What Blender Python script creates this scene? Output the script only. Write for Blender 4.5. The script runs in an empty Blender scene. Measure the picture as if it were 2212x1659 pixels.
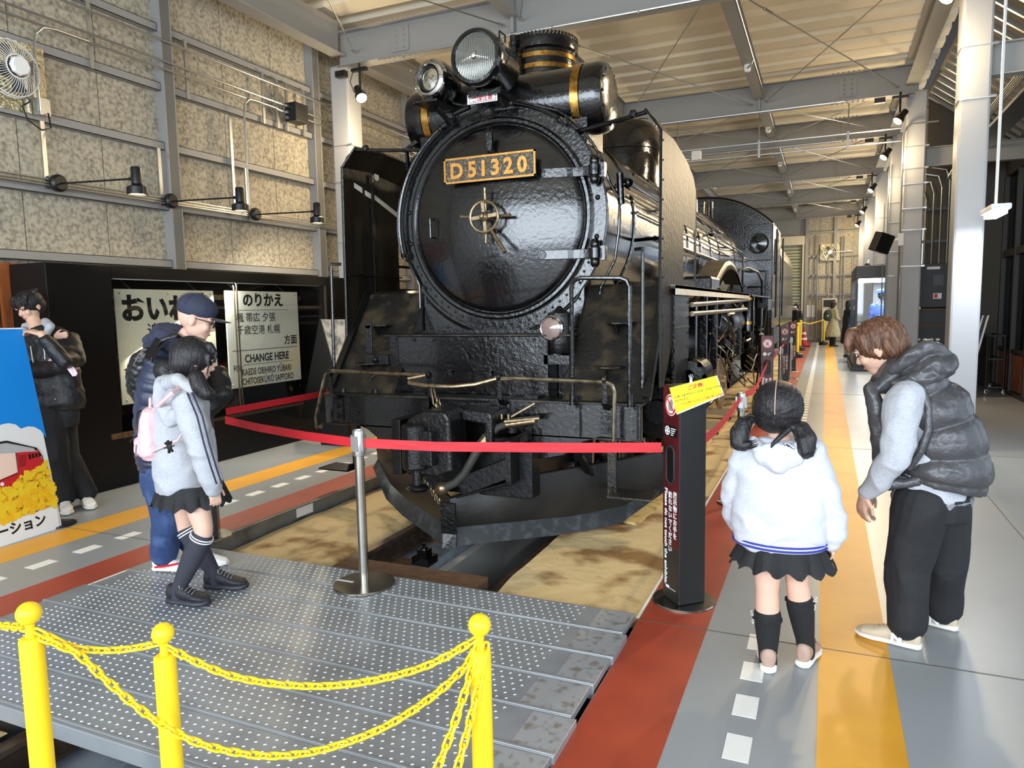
import bpy, math, random
import numpy as np
from mathutils import Vector, Matrix, noise
random.seed(7)
C = bpy.context.scene.collection
SC = bpy.context.scene
PI = math.pi

# ------------------------------------------------------------------ camera
FPX, EYE = 1546.15, 1.55
_y, _p, _r = math.radians(23.6907), math.radians(5.9284), math.radians(-1.0825)
FWD = Vector((-math.sin(_y)*math.cos(_p), math.cos(_y)*math.cos(_p), -math.sin(_p)))
_rt = Vector((math.cos(_y), math.sin(_y), 0)); _up = _rt.cross(FWD)
RGT = _rt*math.cos(_r)+_up*math.sin(_r); UPV = -_rt*math.sin(_r)+_up*math.cos(_r)
cd = bpy.data.cameras.new('camera'); cam = bpy.data.objects.new('camera', cd); C.objects.link(cam)
cd.sensor_width = 36; cd.lens = FPX/2212*36; cd.clip_start = .05; cd.clip_end = 200
M = Matrix((RGT, UPV, -FWD)).transposed().to_4x4(); M.translation = (0, 0, EYE); cam.matrix_world = M
SC.camera = cam
vs = SC.view_settings
vs.view_transform = 'Standard'; vs.look = 'None'; vs.gamma = 1; vs.use_curve_mapping = False
vs.exposure = EXPOSURE = 0.95

# ------------------------------------------------------------------ sky light and added daylight fills
w = bpy.data.worlds.new('world'); SC.world = w; w.use_nodes = True
bg = w.node_tree.nodes['Background']; bg.inputs[0].default_value = (.78, .88, 1, 1); bg.inputs[1].default_value = 1.15
def lamp(name, kind, loc, energy, col, size=.1, tgt=None, **k):
    l = bpy.data.lights.new(name, kind); l.energy = energy; l.color = col
    if kind == 'AREA':
        l.shape = 'RECTANGLE'; l.size = size; l.size_y = k.get('sy', size)
    else: l.shadow_soft_size = size
    if kind == 'SPOT': l.spot_size = k.get('ang', 1.8); l.spot_blend = .8
    o = bpy.data.objects.new(name, l); C.objects.link(o); o.location = loc
    if tgt: o.rotation_euler = (Vector(tgt)-Vector(loc)).to_track_quat('-Z', 'Y').to_euler()
    return o
# area fills added for daylight assumed from unseen openings behind and right of camera
lamp('added_daylight_back', 'AREA', (-2.0, -5.3, 2.7), 430, (.80, .90, 1), 7.6, (-2.0, 4, 1.7), sy=3.4)
lamp('added_daylight_side', 'AREA', (2.75, -1.6, 2.3), 130, (.78, .88, 1), 5, (-2, 2.4, 1.2), sy=2.8)

# ------------------------------------------------------------------ helpers
OFF = {}
def off(o):
    return OFF.get(o.name, Vector((0, 0, 0))) if o else Vector((0, 0, 0))
class MB:
    def __init__(s): s.v = []; s.f = []; s.mi = []; s.cur = 0
    def add(s, vs_, fs):
        n = len(s.v); s.v += [tuple(p) for p in vs_]
        for f in fs: s.f.append(tuple(i+n for i in f)); s.mi.append(s.cur)
        return s
    def bb(s, x0, x1, y0, y1, z0, z1):
        p = [(x0,y0,z0),(x1,y0,z0),(x1,y1,z0),(x0,y1,z0),(x0,y0,z1),(x1,y0,z1),(x1,y1,z1),(x0,y1,z1)]
        return s.add(p, [(0,3,2,1),(4,5,6,7),(0,1,5,4),(1,2,6,5),(2,3,7,6),(3,0,4,7)])
    def box(s, c, sz, m=None):
        m = m or Matrix.Identity(3); c = Vector(c)
        p = [c+m@Vector((a*sz[0]/2, b*sz[1]/2, d*sz[2]/2)) for d in (-1,1) for a,b in ((-1,-1),(1,-1),(1,1),(-1,1))]
        return s.add(p, [(0,3,2,1),(4,5,6,7),(0,1,5,4),(1,2,6,5),(2,3,7,6),(3,0,4,7)])
    def bar(s, p0, p1, wd, ht, up=(0,0,1)):
        p0, p1 = Vector(p0), Vector(p1); d = p1-p0; L = d.length
        if L < 1e-6: return s
        d /= L; u = Vector(up)
        if abs(d.dot(u)) > .98: u = Vector((0,1,0))
        r = d.cross(u).normalized(); u = r.cross(d)
        return s.box((p0+p1)/2, (wd, L, ht), Matrix((r, d, u)).transposed())
    def cyl(s, p0, p1, r0, r1=None, n=16, caps=True):
        p0, p1 = Vector(p0), Vector(p1); r1 = r0 if r1 is None else r1
        d = (p1-p0).normalized(); a = d.orthogonal().normalized(); b = d.cross(a)
        v = []
        for p, r in ((p0,r0),(p1,r1)):
            v += [p+(a*math.cos(2*PI*i/n)+b*math.sin(2*PI*i/n))*r for i in range(n)]
        f = [(i,(i+1)%n,n+(i+1)%n,n+i) for i in range(n)]
        if caps: f += [tuple(range(n-1,-1,-1)), tuple(range(n,2*n))]
        return s.add(v, f)
    def tube(s, pts, r, n=8, closed=False, rr=None):
        pts = [Vector(p) for p in pts]; N = len(pts); v = []; prev = None
        for i, p in enumerate(pts):
            if closed: d = pts[(i+1)%N]-pts[i-1]
            else: d = pts[min(i+1,N-1)]-pts[max(i-1,0)]
            d.normalize()
            a = (prev-d*prev.dot(d)) if prev else d.orthogonal()
            if a.length < 1e-4: a = d.orthogonal()
            a.normalize(); prev = a; b = d.cross(a); q = rr[i] if rr else r
            v += [p+(a*math.cos(2*PI*k/n)+b*math.sin(2*PI*k/n))*q for k in range(n)]
        f = []
        for i in range(N if closed else N-1):
            j = (i+1) % N
            f += [(i*n+k, i*n+(k+1)%n, j*n+(k+1)%n, j*n+k) for k in range(n)]
        if not closed: f += [tuple(range(n-1,-1,-1)), tuple(range((N-1)*n, N*n))]
        return s.add(v, f)
    def lathe(s, prof, o, ax, n=32, a0=0, a1=2*PI):
        o, ax = Vector(o), Vector(ax).normalized()
        a = Vector((0,0,1)) if abs(ax.z) < .9 else Vector((1,0,0))
        a = (a-ax*a.dot(ax)).normalized(); b = ax.cross(a); full = abs(a1-a0-2*PI) < 1e-6
        m = n if full else n+1; v = []
        for r, h in prof: v += [o+ax*h+(a*math.cos(a0+(a1-a0)*i/n)+b*math.sin(a0+(a1-a0)*i/n))*max(r,1e-5) for i in range(m)]
        f = []
        for j in range(len(prof)-1):
            for i in range(n):
                k = (i+1) % m; f.append((j*m+i, j*m+k, (j+1)*m+k, (j+1)*m+i))
        return s.add(v, f)
    def sph(s, c, r, n=12, sc=(1,1,1), rot=None):
        c = Vector(c); v = []; k = n; h = n//2; rot = rot or Matrix.Identity(3)
        for j in range(h+1):
            t = PI*j/h
            for i in range(k):
                q = 2*PI*i/k; v.append(c+rot@Vector((r*sc[0]*math.sin(t)*math.cos(q), r*sc[1]*math.sin(t)*math.sin(q), r*sc[2]*math.cos(t))))
        f = [(j*k+i, (j+1)*k+i, (j+1)*k+(i+1)%k, j*k+(i+1)%k) for j in range(h) for i in range(k)]
        return s.add(v, f)
    def ext(s, poly, vec):
        """planar polygon (3D points) extruded by vec"""
        vec = Vector(vec); n = len(poly); v = [Vector(p) for p in poly]; v += [p+vec for p in v]
        return s.add(v, [tuple(range(n-1,-1,-1)), tuple(range(n,2*n))]+[(i,(i+1)%n,n+(i+1)%n,n+i) for i in range(n)])
    def sheet(s, grid, th=0, vec=None):
        """grid[j][i] of points; gives a closed shell of thickness th along vec"""
        R, K = len(grid), len(grid[0]); v = [Vector(p) for r in grid for p in r]
        f = [(j*K+i, j*K+i+1, (j+1)*K+i+1, (j+1)*K+i) for j in range(R-1) for i in range(K-1)]
        if th:
            vec = Vector(vec)*th; n = len(v); v += [p+vec for p in v]
            f += [tuple(n+q for q in reversed(a)) for a in f]
            rim = [(0*K+i, 0*K+i+1) for i in range(K-1)]+[((R-1)*K+i+1, (R-1)*K+i) for i in range(K-1)]
            rim += [((j+1)*K, j*K) for j in range(R-1)]+[(j*K+K-1, (j+1)*K+K-1) for j in range(R-1)]
            f += [(b, a, a+n, b+n) for a, b in rim]
        return s.add(v, f)
    def build(s, name, mats, parent=None, smooth=None, bevel=0, at=None):
        me = bpy.data.meshes.new(name); o_ = off(parent) if at is None else Vector(at)
        me.from_pydata([(p[0]-o_.x, p[1]-o_.y, p[2]-o_.z) for p in s.v], [], s.f)
        if not isinstance(mats, (list, tuple)): mats = [mats]
        for m in mats: me.materials.append(m)
        if len(mats) > 1: me.polygons.foreach_set('material_index', s.mi)
        if smooth:
            me.polygons.foreach_set('use_smooth', [True]*len(me.polygons))
            me.set_sharp_from_angle(angle=math.radians(smooth if smooth is not True else 40))
        me.validate(); me.update()
        ob = bpy.data.objects.new(name, me); C.objects.link(ob)
        if bevel:
            b = ob.modifiers.new('bevel', 'BEVEL'); b.width = bevel; b.segments = 2; b.limit_method = 'ANGLE'
        if parent: ob.parent = parent; OFF[ob.name] = o_
        elif at is not None: ob.location = o_; OFF[ob.name] = o_
        return ob
def tag(o, label=None, cat=None, group=None, kind=None):
    if label: o['label'] = label
    if cat: o['category'] = cat
    if group: o['group'] = group
    if kind: o['kind'] = kind
    return o
def thing(name, loc, label=None, cat=None, group=None, kind=None):
    o = bpy.data.objects.new(name, None); C.objects.link(o); o.location = loc; OFF[o.name] = Vector(loc)
    o.empty_display_size = .1
    return tag(o, label, cat, group, kind)
KIDS = {}
def copy_tree(o, loc=None, rotz=None, label=None, group=None):
    c = o.copy(); C.objects.link(c); OFF[c.name] = off(o)
    if loc is not None: c.location = loc
    if rotz is not None: c.rotation_euler = (0, 0, rotz)
    if label: c['label'] = label
    if group: c['group'] = group
    def rec(a, b):
        for ch in [x for x in C.objects if x.parent == a]:
            d = ch.copy(); C.objects.link(d); d.parent = b; rec(ch, d)
    rec(o, c)
    return c
def inst(src, name, parent, loc):
    """a piece that shares its mesh with src"""
    o = bpy.data.objects.new(name, src.data); C.objects.link(o); o.parent = parent; o.location = Vector(loc); return o
def ray(px, py): return RGT*(px-1106)/FPX-UPV*(py-829.5)/FPX+FWD
def aY(px, py, Y):
    d = ray(px, py); return Vector((0,0,EYE))+d*(Y/d.y)
def aX(px, py, X):
    d = ray(px, py); return Vector((0,0,EYE))+d*(X/d.x)
def aZ(px, py, z=0):
    d = ray(px, py); return Vector((0,0,EYE))+d*((z-EYE)/d.z)

# ------------------------------------------------------------------ materials
def hexc(r, g, b):
    f = lambda c: ((c/255+.055)/1.055)**2.4 if c > 10 else c/255/12.92
    return (f(r), f(g), f(b), 1)
def mat(name, rgb, rough=.5, metal=0, spec=.5, bump=None, var=None, coat=0, emit=None, wave=None):
    """bump=(scale,strength,detail)  var=(scale,rgb2,lo,hi,detail)"""
    m = bpy.data.materials.new(name); m.use_nodes = True; nt = m.node_tree; N = nt.nodes; L = nt.links
    b = N['Principled BSDF']; col = hexc(*rgb)
    b.inputs['Base Color'].default_value = col; b.inputs['Roughness'].default_value = rough
    b.inputs['Metallic'].default_value = metal; b.inputs['Specular IOR Level'].default_value = spec
    if coat: b.inputs['Coat Weight'].default_value = coat; b.inputs['Coat Roughness'].default_value = .08
    tc = N.new('ShaderNodeTexCoord')
    if var:
        n = N.new('ShaderNodeTexNoise'); n.inputs['Scale'].default_value = var[0]; n.inputs['Detail'].default_value = var[4] if len(var) > 4 else 4
        if len(var) > 5:
            mp = N.new('ShaderNodeMapping'); mp.inputs['Scale'].default_value = var[5]
            L.new(tc.outputs['Object'], mp.inputs[0]); L.new(mp.outputs[0], n.inputs[0])
        else: L.new(tc.outputs['Object'], n.inputs['Vector'])
        r = N.new('ShaderNodeValToRGB'); r.color_ramp.elements[0].position = var[2]; r.color_ramp.elements[1].position = var[3]
        r.color_ramp.elements[0].color = col; r.color_ramp.elements[1].color = hexc(*var[1])
        L.new(n.outputs['Fac'], r.inputs[0]); L.new(r.outputs[0], b.inputs['Base Color'])
    if bump:
        n = N.new('ShaderNodeTexNoise'); n.inputs['Scale'].default_value = bump[0]; n.inputs['Detail'].default_value = bump[2] if len(bump) > 2 else 3
        L.new(tc.outputs['Object'], n.inputs['Vector'])
        u = N.new('ShaderNodeBump'); u.inputs['Strength'].default_value = bump[1]; u.inputs['Distance'].default_value = bump[3] if len(bump) > 3 else .01
        L.new(n.outputs['Fac'], u.inputs['Height']); L.new(u.outputs[0], b.inputs['Normal'])
    if wave:
        n = N.new('ShaderNodeTexWave'); n.inputs['Scale'].default_value = wave[0]; n.bands_direction = wave[2]
        L.new(tc.outputs['Object'], n.inputs['Vector'])
        u = N.new('ShaderNodeBump'); u.inputs['Strength'].default_value = wave[1]; u.inputs['Distance'].default_value = .01
        L.new(n.outputs['Fac'], u.inputs['Height']); L.new(u.outputs[0], b.inputs['Normal'])
    if emit:
        b.inputs['Emission Color'].default_value = hexc(*emit[0]); b.inputs['Emission Strength'].default_value = emit[1]
    return m
def glass(name, tint=(235,245,245), rough=.02, fac=1.0):
    m = bpy.data.materials.new(name); m.use_nodes = True; nt = m.node_tree; N = nt.nodes; L = nt.links
    for n in list(N):
        if n.type != 'OUTPUT_MATERIAL': N.remove(n)
    t = N.new('ShaderNodeBsdfTransparent'); t.inputs[0].default_value = hexc(*tint)
    g = N.new('ShaderNodeBsdfGlossy'); g.inputs['Roughness'].default_value = rough
    lw = N.new('ShaderNodeLayerWeight'); lw.inputs[0].default_value = .5; pw = N.new('ShaderNodeMath'); pw.operation = 'POWER'; pw.inputs[1].default_value = 4.5
    fr = N.new('ShaderNodeMath'); fr.operation = 'MULTIPLY_ADD'; fr.inputs[1].default_value = .45*fac; fr.inputs[2].default_value = .03*fac; L.new(lw.outputs['Facing'], pw.inputs[0]); L.new(pw.outputs[0], fr.inputs[0])
    mx = N.new('ShaderNodeMixShader'); L.new(fr.outputs[0], mx.inputs[0]); L.new(t.outputs[0], mx.inputs[1]); L.new(g.outputs[0], mx.inputs[2])
    L.new(mx.outputs[0], [n for n in N if n.type == 'OUTPUT_MATERIAL'][0].inputs[0])
    return m
m_black = mat('black_paint', (9,9,10), .17, 0, .55, bump=(34,.55,5,.006), var=(6,(17,16,16),.4,.75), coat=.5)
m_black2 = mat('black_paint_worn', (14,14,14), .27, 0, .5, bump=(45,.7,6,.006), var=(9,(40,36,30),.5,.9,8))
m_tread = mat('tread_plate_dirty', (26,24,22), .38, .1, .5, bump=(90,.8,3,.006), var=(7,(84,72,52),.48,.8,8))
m_chass = mat('chassis_black', (7,7,8), .4, 0, .4, bump=(30,.4,4,.01), var=(5,(26,24,22),.45,.8))
m_steelbar = mat('polished_steel_bar', (150,140,120), .3, .9, var=(20,(90,80,62),.4,.7))
m_brass = mat('brass', (196,156,82), .26, 1, var=(30,(150,98,38),.4,.7))
m_brassp = mat('plate_brass', (196,138,66), .38, .75, var=(40,(226,180,110),.5,.8))
m_bronze = mat('aged_bronze', (160,140,108), .36, .85, var=(30,(100,86,62),.45,.75))
m_chrome = mat('chrome', (215,215,215), .12, 1, bump=(12,.1,2))
m_glasslamp = mat('ribbed_lens', (205,205,190), .12, .55, wave=(26,.5,'X'))
m_refl = mat('lamp_reflector', (225,222,210), .08, 1, bump=(14,.35,2,.02))
m_marker = mat('marker_lens_glass', (150,128,120), .12, .1, coat=.6)
m_whiteline = mat('white_line_paint', (225,215,195), .5, var=(18,(190,172,140),.5,.8))
m_girder = mat('grey_girder_paint', (150,149,146), .5, bump=(60,.08,2))
m_girder2 = mat('grey_column_paint', (164,165,167), .42, bump=(50,.06,2))
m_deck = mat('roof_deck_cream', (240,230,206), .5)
m_board = mat('wood_wool_board', (200,191,170), .85, bump=(110,.9,8,.01), var=(26,(132,124,108),.40,.72,14))
m_zinc = mat('zinc_conduit', (190,192,190), .3, .9)
m_foil = mat('crinkled_foil', (226,214,176), .22, 1, bump=(22,1,5,.05))
m_cabinet = mat('black_cabinet', (15,14,14), .42, 0, .35)
m_cedar = mat('cedar_slat', (150,84,42), .5, var=(3,(112,56,26),.4,.7,6,(10,10,1)))
m_cream = mat('enamel_cream', (222,214,186), .45, var=(2.2,(190,182,160),.5,.75,5), bump=(30,.05))
m_cream2 = mat('enamel_greywhite', (206,206,194), .45, var=(2.0,(224,208,160),.5,.72,5), bump=(30,.05))
m_ink = mat('black_enamel_ink', (22,20,18), .5)
m_floor = mat('grey_epoxy_floor', (150,153,155), .36, 0, .5, bump=(14,.05,5,.01), var=(1.3,(140,144,146),.42,.72,6))
m_red = mat('red_floor_paint', (168,68,44), .45, bump=(60,.12,3,.004), var=(3,(150,60,40),.4,.7))
m_yellow = mat('yellow_floor_paint', (222,160,44), .48, bump=(50,.08,3,.004), var=(2.2,(208,146,38),.45,.72,6))
m_white = mat('white_tape', (238,236,230), .5, var=(16,(214,212,206),.55,.8))
m_joint = mat('floor_joint_seal', (84,84,80), .6)
m_plate = mat('galvanised_plate', (158,162,165), .36, .35, var=(3,(136,139,142),.42,.7,6), bump=(60,.08,3,.004))
m_stud = mat('galvanised_stud', (170,173,176), .36, .35)
m_deflect = mat('deflector_streaked_black', (22,18,13), .42, 0, .22, var=(7,(46,38,26),.4,.75,6,(1,1,.18)), bump=(26,.7,5,.006))
m_rust = mat('rusty_wear', (128,120,112), .55, .2, var=(26,(156,158,160),.34,.48,8))
m_rail = mat('rail_steel_brown', (78,62,52), .45, .5, var=(14,(110,92,76),.45,.75,6))
m_wood = mat('old_timber', (116,84,58), .7, var=(5,(80,56,38),.4,.7,6,(2,14,14)), bump=(40,.3))
m_sand = mat('oiled_sheet', (214,188,138), .75, var=(2.6,(140,104,58),.50,.62,7), bump=(9,.5,5,.03))
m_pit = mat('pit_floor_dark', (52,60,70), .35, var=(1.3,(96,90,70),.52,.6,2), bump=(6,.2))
m_curb = mat('curb_steel', (128,132,132), .45, .5, var=(6,(100,98,90),.45,.7))
m_belt = mat('red_belt_webbing', (205,34,44), .6, bump=(200,.2,2,.002))
m_steel = mat('brushed_stainless', (186,182,172), .25, 1, bump=(3,.05), var=(4,(150,146,136),.45,.7))
m_yplastic = mat('yellow_plastic', (240,204,30), .42, 0, .4, var=(3,(236,186,36),.5,.85), bump=(30,.04))
m_blackpl = mat('black_plastic', (20,20,21), .4)
m_darkgrey = mat('dark_grey_metal', (48,50,54), .4, .1)
m_vinyl = mat('black_vinyl_sheet', (33,33,34), .38, bump=(40,.05))
m_maroon = mat('maroon_panel', (92,24,30), .3, 0, .5, var=(2,(38,14,16),.35,.65,3,(1,1,.6)))
m_maroon2 = mat('maroon_dark_panel', (58,12,20), .25)
m_ww = mat('white_print', (240,240,238), .5)
m_redp = mat('red_print', (206,36,44), .5)
m_ysign = mat('yellow_laminated_sheet', (248,240,20), .3)
m_orange = mat('orange_print', (200,84,10), .5)
m_brownp = mat('olive_print', (84,72,14), .5)
m_blue = mat('sky_blue_print', (20,142,232), .4)
m_deepblue = mat('deep_blue_print', (16,70,200), .4)
m_flower = mat('rape_blossom_print', (244,206,40), .5)
m_flower2 = mat('amber_blossom_print', (228,160,24), .5)
m_leafp = mat('green_print', (60,110,46), .5)
m_skinp = mat('pale_pink_print', (250,216,196), .5)
m_skin = mat('skin', (214,172,148), .5, 0, .3, bump=(60,.05))
m_skin2 = mat('skin_pale', (220,178,156), .5, 0, .3)
m_lip = mat('lip', (200,120,112), .5)
m_eye = mat('dark_eye', (24,18,16), .2)
def hairmat(name, c0, c1, rough):
    m = mat(name, c0, rough, 0, .45, var=(90, c1, .38, .72, 4, (1,1,.10))); nt = m.node_tree; N = nt.nodes; n = N.new('ShaderNodeTexNoise'); n.inputs['Scale'].default_value = 230; n.inputs['Detail'].default_value = 2
    tc = N.new('ShaderNodeTexCoord'); mp = N.new('ShaderNodeMapping'); mp.inputs['Scale'].default_value = (1,1,.07); nt.links.new(tc.outputs['Object'], mp.inputs[0]); nt.links.new(mp.outputs[0], n.inputs[0])
    u = N.new('ShaderNodeBump'); u.inputs['Strength'].default_value = .9; u.inputs['Distance'].default_value = .004; nt.links.new(n.outputs['Fac'], u.inputs['Height']); nt.links.new(u.outputs[0], N['Principled BSDF'].inputs['Normal']); return m
m_hairb = hairmat('black_hair', (17,15,17), (44,40,44), .46)
m_hairbr = hairmat('brown_hair', (74,48,34), (128,88,62), .5)
m_jblack = mat('black_nylon', (22,22,24), .5, bump=(24,.4,4,.02))
m_navy = mat('navy_cotton', (44,48,68), .8, bump=(100,.2,2,.004))
m_navyq = mat('navy_quilted_nylon', (46,52,74), .38, 0, .5, bump=(30,.3,3,.01))
m_grey = mat('heather_grey_fleece', (180,182,187), .9, var=(80,(164,166,175),.45,.7,5,(1,1,3)), bump=(16,.3,4,.02))
m_white2 = mat('white_fleece', (198,199,206), .9, bump=(14,.3,4,.02), var=(70,(186,188,197),.5,.7,5,(1,1,3)))
m_denim = mat('dark_denim', (44,66,108), .8, var=(9,(78,104,150),.5,.75,6), bump=(30,.3))
m_skirt = mat('black_skirt_cloth', (22,22,24), .75)
m_sock = mat('charcoal_knit_sock', (52,52,62), .85, bump=(120,.3,2,.004))
m_sockb = mat('black_rib_sock', (24,24,26), .85)
m_pink = mat('pale_pink_nylon', (236,192,196), .5, bump=(16,.4,4,.02))
m_vest = mat('charcoal_puffer_nylon', (68,67,69), .34, 0, .5, bump=(18,.5,5,.02))
m_trous = mat('black_trouser_cloth', (30,30,33), .8, bump=(10,.35,4,.03))
m_sneak = mat('beige_suede', (196,180,156), .7)
m_sneakw = mat('white_leather', (236,230,220), .45)
m_sole = mat('offwhite_sole', (228,224,214), .6)
m_rose = mat('dusty_rose_leather', (172,142,126), .55)
m_blksole = mat('dark_rubber', (50,50,58), .5)
m_leather = mat('black_leather', (24,24,26), .3, bump=(60,.5,3,.006))
m_coat = mat('khaki_coat_cloth', (190,180,142), .75, bump=(9,.4,4,.03))
m_green = mat('dark_green_bag', (44,62,56), .55)
m_glow = mat('lamp_glow_warm', (255,236,190), .3, emit=((255,226,160),26))
m_glowc = mat('tube_glow_cool', (255,255,255), .3, emit=((240,246,255),12))
m_glowcase = mat('showcase_light', (255,255,255), .3, emit=((225,238,255),5))
m_glassp = glass('clear_glass', (250,252,252)); m_glassd = glass('tinted_glass', (120,130,140))
m_blueuni = mat('blue_uniform_cloth', (88,112,176), .8)
m_shutter = mat('green_shutter', (176,182,150), .5)
m_beige = mat('beige_enamel', (222,212,184), .5)
m_photo = mat('mono_photo_print', (150,140,128), .4, var=(9,(52,46,42),.42,.6,8))
m_redlight = mat('red_lamp_cover', (230,30,24), .3, emit=((255,40,30),1.5))
def text(body, size, o, r, u, m, parent, name='lettering', depth=.002, sx=1.0, bold=0, align='LEFT', font_z=0, sp=1.0, ls=1.0):
    """lettering standing on the plane (o; r, u), raised by depth along r x u"""
    c = bpy.data.curves.new('t', 'FONT'); c.body = body; c.size = size; c.extrude = depth/2; c.align_x = align; c.offset = bold; c.resolution_u = 3
    c.space_character = sp; c.space_line = ls
    ob = bpy.data.objects.new('t', c); C.objects.link(ob)
    dg = bpy.context.evaluated_depsgraph_get(); dg.update(); me = bpy.data.meshes.new_from_object(ob.evaluated_get(dg))
    bpy.data.objects.remove(ob)
    o, r, u = Vector(o)-off(parent), Vector(r).normalized(), Vector(u).normalized(); n = r.cross(u)
    for v in me.vertices:
        x, y, z = v.co; v.co = o+r*(x*sx)+u*y+n*(z+depth/2)
    me.materials.clear(); me.materials.append(m)
    ob = bpy.data.objects.new(name, me); C.objects.link(ob); ob.parent = parent; OFF[ob.name] = off(parent)
    return ob
def bolt(mb, p, ax, r=.012, h=.012):
    p, ax = Vector(p), Vector(ax); mb.cyl(p, p+ax*h*.45, r*1.35, n=8); mb.cyl(p+ax*h*.45, p+ax*h*1.5, r*.8, n=6)
def rivet(mb, p, ax, r=.012):
    p, ax = Vector(p), Vector(ax); mb.lathe([(r,0),(r*.8,r*.45),(r*.3,r*.7),(0,r*.72)], p, ax, n=8)
# ================================================================== THE SETTING
X0 = -2.325                                  # centre line of the track
RZ = -.10                                    # top of the rails
FR = [-1.0, 3.8, 8.6, 13.8, 17.0, 21.7, 26.6, 31.3]
YB = 32.0
m = MB()
m.bb(-6.9, -3.88, -5.2, YB, -.5, 0).bb(-.82, 6.2, -5.2, YB, -.5, 0).bb(-3.88, -.82, -5.2, 1.28, -.5, 0).bb(-3.88, -.82, 25.5, YB, -.5, 0)
floor = tag(m.build('floor', m_floor), kind='structure')
def strip(name, x0, x1, y0, y1, mt, h=.0012, z=0, parent=None):
    return MB().bb(x0, x1, y0, y1, z, z+h).build(name, mt, parent or floor)
strip('red_stripe', -.818, -.488, -5.2, YB, m_red); strip('red_stripe', -4.205, -3.882, -5.2, YB, m_red)
strip('yellow_stripe', .006, .292, -5.2, YB, m_yellow); strip('yellow_stripe', -5.115, -4.785, -5.2, YB, m_yellow)
d0 = MB().bb(0, .088, 0, .158, 0, .0016).build('dash_mark', m_white, floor); d0.location = (-.293, 2.405, 0)
y = 2.405+.286
while y < 31.6:
    inst(d0, 'dash_mark', floor, (-.293, y, 0)); y += .286
y = 1.5
while y < 9.5:
    inst(d0, 'dash_mark', floor, (-4.562, y, 0)); y += .311
strip('white_edge_line', -.836, -.822, 3.4, 20, m_white)
for yy in (3.385, 8.37, 13.4, 18.4, 23.4, 28.4):
    strip('floor_joint', -.82, 2.85, yy, yy+.006, m_joint, .002); strip('floor_joint', -5.9, -3.88, yy+.03, yy+.036, m_joint, .002)
strip('floor_joint', 1.215, 1.221, -5, YB, m_joint, .002)

# the pit with its rails
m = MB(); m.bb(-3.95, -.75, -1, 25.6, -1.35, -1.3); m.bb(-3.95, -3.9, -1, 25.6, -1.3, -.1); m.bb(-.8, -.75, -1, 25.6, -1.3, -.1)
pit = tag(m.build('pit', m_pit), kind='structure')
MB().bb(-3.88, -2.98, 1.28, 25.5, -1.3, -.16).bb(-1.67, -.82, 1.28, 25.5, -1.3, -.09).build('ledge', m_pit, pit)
MB().bb(-2.98, -2.62, 1.28, 25.5, -1.3, -.30).build('concrete_ledge', mat('pale_concrete', (176,184,194), .6, bump=(30,.2), var=(5,(140,146,152),.45,.7)), pit)
MB().bb(-2.60, -2.52, 1.28, 25.5, -1.3, -.36).build('pale_kerb', mat('pale_kerb_concrete', (206,204,196), .6), pit)
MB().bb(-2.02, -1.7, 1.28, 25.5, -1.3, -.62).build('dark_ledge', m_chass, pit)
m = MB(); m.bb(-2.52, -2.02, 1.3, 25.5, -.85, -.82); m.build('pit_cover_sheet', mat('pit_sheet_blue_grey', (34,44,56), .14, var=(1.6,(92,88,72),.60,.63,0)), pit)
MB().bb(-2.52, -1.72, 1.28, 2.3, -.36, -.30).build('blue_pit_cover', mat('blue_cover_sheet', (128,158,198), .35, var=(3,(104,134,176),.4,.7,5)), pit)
def rail(x):
    m = MB(); z = RZ; prof = [(-.032,z),(.032,z),(.034,z-.03),(.009,z-.045),(.009,z-.12),(.06,z-.135),(.06,z-.15),(-.06,z-.15),(-.06,z-.135),(-.009,z-.12),(-.009,z-.045),(-.034,z-.03)]
    m.ext([(x+a, .9, b) for a, b in prof], (0, 24.4, 0)); return m.build('rail', m_rail, pit, bevel=.003)
rail(X0-.566); rail(X0+.566)
m = MB()
for k in range(34): m.bb(X0-.68, X0-.42, 1.35+k*.7, 1.55+k*.7, -.32, -.25); m.bb(X0+.42, X0+.68, 1.35+k*.7, 1.55+k*.7, -.32, -.25)
m.build('rail_seat', m_wood, pit)
MB().bb(-2.80, -1.80, 3.44, 3.70, -.2, -.025).build('timber_beam', m_wood, pit, bevel=.006)
m = MB(); m.bb(-2.74, -2.60, 4.35, 4.49, -.30, -.24); m.bb(-2.71,-2.63,4.38,4.46,-.24,-.19); bolt(m, (-2.67,4.42,-.19), (0,0,1), .02, .03); m.build('rail_clamp', m_black, pit)
m = MB(); m.bb(-3.882, -3.872, 3.4, 25.4, -.16, .004); m.bb(-3.88, -3.85, 3.4, 25.4, -.006, .004); m.build('curb_angle', m_curb, pit)
for yy in (4.55, 6.7): MB().box((-3.868, yy, -.05), (.004, .2, .075)).build('tape_patch', m_white, pit)
# oiled protective sheets laid beside the rails
def cloth(x0, x1, y0, y1, z, amp, seed, name, fold=None):
    g = []; ny = int((y1-y0)/.07); nx = int((x1-x0)/.05)
    for j in range(ny+1):
        row = []
        for i in range(nx+1):
            x = x0+(x1-x0)*i/nx; y = y0+(y1-y0)*j/ny
            h = noise.noise(Vector((x*2.2, y*1.3, seed)))*amp+abs(noise.noise(Vector((x*6, y*2.1, seed+5))))*amp*.6
            row.append((x+noise.noise(Vector((y*3, seed, 1)))*.02*(i == nx or i == 0), y, z+h+(-.05 if i == nx and fold else 0)))
        g.append(row)
    return MB().sheet(g, .004, (0, 0, -1)).build(name, m_sand, pit, smooth=60)
cloth(-3.85, -2.985, 3.37, 12, -.125, .022, 3, 'protective_sheet', 1)
cloth(-1.675, -.835, 3.37, 24, -.035, .006, 9, 'protective_sheet')
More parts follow.
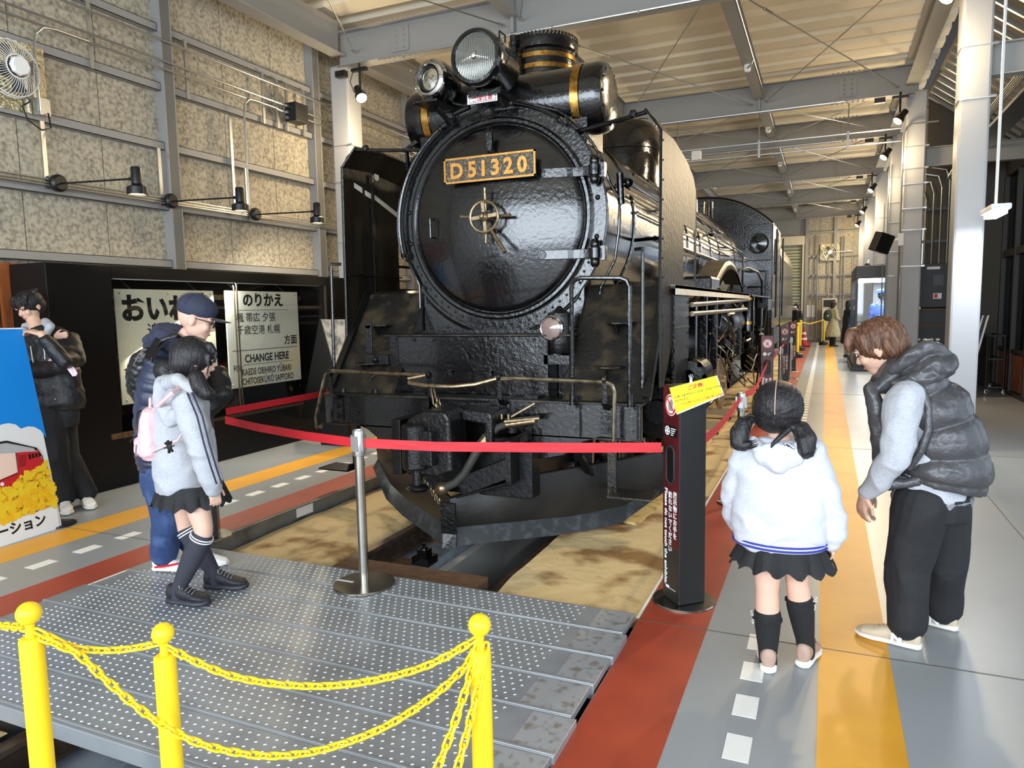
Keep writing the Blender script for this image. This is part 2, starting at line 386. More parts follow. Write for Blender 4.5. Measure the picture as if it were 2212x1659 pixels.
cloth(-3.8, -3.0, 1.3, 1.68, -.13, .02, 4, 'protective_sheet')
# two crumpled paper-wrapped boards and drip trays by the right rail
def wrap(name, pts, label):
    t = thing(name, Vector(pts[0]), label, 'board'); g = []
    a, b, c, d = [Vector(p) for p in pts]
    for j in range(13):
        row = []
        for i in range(5):
            s, u = i/4, j/12; p = (a*(1-s)+b*s)*(1-u)+(d*(1-s)+c*s)*u
            row.append(p+Vector((0, 0, noise.noise(p*9)*.025)))
        g.append(row)
    MB().sheet(g, .02, (0,0,-1)).build('board', mat('oiled_wrap', (214,186,120), .6, var=(12,(120,92,48),.5,.75,6), bump=(30,.6)), t, smooth=40); return t
wrap('wrapped_board', [(-1.45,5.05,-.01),(-1.22,5.0,-.01),(-1.1,6.3,.0),(-1.35,6.35,0)], 'paper-wrapped dirty board lying under the locomotive step by the sign post')
for k, (yy, l) in enumerate(((7.6, 'grey drip tray nearest the near sign post beside the rail'), (9.0, 'second grey drip tray from the near sign post beside the rail'), (10.3, 'farthest of three drip trays beside the rail'))):
    t = thing('drip_tray', (-1.42, yy, -.02), l, 'tray')
    m = MB(); m.bb(-1.6,-1.2,yy,yy+.85,-.02,-.005); m.build('tray_base', mat('tray_grey', (150,140,118), .5), t)
    m = MB()
    for a in ((-1.62,-1.6,yy-.02,yy+.87),(-1.2,-1.18,yy-.02,yy+.87),(-1.62,-1.18,yy-.02,yy),(-1.62,-1.18,yy+.85,yy+.87)): m.bb(a[0],a[1],a[2],a[3],-.02,.02)
    m.build('tray_rim', m_sand, t)

# steel walkway plates across the pit
plat = thing('steel_walkway', (-2.33, 2.5, 0), 'grey galvanised steel plate walkway bridging the track pit', 'walkway')
PW = .2478
sm = MB()
for j in range(6):
    for i in range(63):
        x = -3.72+i*.042+(.021 if j % 2 else 0); yy = .03+j*.037
        a = .6; c, s_ = math.cos(a)*.0065, math.sin(a)*.0065; q = .0017
        sm.add([(x-c-q*.6,yy-s_+q,0),(x-c+q*.6,yy-s_-q,0),(x+c+q*.6,yy+s_-q,0),(x+c-q*.6,yy+s_+q,0),(x-c*.7,yy-s_*.7,.0035),(x+c*.7,yy+s_*.7,.0035)], [(0,1,4),(1,2,5,4),(2,3,5),(3,0,4,5)])
studs = None
for k in range(7):
    ya = 1.655+k*PW; x1 = -.838+.012*(k % 3); x0 = -3.862+.02*((k*2) % 3)
    m = MB(); m.bb(x0, x1, ya+.004, ya+PW-.004, -.0, .03); m.bb(x0, x1, ya+.004, ya+.018, .03, .034); m.bb(x0, x1, ya+.0, ya+.006, -.03, .03)
    p = m.build('deck_plate', m_plate, plat, bevel=.002)
    MB().bb(x1-.17-.05*(k % 2), x1-.004, ya+.02, ya+PW-.012, .03, .0306).build('worn_end', m_rust, p)
    if studs is None:
        mm = MB(); mm.v = [(a+2.33, b-2.5+1.655, c+.0302) for a, b, c in sm.v]; mm.f = sm.f; mm.mi = sm.mi
        studs = mm.build('tread_studs', m_stud); studs.parent = p; studs['kind'] = 'stuff'
    else:
        o = inst(studs, 'tread_studs', p, (0, k*PW, 0)); o['kind'] = 'stuff'
MB().bb(-3.86, -.84, 1.64, 1.655, -.035, .031).build('front_edge', m_plate, plat, bevel=.003)
MB().bb(-3.90, -3.855, 1.6, 3.4, .001, .006).build('sealant_edge', m_white, plat)

# ------------------------------------------------------------------ left wall
WX = -6.78
wl = tag(MB().bb(-7.0, WX-.02, -5.2, YB, 0, 5.7).build('wall_left', m_girder), kind='structure')
rows = [(1.9, 2.11), (2.15, 2.73), (2.77, 3.38), (3.42, 4.01), (4.05, 4.63), (4.67, 5.6)]
for z0, z1 in rows:
    src = None; y = .16
    k = 0
    while y < 31.8:
        if src is None: src = MB().bb(0, .025, .004, .832, z0, z1).build('wall_board', m_board, wl); src.location = (WX-.02, y, 0)
        else: inst(src, 'wall_board', wl, (WX-.02, y, 0))
        y += .84; k += 1
def cchan(name, p0, p1, wd, dp, parent, mt=m_girder):   # lipped channel along Y on the wall
    m = MB(); m.bb(p0[0], p0[0]+dp, p0[1], p1[1], p0[2], p0[2]+.006); m.bb(p0[0], p0[0]+dp, p0[1], p1[1], p0[2]+wd-.006, p0[2]+wd)
    m.bb(p0[0]+dp-.006, p0[0]+dp, p0[1], p1[1], p0[2], p0[2]+wd); return m.build(name, mt, parent)
for z in (2.085, 2.71, 3.36, 3.99, 4.61):
    for k in range(13): cchan('girt', (WX, .95+k*2.52, z), (0, .95+k*2.52+2.42, 0), .085, .09, wl)
m0 = None
for k in range(13):
    yy = .92+k*2.52
    if m0 is None: m0 = MB().bb(WX, WX+.14, -.06, .06, 0, 5.6).bb(WX+.13, WX+.14, -.075, .075, 0, 5.6).build('wall_stud', m_girder, wl); m0.location = (0, yy, 0)
    else: inst(m0, 'wall_stud', wl, (0, yy, 0))
# cedar slat screen low on the left wall
cs = thing('cedar_slat_screen', (-6.5, 3, 0), 'reddish cedar slat screen standing along the wall behind the black cabinet', 'screen')
s0 = None
for k in range(72):
    yy = 1.6+k*.1
    if s0 is None: s0 = MB().bb(-.02, .025+.0, 0, .082, 0, 2.035).build('slat', m_cedar, cs, bevel=.003, at=(0,0,0)); s0.location = (-.0, yy-3, 0)
    else:
        o = inst(s0, 'slat', cs, (0, yy-3, 0)); o.location.x = .02*(k % 2)
    if not s0.modifiers: pass
MB().bb(-6.56, -6.52, 1.6, 8.8, .25, .33).bb(-6.56, -6.52, 1.6, 8.8, 1.85, 1.93).build('cross_rail', m_cedar, cs)

# ------------------------------------------------------------------ roof
m = MB(); g = []; y = -5.2; pr = [(0, 0), (.34, 0), (.39, .11), (.53, .11)]
pts = []
while y < YB+.3:
    for a, b in pr: pts.append((y+a, 5.58+b))
    y += .58
m.sheet([[(-7, a, b), (1.6, a, b)] for a, b in pts], .004, (0, 0, 1))
ceil = tag(m.build('ceiling', m_deck), kind='structure')
tag(MB().bb(-7.2, 6.4, -5.4, YB+.3, 5.75, 5.8).build('ceiling_roof_sheet', m_darkgrey), kind='structure')
def ibeam(name, p0, p1, h, wd, t=.012, parent=None, mt=m_girder):
    p0, p1 = Vector(p0), Vector(p1); m = MB(); d = (p1-p0).normalized()
    u = Vector((0,0,1))
    m.bar(p0-u*(h/2-t/2), p1-u*(h/2-t/2), wd, t); m.bar(p0+u*(h/2-t/2), p1+u*(h/2-t/2), wd, t); m.bar(p0, p1, t, h-2*t)
    return m.build(name, mt, parent)
def splice(x, y, parent):
    m = MB(); m.bb(x-.13, x+.13, y-.022, y-.008, 5.02, 5.34)
    for i in (-1, 1):
        for j in range(4): m.sph((x+i*.06, y-.022, 5.07+j*.075), .02, 8)
    for i in range(7):
        for s_ in (-1, 1): m.sph((x-.24+i*.08, y+s_*.06, 4.938), .017, 8); m.sph((x-.24+i*.08, y-.06, 5.41), .017, 8)
    m.build('splice_plate', m_girder, parent)
for k, fy in enumerate(FR):
    b = ibeam('roof_beam', (-6.3, fy, 5.17), (1.3, fy, 5.17), .46, .2, parent=ceil)
    if fy > 0:
        splice(-5.3, fy, b); splice(.25, fy, b)
        MB().bb(-3.66, -3.62, fy-.1, fy+.1, 4.96, 5.4).bb(-1.19, -1.15, fy-.1, fy+.1, 4.96, 5.4).build('stiffener', m_girder, b)
        m = MB(); m.tube([(-5.6, fy-.11, 4.93), (-2, fy-.11, 4.925), (.2, fy-.11, 4.93)], .012, 6)
        for q in range(6): m.box((-5.2+q*1.05, fy-.11, 4.92), (.02, .04, .05))
        m.build('conduit', m_zinc, b)
for X in (-6.25, -3.64, -1.17, 1.2):
    for a, b in zip(FR[:-1], FR[1:]):
        p = ibeam('purlin', (X, a+.1, 5.27), (X, b-.1, 5.27), .26 if abs(X) < 4 and X < 1 else .4, .15 if abs(X) < 4 and X < 1 else .2, parent=ceil)
        if X == -1.17 and a > 0:
            m = MB(); m.tube([(X+.1, a+.3, 5.16), (X+.1, b-.3, 5.16)], .011, 6); yy = (a+b)/2+.3
            m.tube([(X+.1, yy, 5.16), (X+.06, yy+.08, 5.1), (X, yy+.15, 5.08)], .011, 6); m.build('conduit', m_zinc, p)
            m = MB(); m.cyl((X, yy+.2, 5.14), (X, yy+.2, 5.06), .05); m.sph((X, yy+.2, 5.06), .045, 10, (1,1,.6)); m.build('smoke_detector', m_ww, p)
    m = MB(); m.bar((X, YB-.6, 5.27), (X, YB, 5.27), .15, .26)
for a, b in zip(FR[1:-1], FR[2:]):
    for xa, xb in ((-6.1, -3.64), (-3.64, -1.17), (-1.17, 1.1)):
        for p0, p1 in (((xa+.12, a+.12, 5.06), (xb-.12, b-.12, 5.06)), ((xb-.12, a+.12, 5.09), (xa+.12, b-.12, 5.09))):
            m = MB(); p0, p1 = Vector(p0), Vector(p1); m.cyl(p0, p1, .009, n=6); q = p0+(p1-p0)*.16; e = (p1-p0).normalized()*.1
            m.cyl(q-e, q+e, .018, n=8); m.bar(p0-e*.3, p0+e, .05, .008); m.bar(p1-e, p1+e*.3, .05, .008); m.build('brace_rod', m_zinc, ceil)
# low crossing pipe frame hung between the second and third beams
m = MB(); y0 = 15.4
for dy, z in ((0, 4.75), (.0, 4.52)): m.tube([(-5, y0+dy, z), (1.2, y0+dy, z)], .016, 6)
for x in (-4.2, -2.9, -1.3, .3): m.tube([(x, y0, 5.5), (x, y0, 4.5)], .012, 6); m.bb(x-.02, x+.02, y0-.03, y0+.03, 4.46, 4.8)
m.build('hung_pipe_frame', m_zinc, ceil)
m = MB(); m.bb(-2.6, -2.42, y0-.12, y0+.02, 4.52, 4.7); m.build('hung_fixture_box', m_ww, ceil)

# ------------------------------------------------------------------ columns
def column(x0, x1, y0, y1, ztop, label, mt=m_girder2, bands=()):
    t = thing('steel_column', ((x0+x1)/2, (y0+y1)/2, 0), label, 'column')
    m = MB(); m.bb(x0, x1, y0, y1, 0, ztop); m.build('post', mt, t, bevel=.025)
    if bands:
        for z in bands:
            q = MB(); e = .006; pts = [(x0-e,y0-e,z),(x1+e,y0-e,z),(x1+e,y1+e,z),(x0-e,y1+e,z)]; q.tube(pts, .006, 6, closed=True); q.box((x1+.015, y0-.01, z), (.05, .03, .025)); q.build('clamp_band', m_zinc, t)
    return t
c = column(1.17, 1.44, 8.6, 8.9, 5.0, 'nearest grey steel column on the right, behind the bending visitor', bands=(3.55, 4.05))
c2 = column(1.14, 1.44, 13.8, 14.1, 5.0, 'second grey steel column from the front on the right side', bands=(2.15, 2.75, 3.1, 3.5, 3.75, 4.1))
column(1.14, 1.44, 17.0, 17.3, 5.0, 'third grey steel column from the front on the right side', bands=(2.1, 2.6, 3.2, 3.6, 4.1))
column(1.14, 1.44, 21.7, 22.0, 5.0, 'fourth grey steel column, rising behind the lit glass showcase', bands=(2.6,3.2,3.8))
column(1.1, 1.4, 26.6, 26.9, 5.0, 'fifth grey steel column, next to the last one by the far wall')
column(1.1, 1.4, 31.2, 31.5, 5.0, 'last grey steel column standing against the far wall')
column(1.17, 1.44, 3.8, 4.1, 5.0, 'grey steel column outside the right edge of the view') if False else None
column(-6.49, -6.19, 8.6, 8.92, 5.0, 'grey steel column on the left, between the wall and the locomotive', bands=(2.55, 3.4, 3.9))
column(-6.49, -6.19, 13.8, 14.1, 5.0, 'second left steel column, half hidden behind the locomotive')
# conduits climbing the second and third columns
t = thing('column_conduit', (1.1, 13.76, .2), 'thin zinc conduits running up the second and third right columns', 'conduit'); m = MB(); x, y = 1.12, 13.76
m.tube([(x-.02,y,.2),(x-.02,y,4.3),(x+.03,y,4.42),(x+.1,y,4.46),(1.6,y,4.46)], .014, 8); m.build('pipe', m_zinc, t); m = MB(); m.tube([(x-.0,16.96,.2),(x-.0,16.96,4.3)], .014, 8); m.build('pipe', m_zinc, t); m = MB(); m.tube([(x-.06,16.96,.2),(x-.06,16.96,3.6)], .012, 8)
m.build('pipe', m_zinc, t)
def speaker(p, label, s=1.0):
    t = thing('wall_speaker', p, label, 'speaker'); x, y, z = p
    R = Matrix.Rotation(.35, 3, 'Y')@Matrix.Rotation(.5, 3, 'Z')
    MB().box((x, y, z), (.26*s, .2*s, .32*s), R).build('cabinet', m_blackpl, t, bevel=.01)
    m = MB(); m.bar((x+.1, y, z+.02), (x+.27, y, z+.06), .03, .03); m.bb(x+.24, x+.32, y-.05, y+.05, z-.06, z+.14); m.build('bracket', m_ww, t)
speaker((.83, 13.7, 2.55), 'black box loudspeaker clamped to the second right column')
# ------------------------------------------------------------------ aisle on the right
m = MB()
for fy in FR[1:5]:
    m.bar((1.4, fy+.15, 3.93), (2.9, fy+.15, 3.93), .012, .3); m.bar((1.4, fy+.15, 4.08), (2.9, fy+.15, 4.08), .15, .012); m.bar((1.4, fy+.15, 3.78), (2.9, fy+.15, 3.78), .15, .012)
tag(m.build('trim_1', m_girder), kind='structure')
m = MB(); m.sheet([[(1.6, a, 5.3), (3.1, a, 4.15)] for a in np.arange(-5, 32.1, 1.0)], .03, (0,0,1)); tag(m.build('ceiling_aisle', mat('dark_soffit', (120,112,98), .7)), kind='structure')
m = MB()
for k in range(20): m.bar((1.6, 9+k*.36, 5.2), (3.1, 9+k*.36, 4.05), .05, .06)
m.bar((2.2, 8, 4.0), (2.2, 15.3, 4.0), .3, .04)
for q in range(5): m.tube([(2.0+q*.05, 8.5, 4.2+q*.03), (2.0+q*.05, 13.6, 4.2+q*.03), (2.0+q*.04, 14.1, 4.0), (1.9+q*.03, 14.9, 3.7)], .013, 6)
tag(m.build('trim_2', m_zinc), kind='structure')
tag(MB().bb(1.62, 2.95, 15.35, 15.45, 0, 5.4).build('wall_partition', mat('dark_board', (84,80,74), .8, bump=(90,.7,5))), kind='structure')
cb = thing('conduit_bank', (1.9, 15.3, 2.23), 'row of vertical zinc conduits above the black control cabinet', 'conduit')
for q in range(6):
    xx = 1.5+q*.12; MB().tube([(xx, 15.2, 2.23), (xx, 15.2, 3.3+.1*q), (xx-.06, 15.2, 3.5+.1*q), (xx-.3, 15.2, 3.56+.1*q)], .017, 8).build('pipe', m_zinc, cb)
MB().bb(1.4, 2.2, 15.22, 15.26, 2.62, 2.67).bb(1.4, 2.2, 15.22, 15.26, 3.2, 3.25).build('strut_channel', m_darkgrey, cb)
def PB(px, py, Y): return aY(px, py, Y)
cc = thing('control_cabinet', (1.72, 14.9, 0), 'tall black control cabinet with white label between the right columns', 'cabinet')
a, b = 1.40, 2.02
MB().bb(a, b, 14.7, 15.2, 1.45, 2.22).build('upper_box', m_cabinet, cc, bevel=.005)
MB().bb(a, b, 14.72, 15.2, .5, 1.4).build('lower_box', m_cabinet, cc); MB().bb(a, b, 14.68, 15.2, 1.4, 1.43).bb(a, b, 14.68, 15.2, 1.12, 1.15).build('wood_edge', m_wood, cc)
MB().bb(a, b, 14.7, 15.2, 0, .5).build('machine_base', m_darkgrey, cc)
MB().bb(1.62, 1.82, 14.692, 14.7, 2.12, 2.165).build('name_label', m_ww, cc); MB().bb(1.72, 1.88, 14.69, 14.7, 1.83, 2.02).build('dial_window', m_blackpl, cc)
MB().bb(1.73, 1.86, 14.69, 14.7, 1.6, 1.7).build('notice', m_ww, cc); MB().bb(1.45, 1.47, 14.68, 14.7, 1.6, 1.7).build('handle', m_chrome, cc)
MB().bb(1.745, 1.80, 14.688, 14.69, 1.615, 1.69).build('red_mark', m_redp, cc)
m = MB()
for q in range(4): m.bb(1.5+q*.1, 1.56+q*.1, 14.69, 14.7, .86, .9)
m.build('socket', m_ww, cc)
# glazed facade of the aisle
FX = 2.88
def facade(y0, y1, n, glassmat, solid=True):
    m = MB()
    if solid: m.bb(FX, FX+.08, y0, y1, 0, .68)
    m.bb(FX-.04, FX+.08, y0, y1, .68, .74); m.bb(FX-.04, FX+.08, y0, y1, 2.3, 2.42); m.bb(FX-.04, FX+.08, y0, y1, 3.7, 4.3)
    st = (y1-y0)/n
    for k in range(n+1): m.bb(FX-.05, FX+.08, y0+k*st-.04, y0+k*st+.04, 0, 3.7)
    m.bb(FX-.1, FX+.06, y0, y1, 0, .04)
    return m
w1 = tag(facade(-5, 12.4, 10, None, False).build('window_assumed_1', m_darkgrey), kind='structure')  # unseen stretch, glazing assumed here to let daylight in
MB().bb(FX+.02, FX+.026, -5, 12.4, .04, 3.7).build('glass_pane', m_glassp, w1)
w2 = tag(facade(12.4, 15.3, 3, None).build('window_2', mat('dark_window_frame', (58,56,56), .5)), kind='structure')
MB().bb(FX+.02, FX+.026, 12.4, 15.3, .74, 3.7).build('glass_pane', m_glassd, w2)
for k in range(29): MB().bb(FX-.02, FX, 12.42+k*.1, 12.50+k*.1, .06, .66).build('cedar_panel_board', m_cedar, w2)
tag(MB().bb(4.6, 4.7, 9, 15.4, 0, 4).bb(FX+.1, 4.6, 15.3, 15.4, 0, 4).bb(FX+.1, 4.7, 8.9, 9, 0, 4).bb(FX+.08, 4.7, 9, 15.4, 3.9, 4).build('wall_room_beyond', mat('dim_room', (70,66,62), .8)), kind='structure')
p = aX(2108, 662, FX-.03); t = (MB().lathe([(0,0),(.035,.0),(.035,.02),(.02,.035),(0,.036)], p, (-1,0,0), 14).box((p.x+.025,p.y,p.z), (.05,.03,.03)).box((p.x+.045,p.y,p.z), (.02,1.0,.03)).build('alarm_lamp', m_redlight, w2))
# folding trolley with leaning panels
t = thing('wheeled_rack', (2.55, 14.2, 0), 'black wheeled rack with mesh side parked by the glazed facade', 'rack')
m = MB()
for yy in (13.75, 14.75):
    for xx in (2.42, 2.66): m.cyl((xx, yy, .1), (xx, yy, .98), .018, n=8)
for z in (.14, .6, .98): m.tube([(2.42,13.75,z),(2.66,13.75,z),(2.66,14.75,z),(2.42,14.75,z)], .014, 6, closed=True)
m.build('frame', m_blackpl, t); MB().bb(2.42, 2.425, 13.78, 14.72, .16, .96).build('mesh_side', m_darkgrey, t)
for yy in (13.75, 14.75):
    for xx in (2.42, 2.66): MB().cyl((xx-.015, yy, .05), (xx+.015, yy, .05), .05, n=14).bb(xx-.02, xx+.02, yy-.02, yy+.02, .05, .11).build('caster', m_chrome, t)
for k, l in enumerate(('white-edged black folding panel leaning nearest the wheeled rack', 'white-edged panel leaning behind the first one at the wheeled rack')):
    m = MB(); yb = 13.5+k*.3
    g = [[(2.02+k*.05, yb, 0), (2.10+k*.05, yb, 0)], [(2.32+k*.05, yb+.5, 1.32), (2.40+k*.05, yb+.5, 1.32)]]
    t = thing('folding_panel', (2.05+k*.05, yb, 0), l, 'panel')
    MB().ext([(2.02+k*.06,yb,0),(2.10+k*.06,yb,0),(2.40+k*.06,yb+.2,1.30),(2.32+k*.06,yb+.2,1.30)], (0,.2,0)).build('board', m_blackpl, t)
    MB().ext([(2.015+k*.06,yb-.008,0),(2.035+k*.06,yb-.008,0),(2.335+k*.06,yb+.192,1.31),(2.315+k*.06,yb+.192,1.31)], (0,.01,0)).ext([(2.085+k*.06,yb-.008,0),(2.105+k*.06,yb-.008,0),(2.405+k*.06,yb+.192,1.31),(2.385+k*.06,yb+.192,1.31)], (0,.01,0)).build('white_edge', m_ww, t)
# pendant tube lamp of the aisle
p = aY(2150, 463, 8.0); t = thing('pendant_tube_lamp', p, 'bright white tube lamp hanging on a white rod beside the nearest column', 'lamp')
MB().cyl((p.x, p.y, p.z+.06), (p.x, p.y, 4.7), .013, n=8).build('rod', m_ww, t)
MB().box((p.x+.0, p.y, p.z+.045), (.16, .5, .05)).build('housing', m_ww, t, bevel=.01); MB().box((p.x, p.y, p.z), (.1, .48, .04)).build('tube', m_glowc, t)
lamp('pendant_light', 'AREA', (p.x, p.y, p.z-.05), 14, (.9,.95,1), .4, (p.x, p.y, 0), sy=.1)

# ------------------------------------------------------------------ far wall
wb = tag(MB().bb(-7, 3.2, YB, YB+.2, 0, 5.7).build('wall_back', m_girder), kind='structure')
for i in range(9):
    for j, (z0, z1) in enumerate(((.06,.93),(.97,1.9),(1.94,2.68),(2.72,3.45),(3.49,4.4),(4.44,5.5))):
        MB().bb(-.72+i*.42, -.72+i*.42+.41, YB-.03, YB, z0, z1).build('wall_board', m_board, wb)
m = MB()
for z in (.95, 1.92, 2.70, 3.47, 4.42): m.bb(-.8, 3, YB-.1, YB-.03, z-.04, z+.04)
m.build('girt', m_girder, wb); m = MB()
for x in (-.78, .28, 1.3): m.bb(x-.06, x+.06, YB-.14, YB-.03, 0, 5.5)
m.build('wall_stud', m_girder, wb)
m = MB()
for x, z0, z1 in ((-.55,.2,4.2),(-.4,0,4.3),(-.36,0,4.3),(.05,.9,3.5),(.5,1.4,4.2),(.6,2,4.2),(.62,.3,3),(.9,1.5,4)): m.cyl((x, YB-.13, z0), (x, YB-.13, z1), .018, n=6)
m.tube([(.05,YB-.13,3.5),(.1,YB-.13,3.62),(.9,YB-.13,3.62)], .018, 6)
tag(m.build('far_wall_conduits', m_zinc), 'zinc conduits running up the far wall beside the fan', 'conduit')
# roller shutter
d = tag(MB().bb(-4.2, -.85, YB-.06, YB, 0, 4.1).build('door_1', m_girder), kind='structure')
s0 = MB().ext([(-4.1,YB-.06,0),(-4.1,YB-.13,.02),(-4.1,YB-.13,.09),(-4.1,YB-.06,.11)], (3.12,0,0)).build('shutter_slat', m_shutter, d)
for k in range(1, 31): inst(s0, 'shutter_slat', d, (0, 0, k*.125+.02*(k%3==0)))
MB().bb(-.94, -.88, YB-.2, YB, 0, 4.2).bb(-4.3,-.86, YB-.3, YB, 3.95, 4.3).build('shutter_guide', m_beige, d)
t = thing('wall_fan', aY(1793, 545, YB-.1), 'square ventilation fan on the far wall with silver surround', 'fan'); p = off(t)
MB().box((p.x,p.y,p.z), (.72,.05,.66)).build('mount_panel', m_foil, t); m = MB()
for r in (.1,.17,.24): m.tube([(p.x+r*math.cos(a)*1.0, p.y-.1, p.z+r*math.sin(a)) for a in np.linspace(0,2*PI,20,endpoint=False)], .012, 5, closed=True)
m.build('guard', m_zinc, t); MB().cyl((p.x,p.y-.03,p.z),(p.x,p.y-.12,p.z),.07).build('motor', m_ww, t)
m = MB()
for k in range(4):
    a = k*PI/2+.4; m.ext([(p.x+.05*math.cos(a),p.y-.06,p.z+.05*math.sin(a)),(p.x+.23*math.cos(a-.3),p.y-.06,p.z+.23*math.sin(a-.3)),(p.x+.23*math.cos(a+.3),p.y-.04,p.z+.23*math.sin(a+.3))], (0,.01,0))
m.build('blade', m_darkgrey, t)
t = thing('air_conditioner', (.12, 31.6, 0), 'tall beige floor-standing air conditioner against the far wall', 'air conditioner')
MB().bb(-.15, .38, 31.45, 31.8, 0, 1.76).build('case', m_beige, t, bevel=.01); MB().bb(-.1, .33, 31.44, 31.45, 1.42, 1.7).build('outlet_grille', m_blackpl, t); MB().bb(-.1, .3, 31.44, 31.45, .08, .45).build('intake_grille', m_darkgrey, t)
t = thing('wall_poster', aY(1751, 672, YB-.06), 'small framed white notice hung low on the far wall', 'notice'); p = off(t)
MB().box((p.x,p.y,p.z), (.34,.03,.5)).build('sheet', m_ww, t); MB().box((p.x,p.y-.01,p.z-.3), (.4,.05,.04)).build('ledge', m_blackpl, t)
# camera and lamp on the far wall
p = aY(1868, 582, 21.4); t = thing('spot_fixture', p, 'small black spotlight fixture above the showcase near the far wall', 'lamp')
MB().cyl((p.x-.1,p.y,p.z-.1),(p.x+.1,p.y-.1,p.z+.1),.09).build('head', m_blackpl, t); MB().cyl((p.x,p.y,p.z),(p.x+.1,p.y+.1,p.z+.25),.02).build('bracket', m_ww, t)
p = aY(1902, 550, 16.75); t = thing('wifi_box', p, 'slim white box fixed beside the third right column', 'box'); MB().box(p, (.12,.06,.38)).bar((p.x,p.y,p.z+.1),(1.2,17.2,p.z+.1),.02,.02).build('case', m_ww, t)
# unseen wall behind the camera, with an assumed open gap that admits sky light
tag(MB().bb(-7, -6.4, -5.5, -5.4, 0, 5.7).bb(2.2, 3.2, -5.5, -5.4, 0, 5.7).bb(-7, 3.2, -5.5, -5.4, 4.6, 5.7).build('wall_front', m_girder), kind='structure')
# ================================================================== THE LOCOMOTIVE
LOC = thing('steam_locomotive', (X0, 4.5, RZ), 'large glossy black steam locomotive with round smokebox door and brass number plate on the rails', 'locomotive')
ZC = 2.235
def lp(n, mb, mt, parent=None, **k): return mb.build(n, mt, parent or LOC, **k)
# smokebox front plate: disc with a square saddle
pts = []
for i in range(49):
    a = math.radians(-38+i*(256/48)); pts.append((X0+.87*math.cos(a), 5.10, ZC+.87*math.sin(a)))
poly = pts+[(X0-.685, 5.10, 1.66), (X0-.685, 5.10, 1.37), (X0+.685, 5.10, 1.37), (X0+.685, 5.10, 1.66)]
m = MB(); m.ext(poly, (0, .05, 0)); fp = lp('smokebox_front', m, m_black, bevel=.006)
m = MB(); m.lathe([(.86,0),(.86,.02),(.84,.02),(.84,0)], (X0,5.1,ZC), (0,-1,0), 64, .0, 2*PI)
m.lathe([(.76,0),(.76,.03),(.745,.042),(.725,.042),(.71,.03),(.71,0)], (X0,5.1,ZC), (0,-1,0), 72); lp('door_ring', m, m_black, fp, smooth=35)
m = MB()
for i in range(26): a = math.radians(204+i*5.2); rivet(m, (X0+.80*math.cos(a), 5.1, ZC+.80*math.sin(a)), (0,-1,0), .011)
for x in np.arange(-.62, .63, .155): rivet(m, (X0+x, 5.1, 1.42), (0,-1,0), .012)
for z in np.arange(1.5, 1.8, .12):
    for s in (-1, 1): rivet(m, (X0+s*.65, 5.1, z), (0,-1,0), .011)
for a in (-12, 8, 172, 190): rivet(m, (X0+.80*math.cos(math.radians(a)), 5.1, ZC+.80*math.sin(math.radians(a))), (0,-1,0), .02)
m.bb(X0-.69, X0+.69, 5.07, 5.1, 1.365, 1.395); lp('rivets', m, m_black2, fp, smooth=40)
# lap edge where the round casting meets the saddle sheet
pts = [(X0+.86*math.cos(math.radians(a)), 5.093, ZC+.86*math.sin(math.radians(a))-.02) for a in range(222, 320, 5)]
m = MB(); m.tube([(X0-.685,5.093,1.76)]+pts+[(X0+.685,5.093,1.76)], .012, 6); lp('lap_seam', m, m_black2, fp, smooth=True)
m = MB(); m.lathe([(.70,.0),(.70,.045),(.685,.062),(.66,.07),(.6,.088),(.5,.113),(.38,.137),(.25,.155),(.12,.164),(0,.167)], (X0,5.1,ZC), (0,-1,0), 80)
door = lp('smokebox_door', m, m_black, smooth=35)
def dz(r): return 5.1-np.interp(r, [0,.12,.25,.38,.5,.6,.66,.7], [.167,.164,.155,.137,.113,.088,.07,.045])
for z in (2.53, 1.945):
    m = MB(); g = []
    for i in range(9):
        x = .40+(.30)*i/8; r = math.hypot(x, z-ZC); yy = dz(r)-.012; g.append([(X0+x, yy, z-.035), (X0+x, yy, z+.035)])
    g.append([(X0+.80, 5.035, z-.03), (X0+.80, 5.035, z+.03)])
    m.sheet(g, .03, (0,1,0)); m.lathe([(0,0),(.035,0),(.035,.02),(0,.02)], (X0+.40, dz(math.hypot(.4,z-ZC))+.008, z), (0,-1,0), 16)
    h = lp('hinge_strap', m, m_black, door, bevel=.004)
    m = MB(); m.lathe([(0,-.10),(.022,-.10),(.03,-.085),(.034,-.08),(.034,-.045),(.03,-.04),(.043,-.035),(.043,.035),(.03,.04),(.034,.045),(.034,.08),(.03,.085),(.022,.10),(0,.10)], (X0+.79, 5.03, z), (0,0,1), 20)
    m.bb(X0+.76, X0+.86, 5.04, 5.1, z-.05, z+.05); lp('hinge_knuckle', m, m_black, h, smooth=40)
m = MB(); x = X0-.50; yy = dz(.5); m.tube([(x+.02,yy+.01,2.26),(x-.01,yy-.05,2.26),(x-.01,yy-.05,2.12),(x+.02,yy+.01,2.12)], .009, 8); m.sph((x+.02,yy,2.26),.018,8); m.sph((x+.02,yy,2.12),.018,8); lp('pull_handle', m, m_black, door, smooth=True)
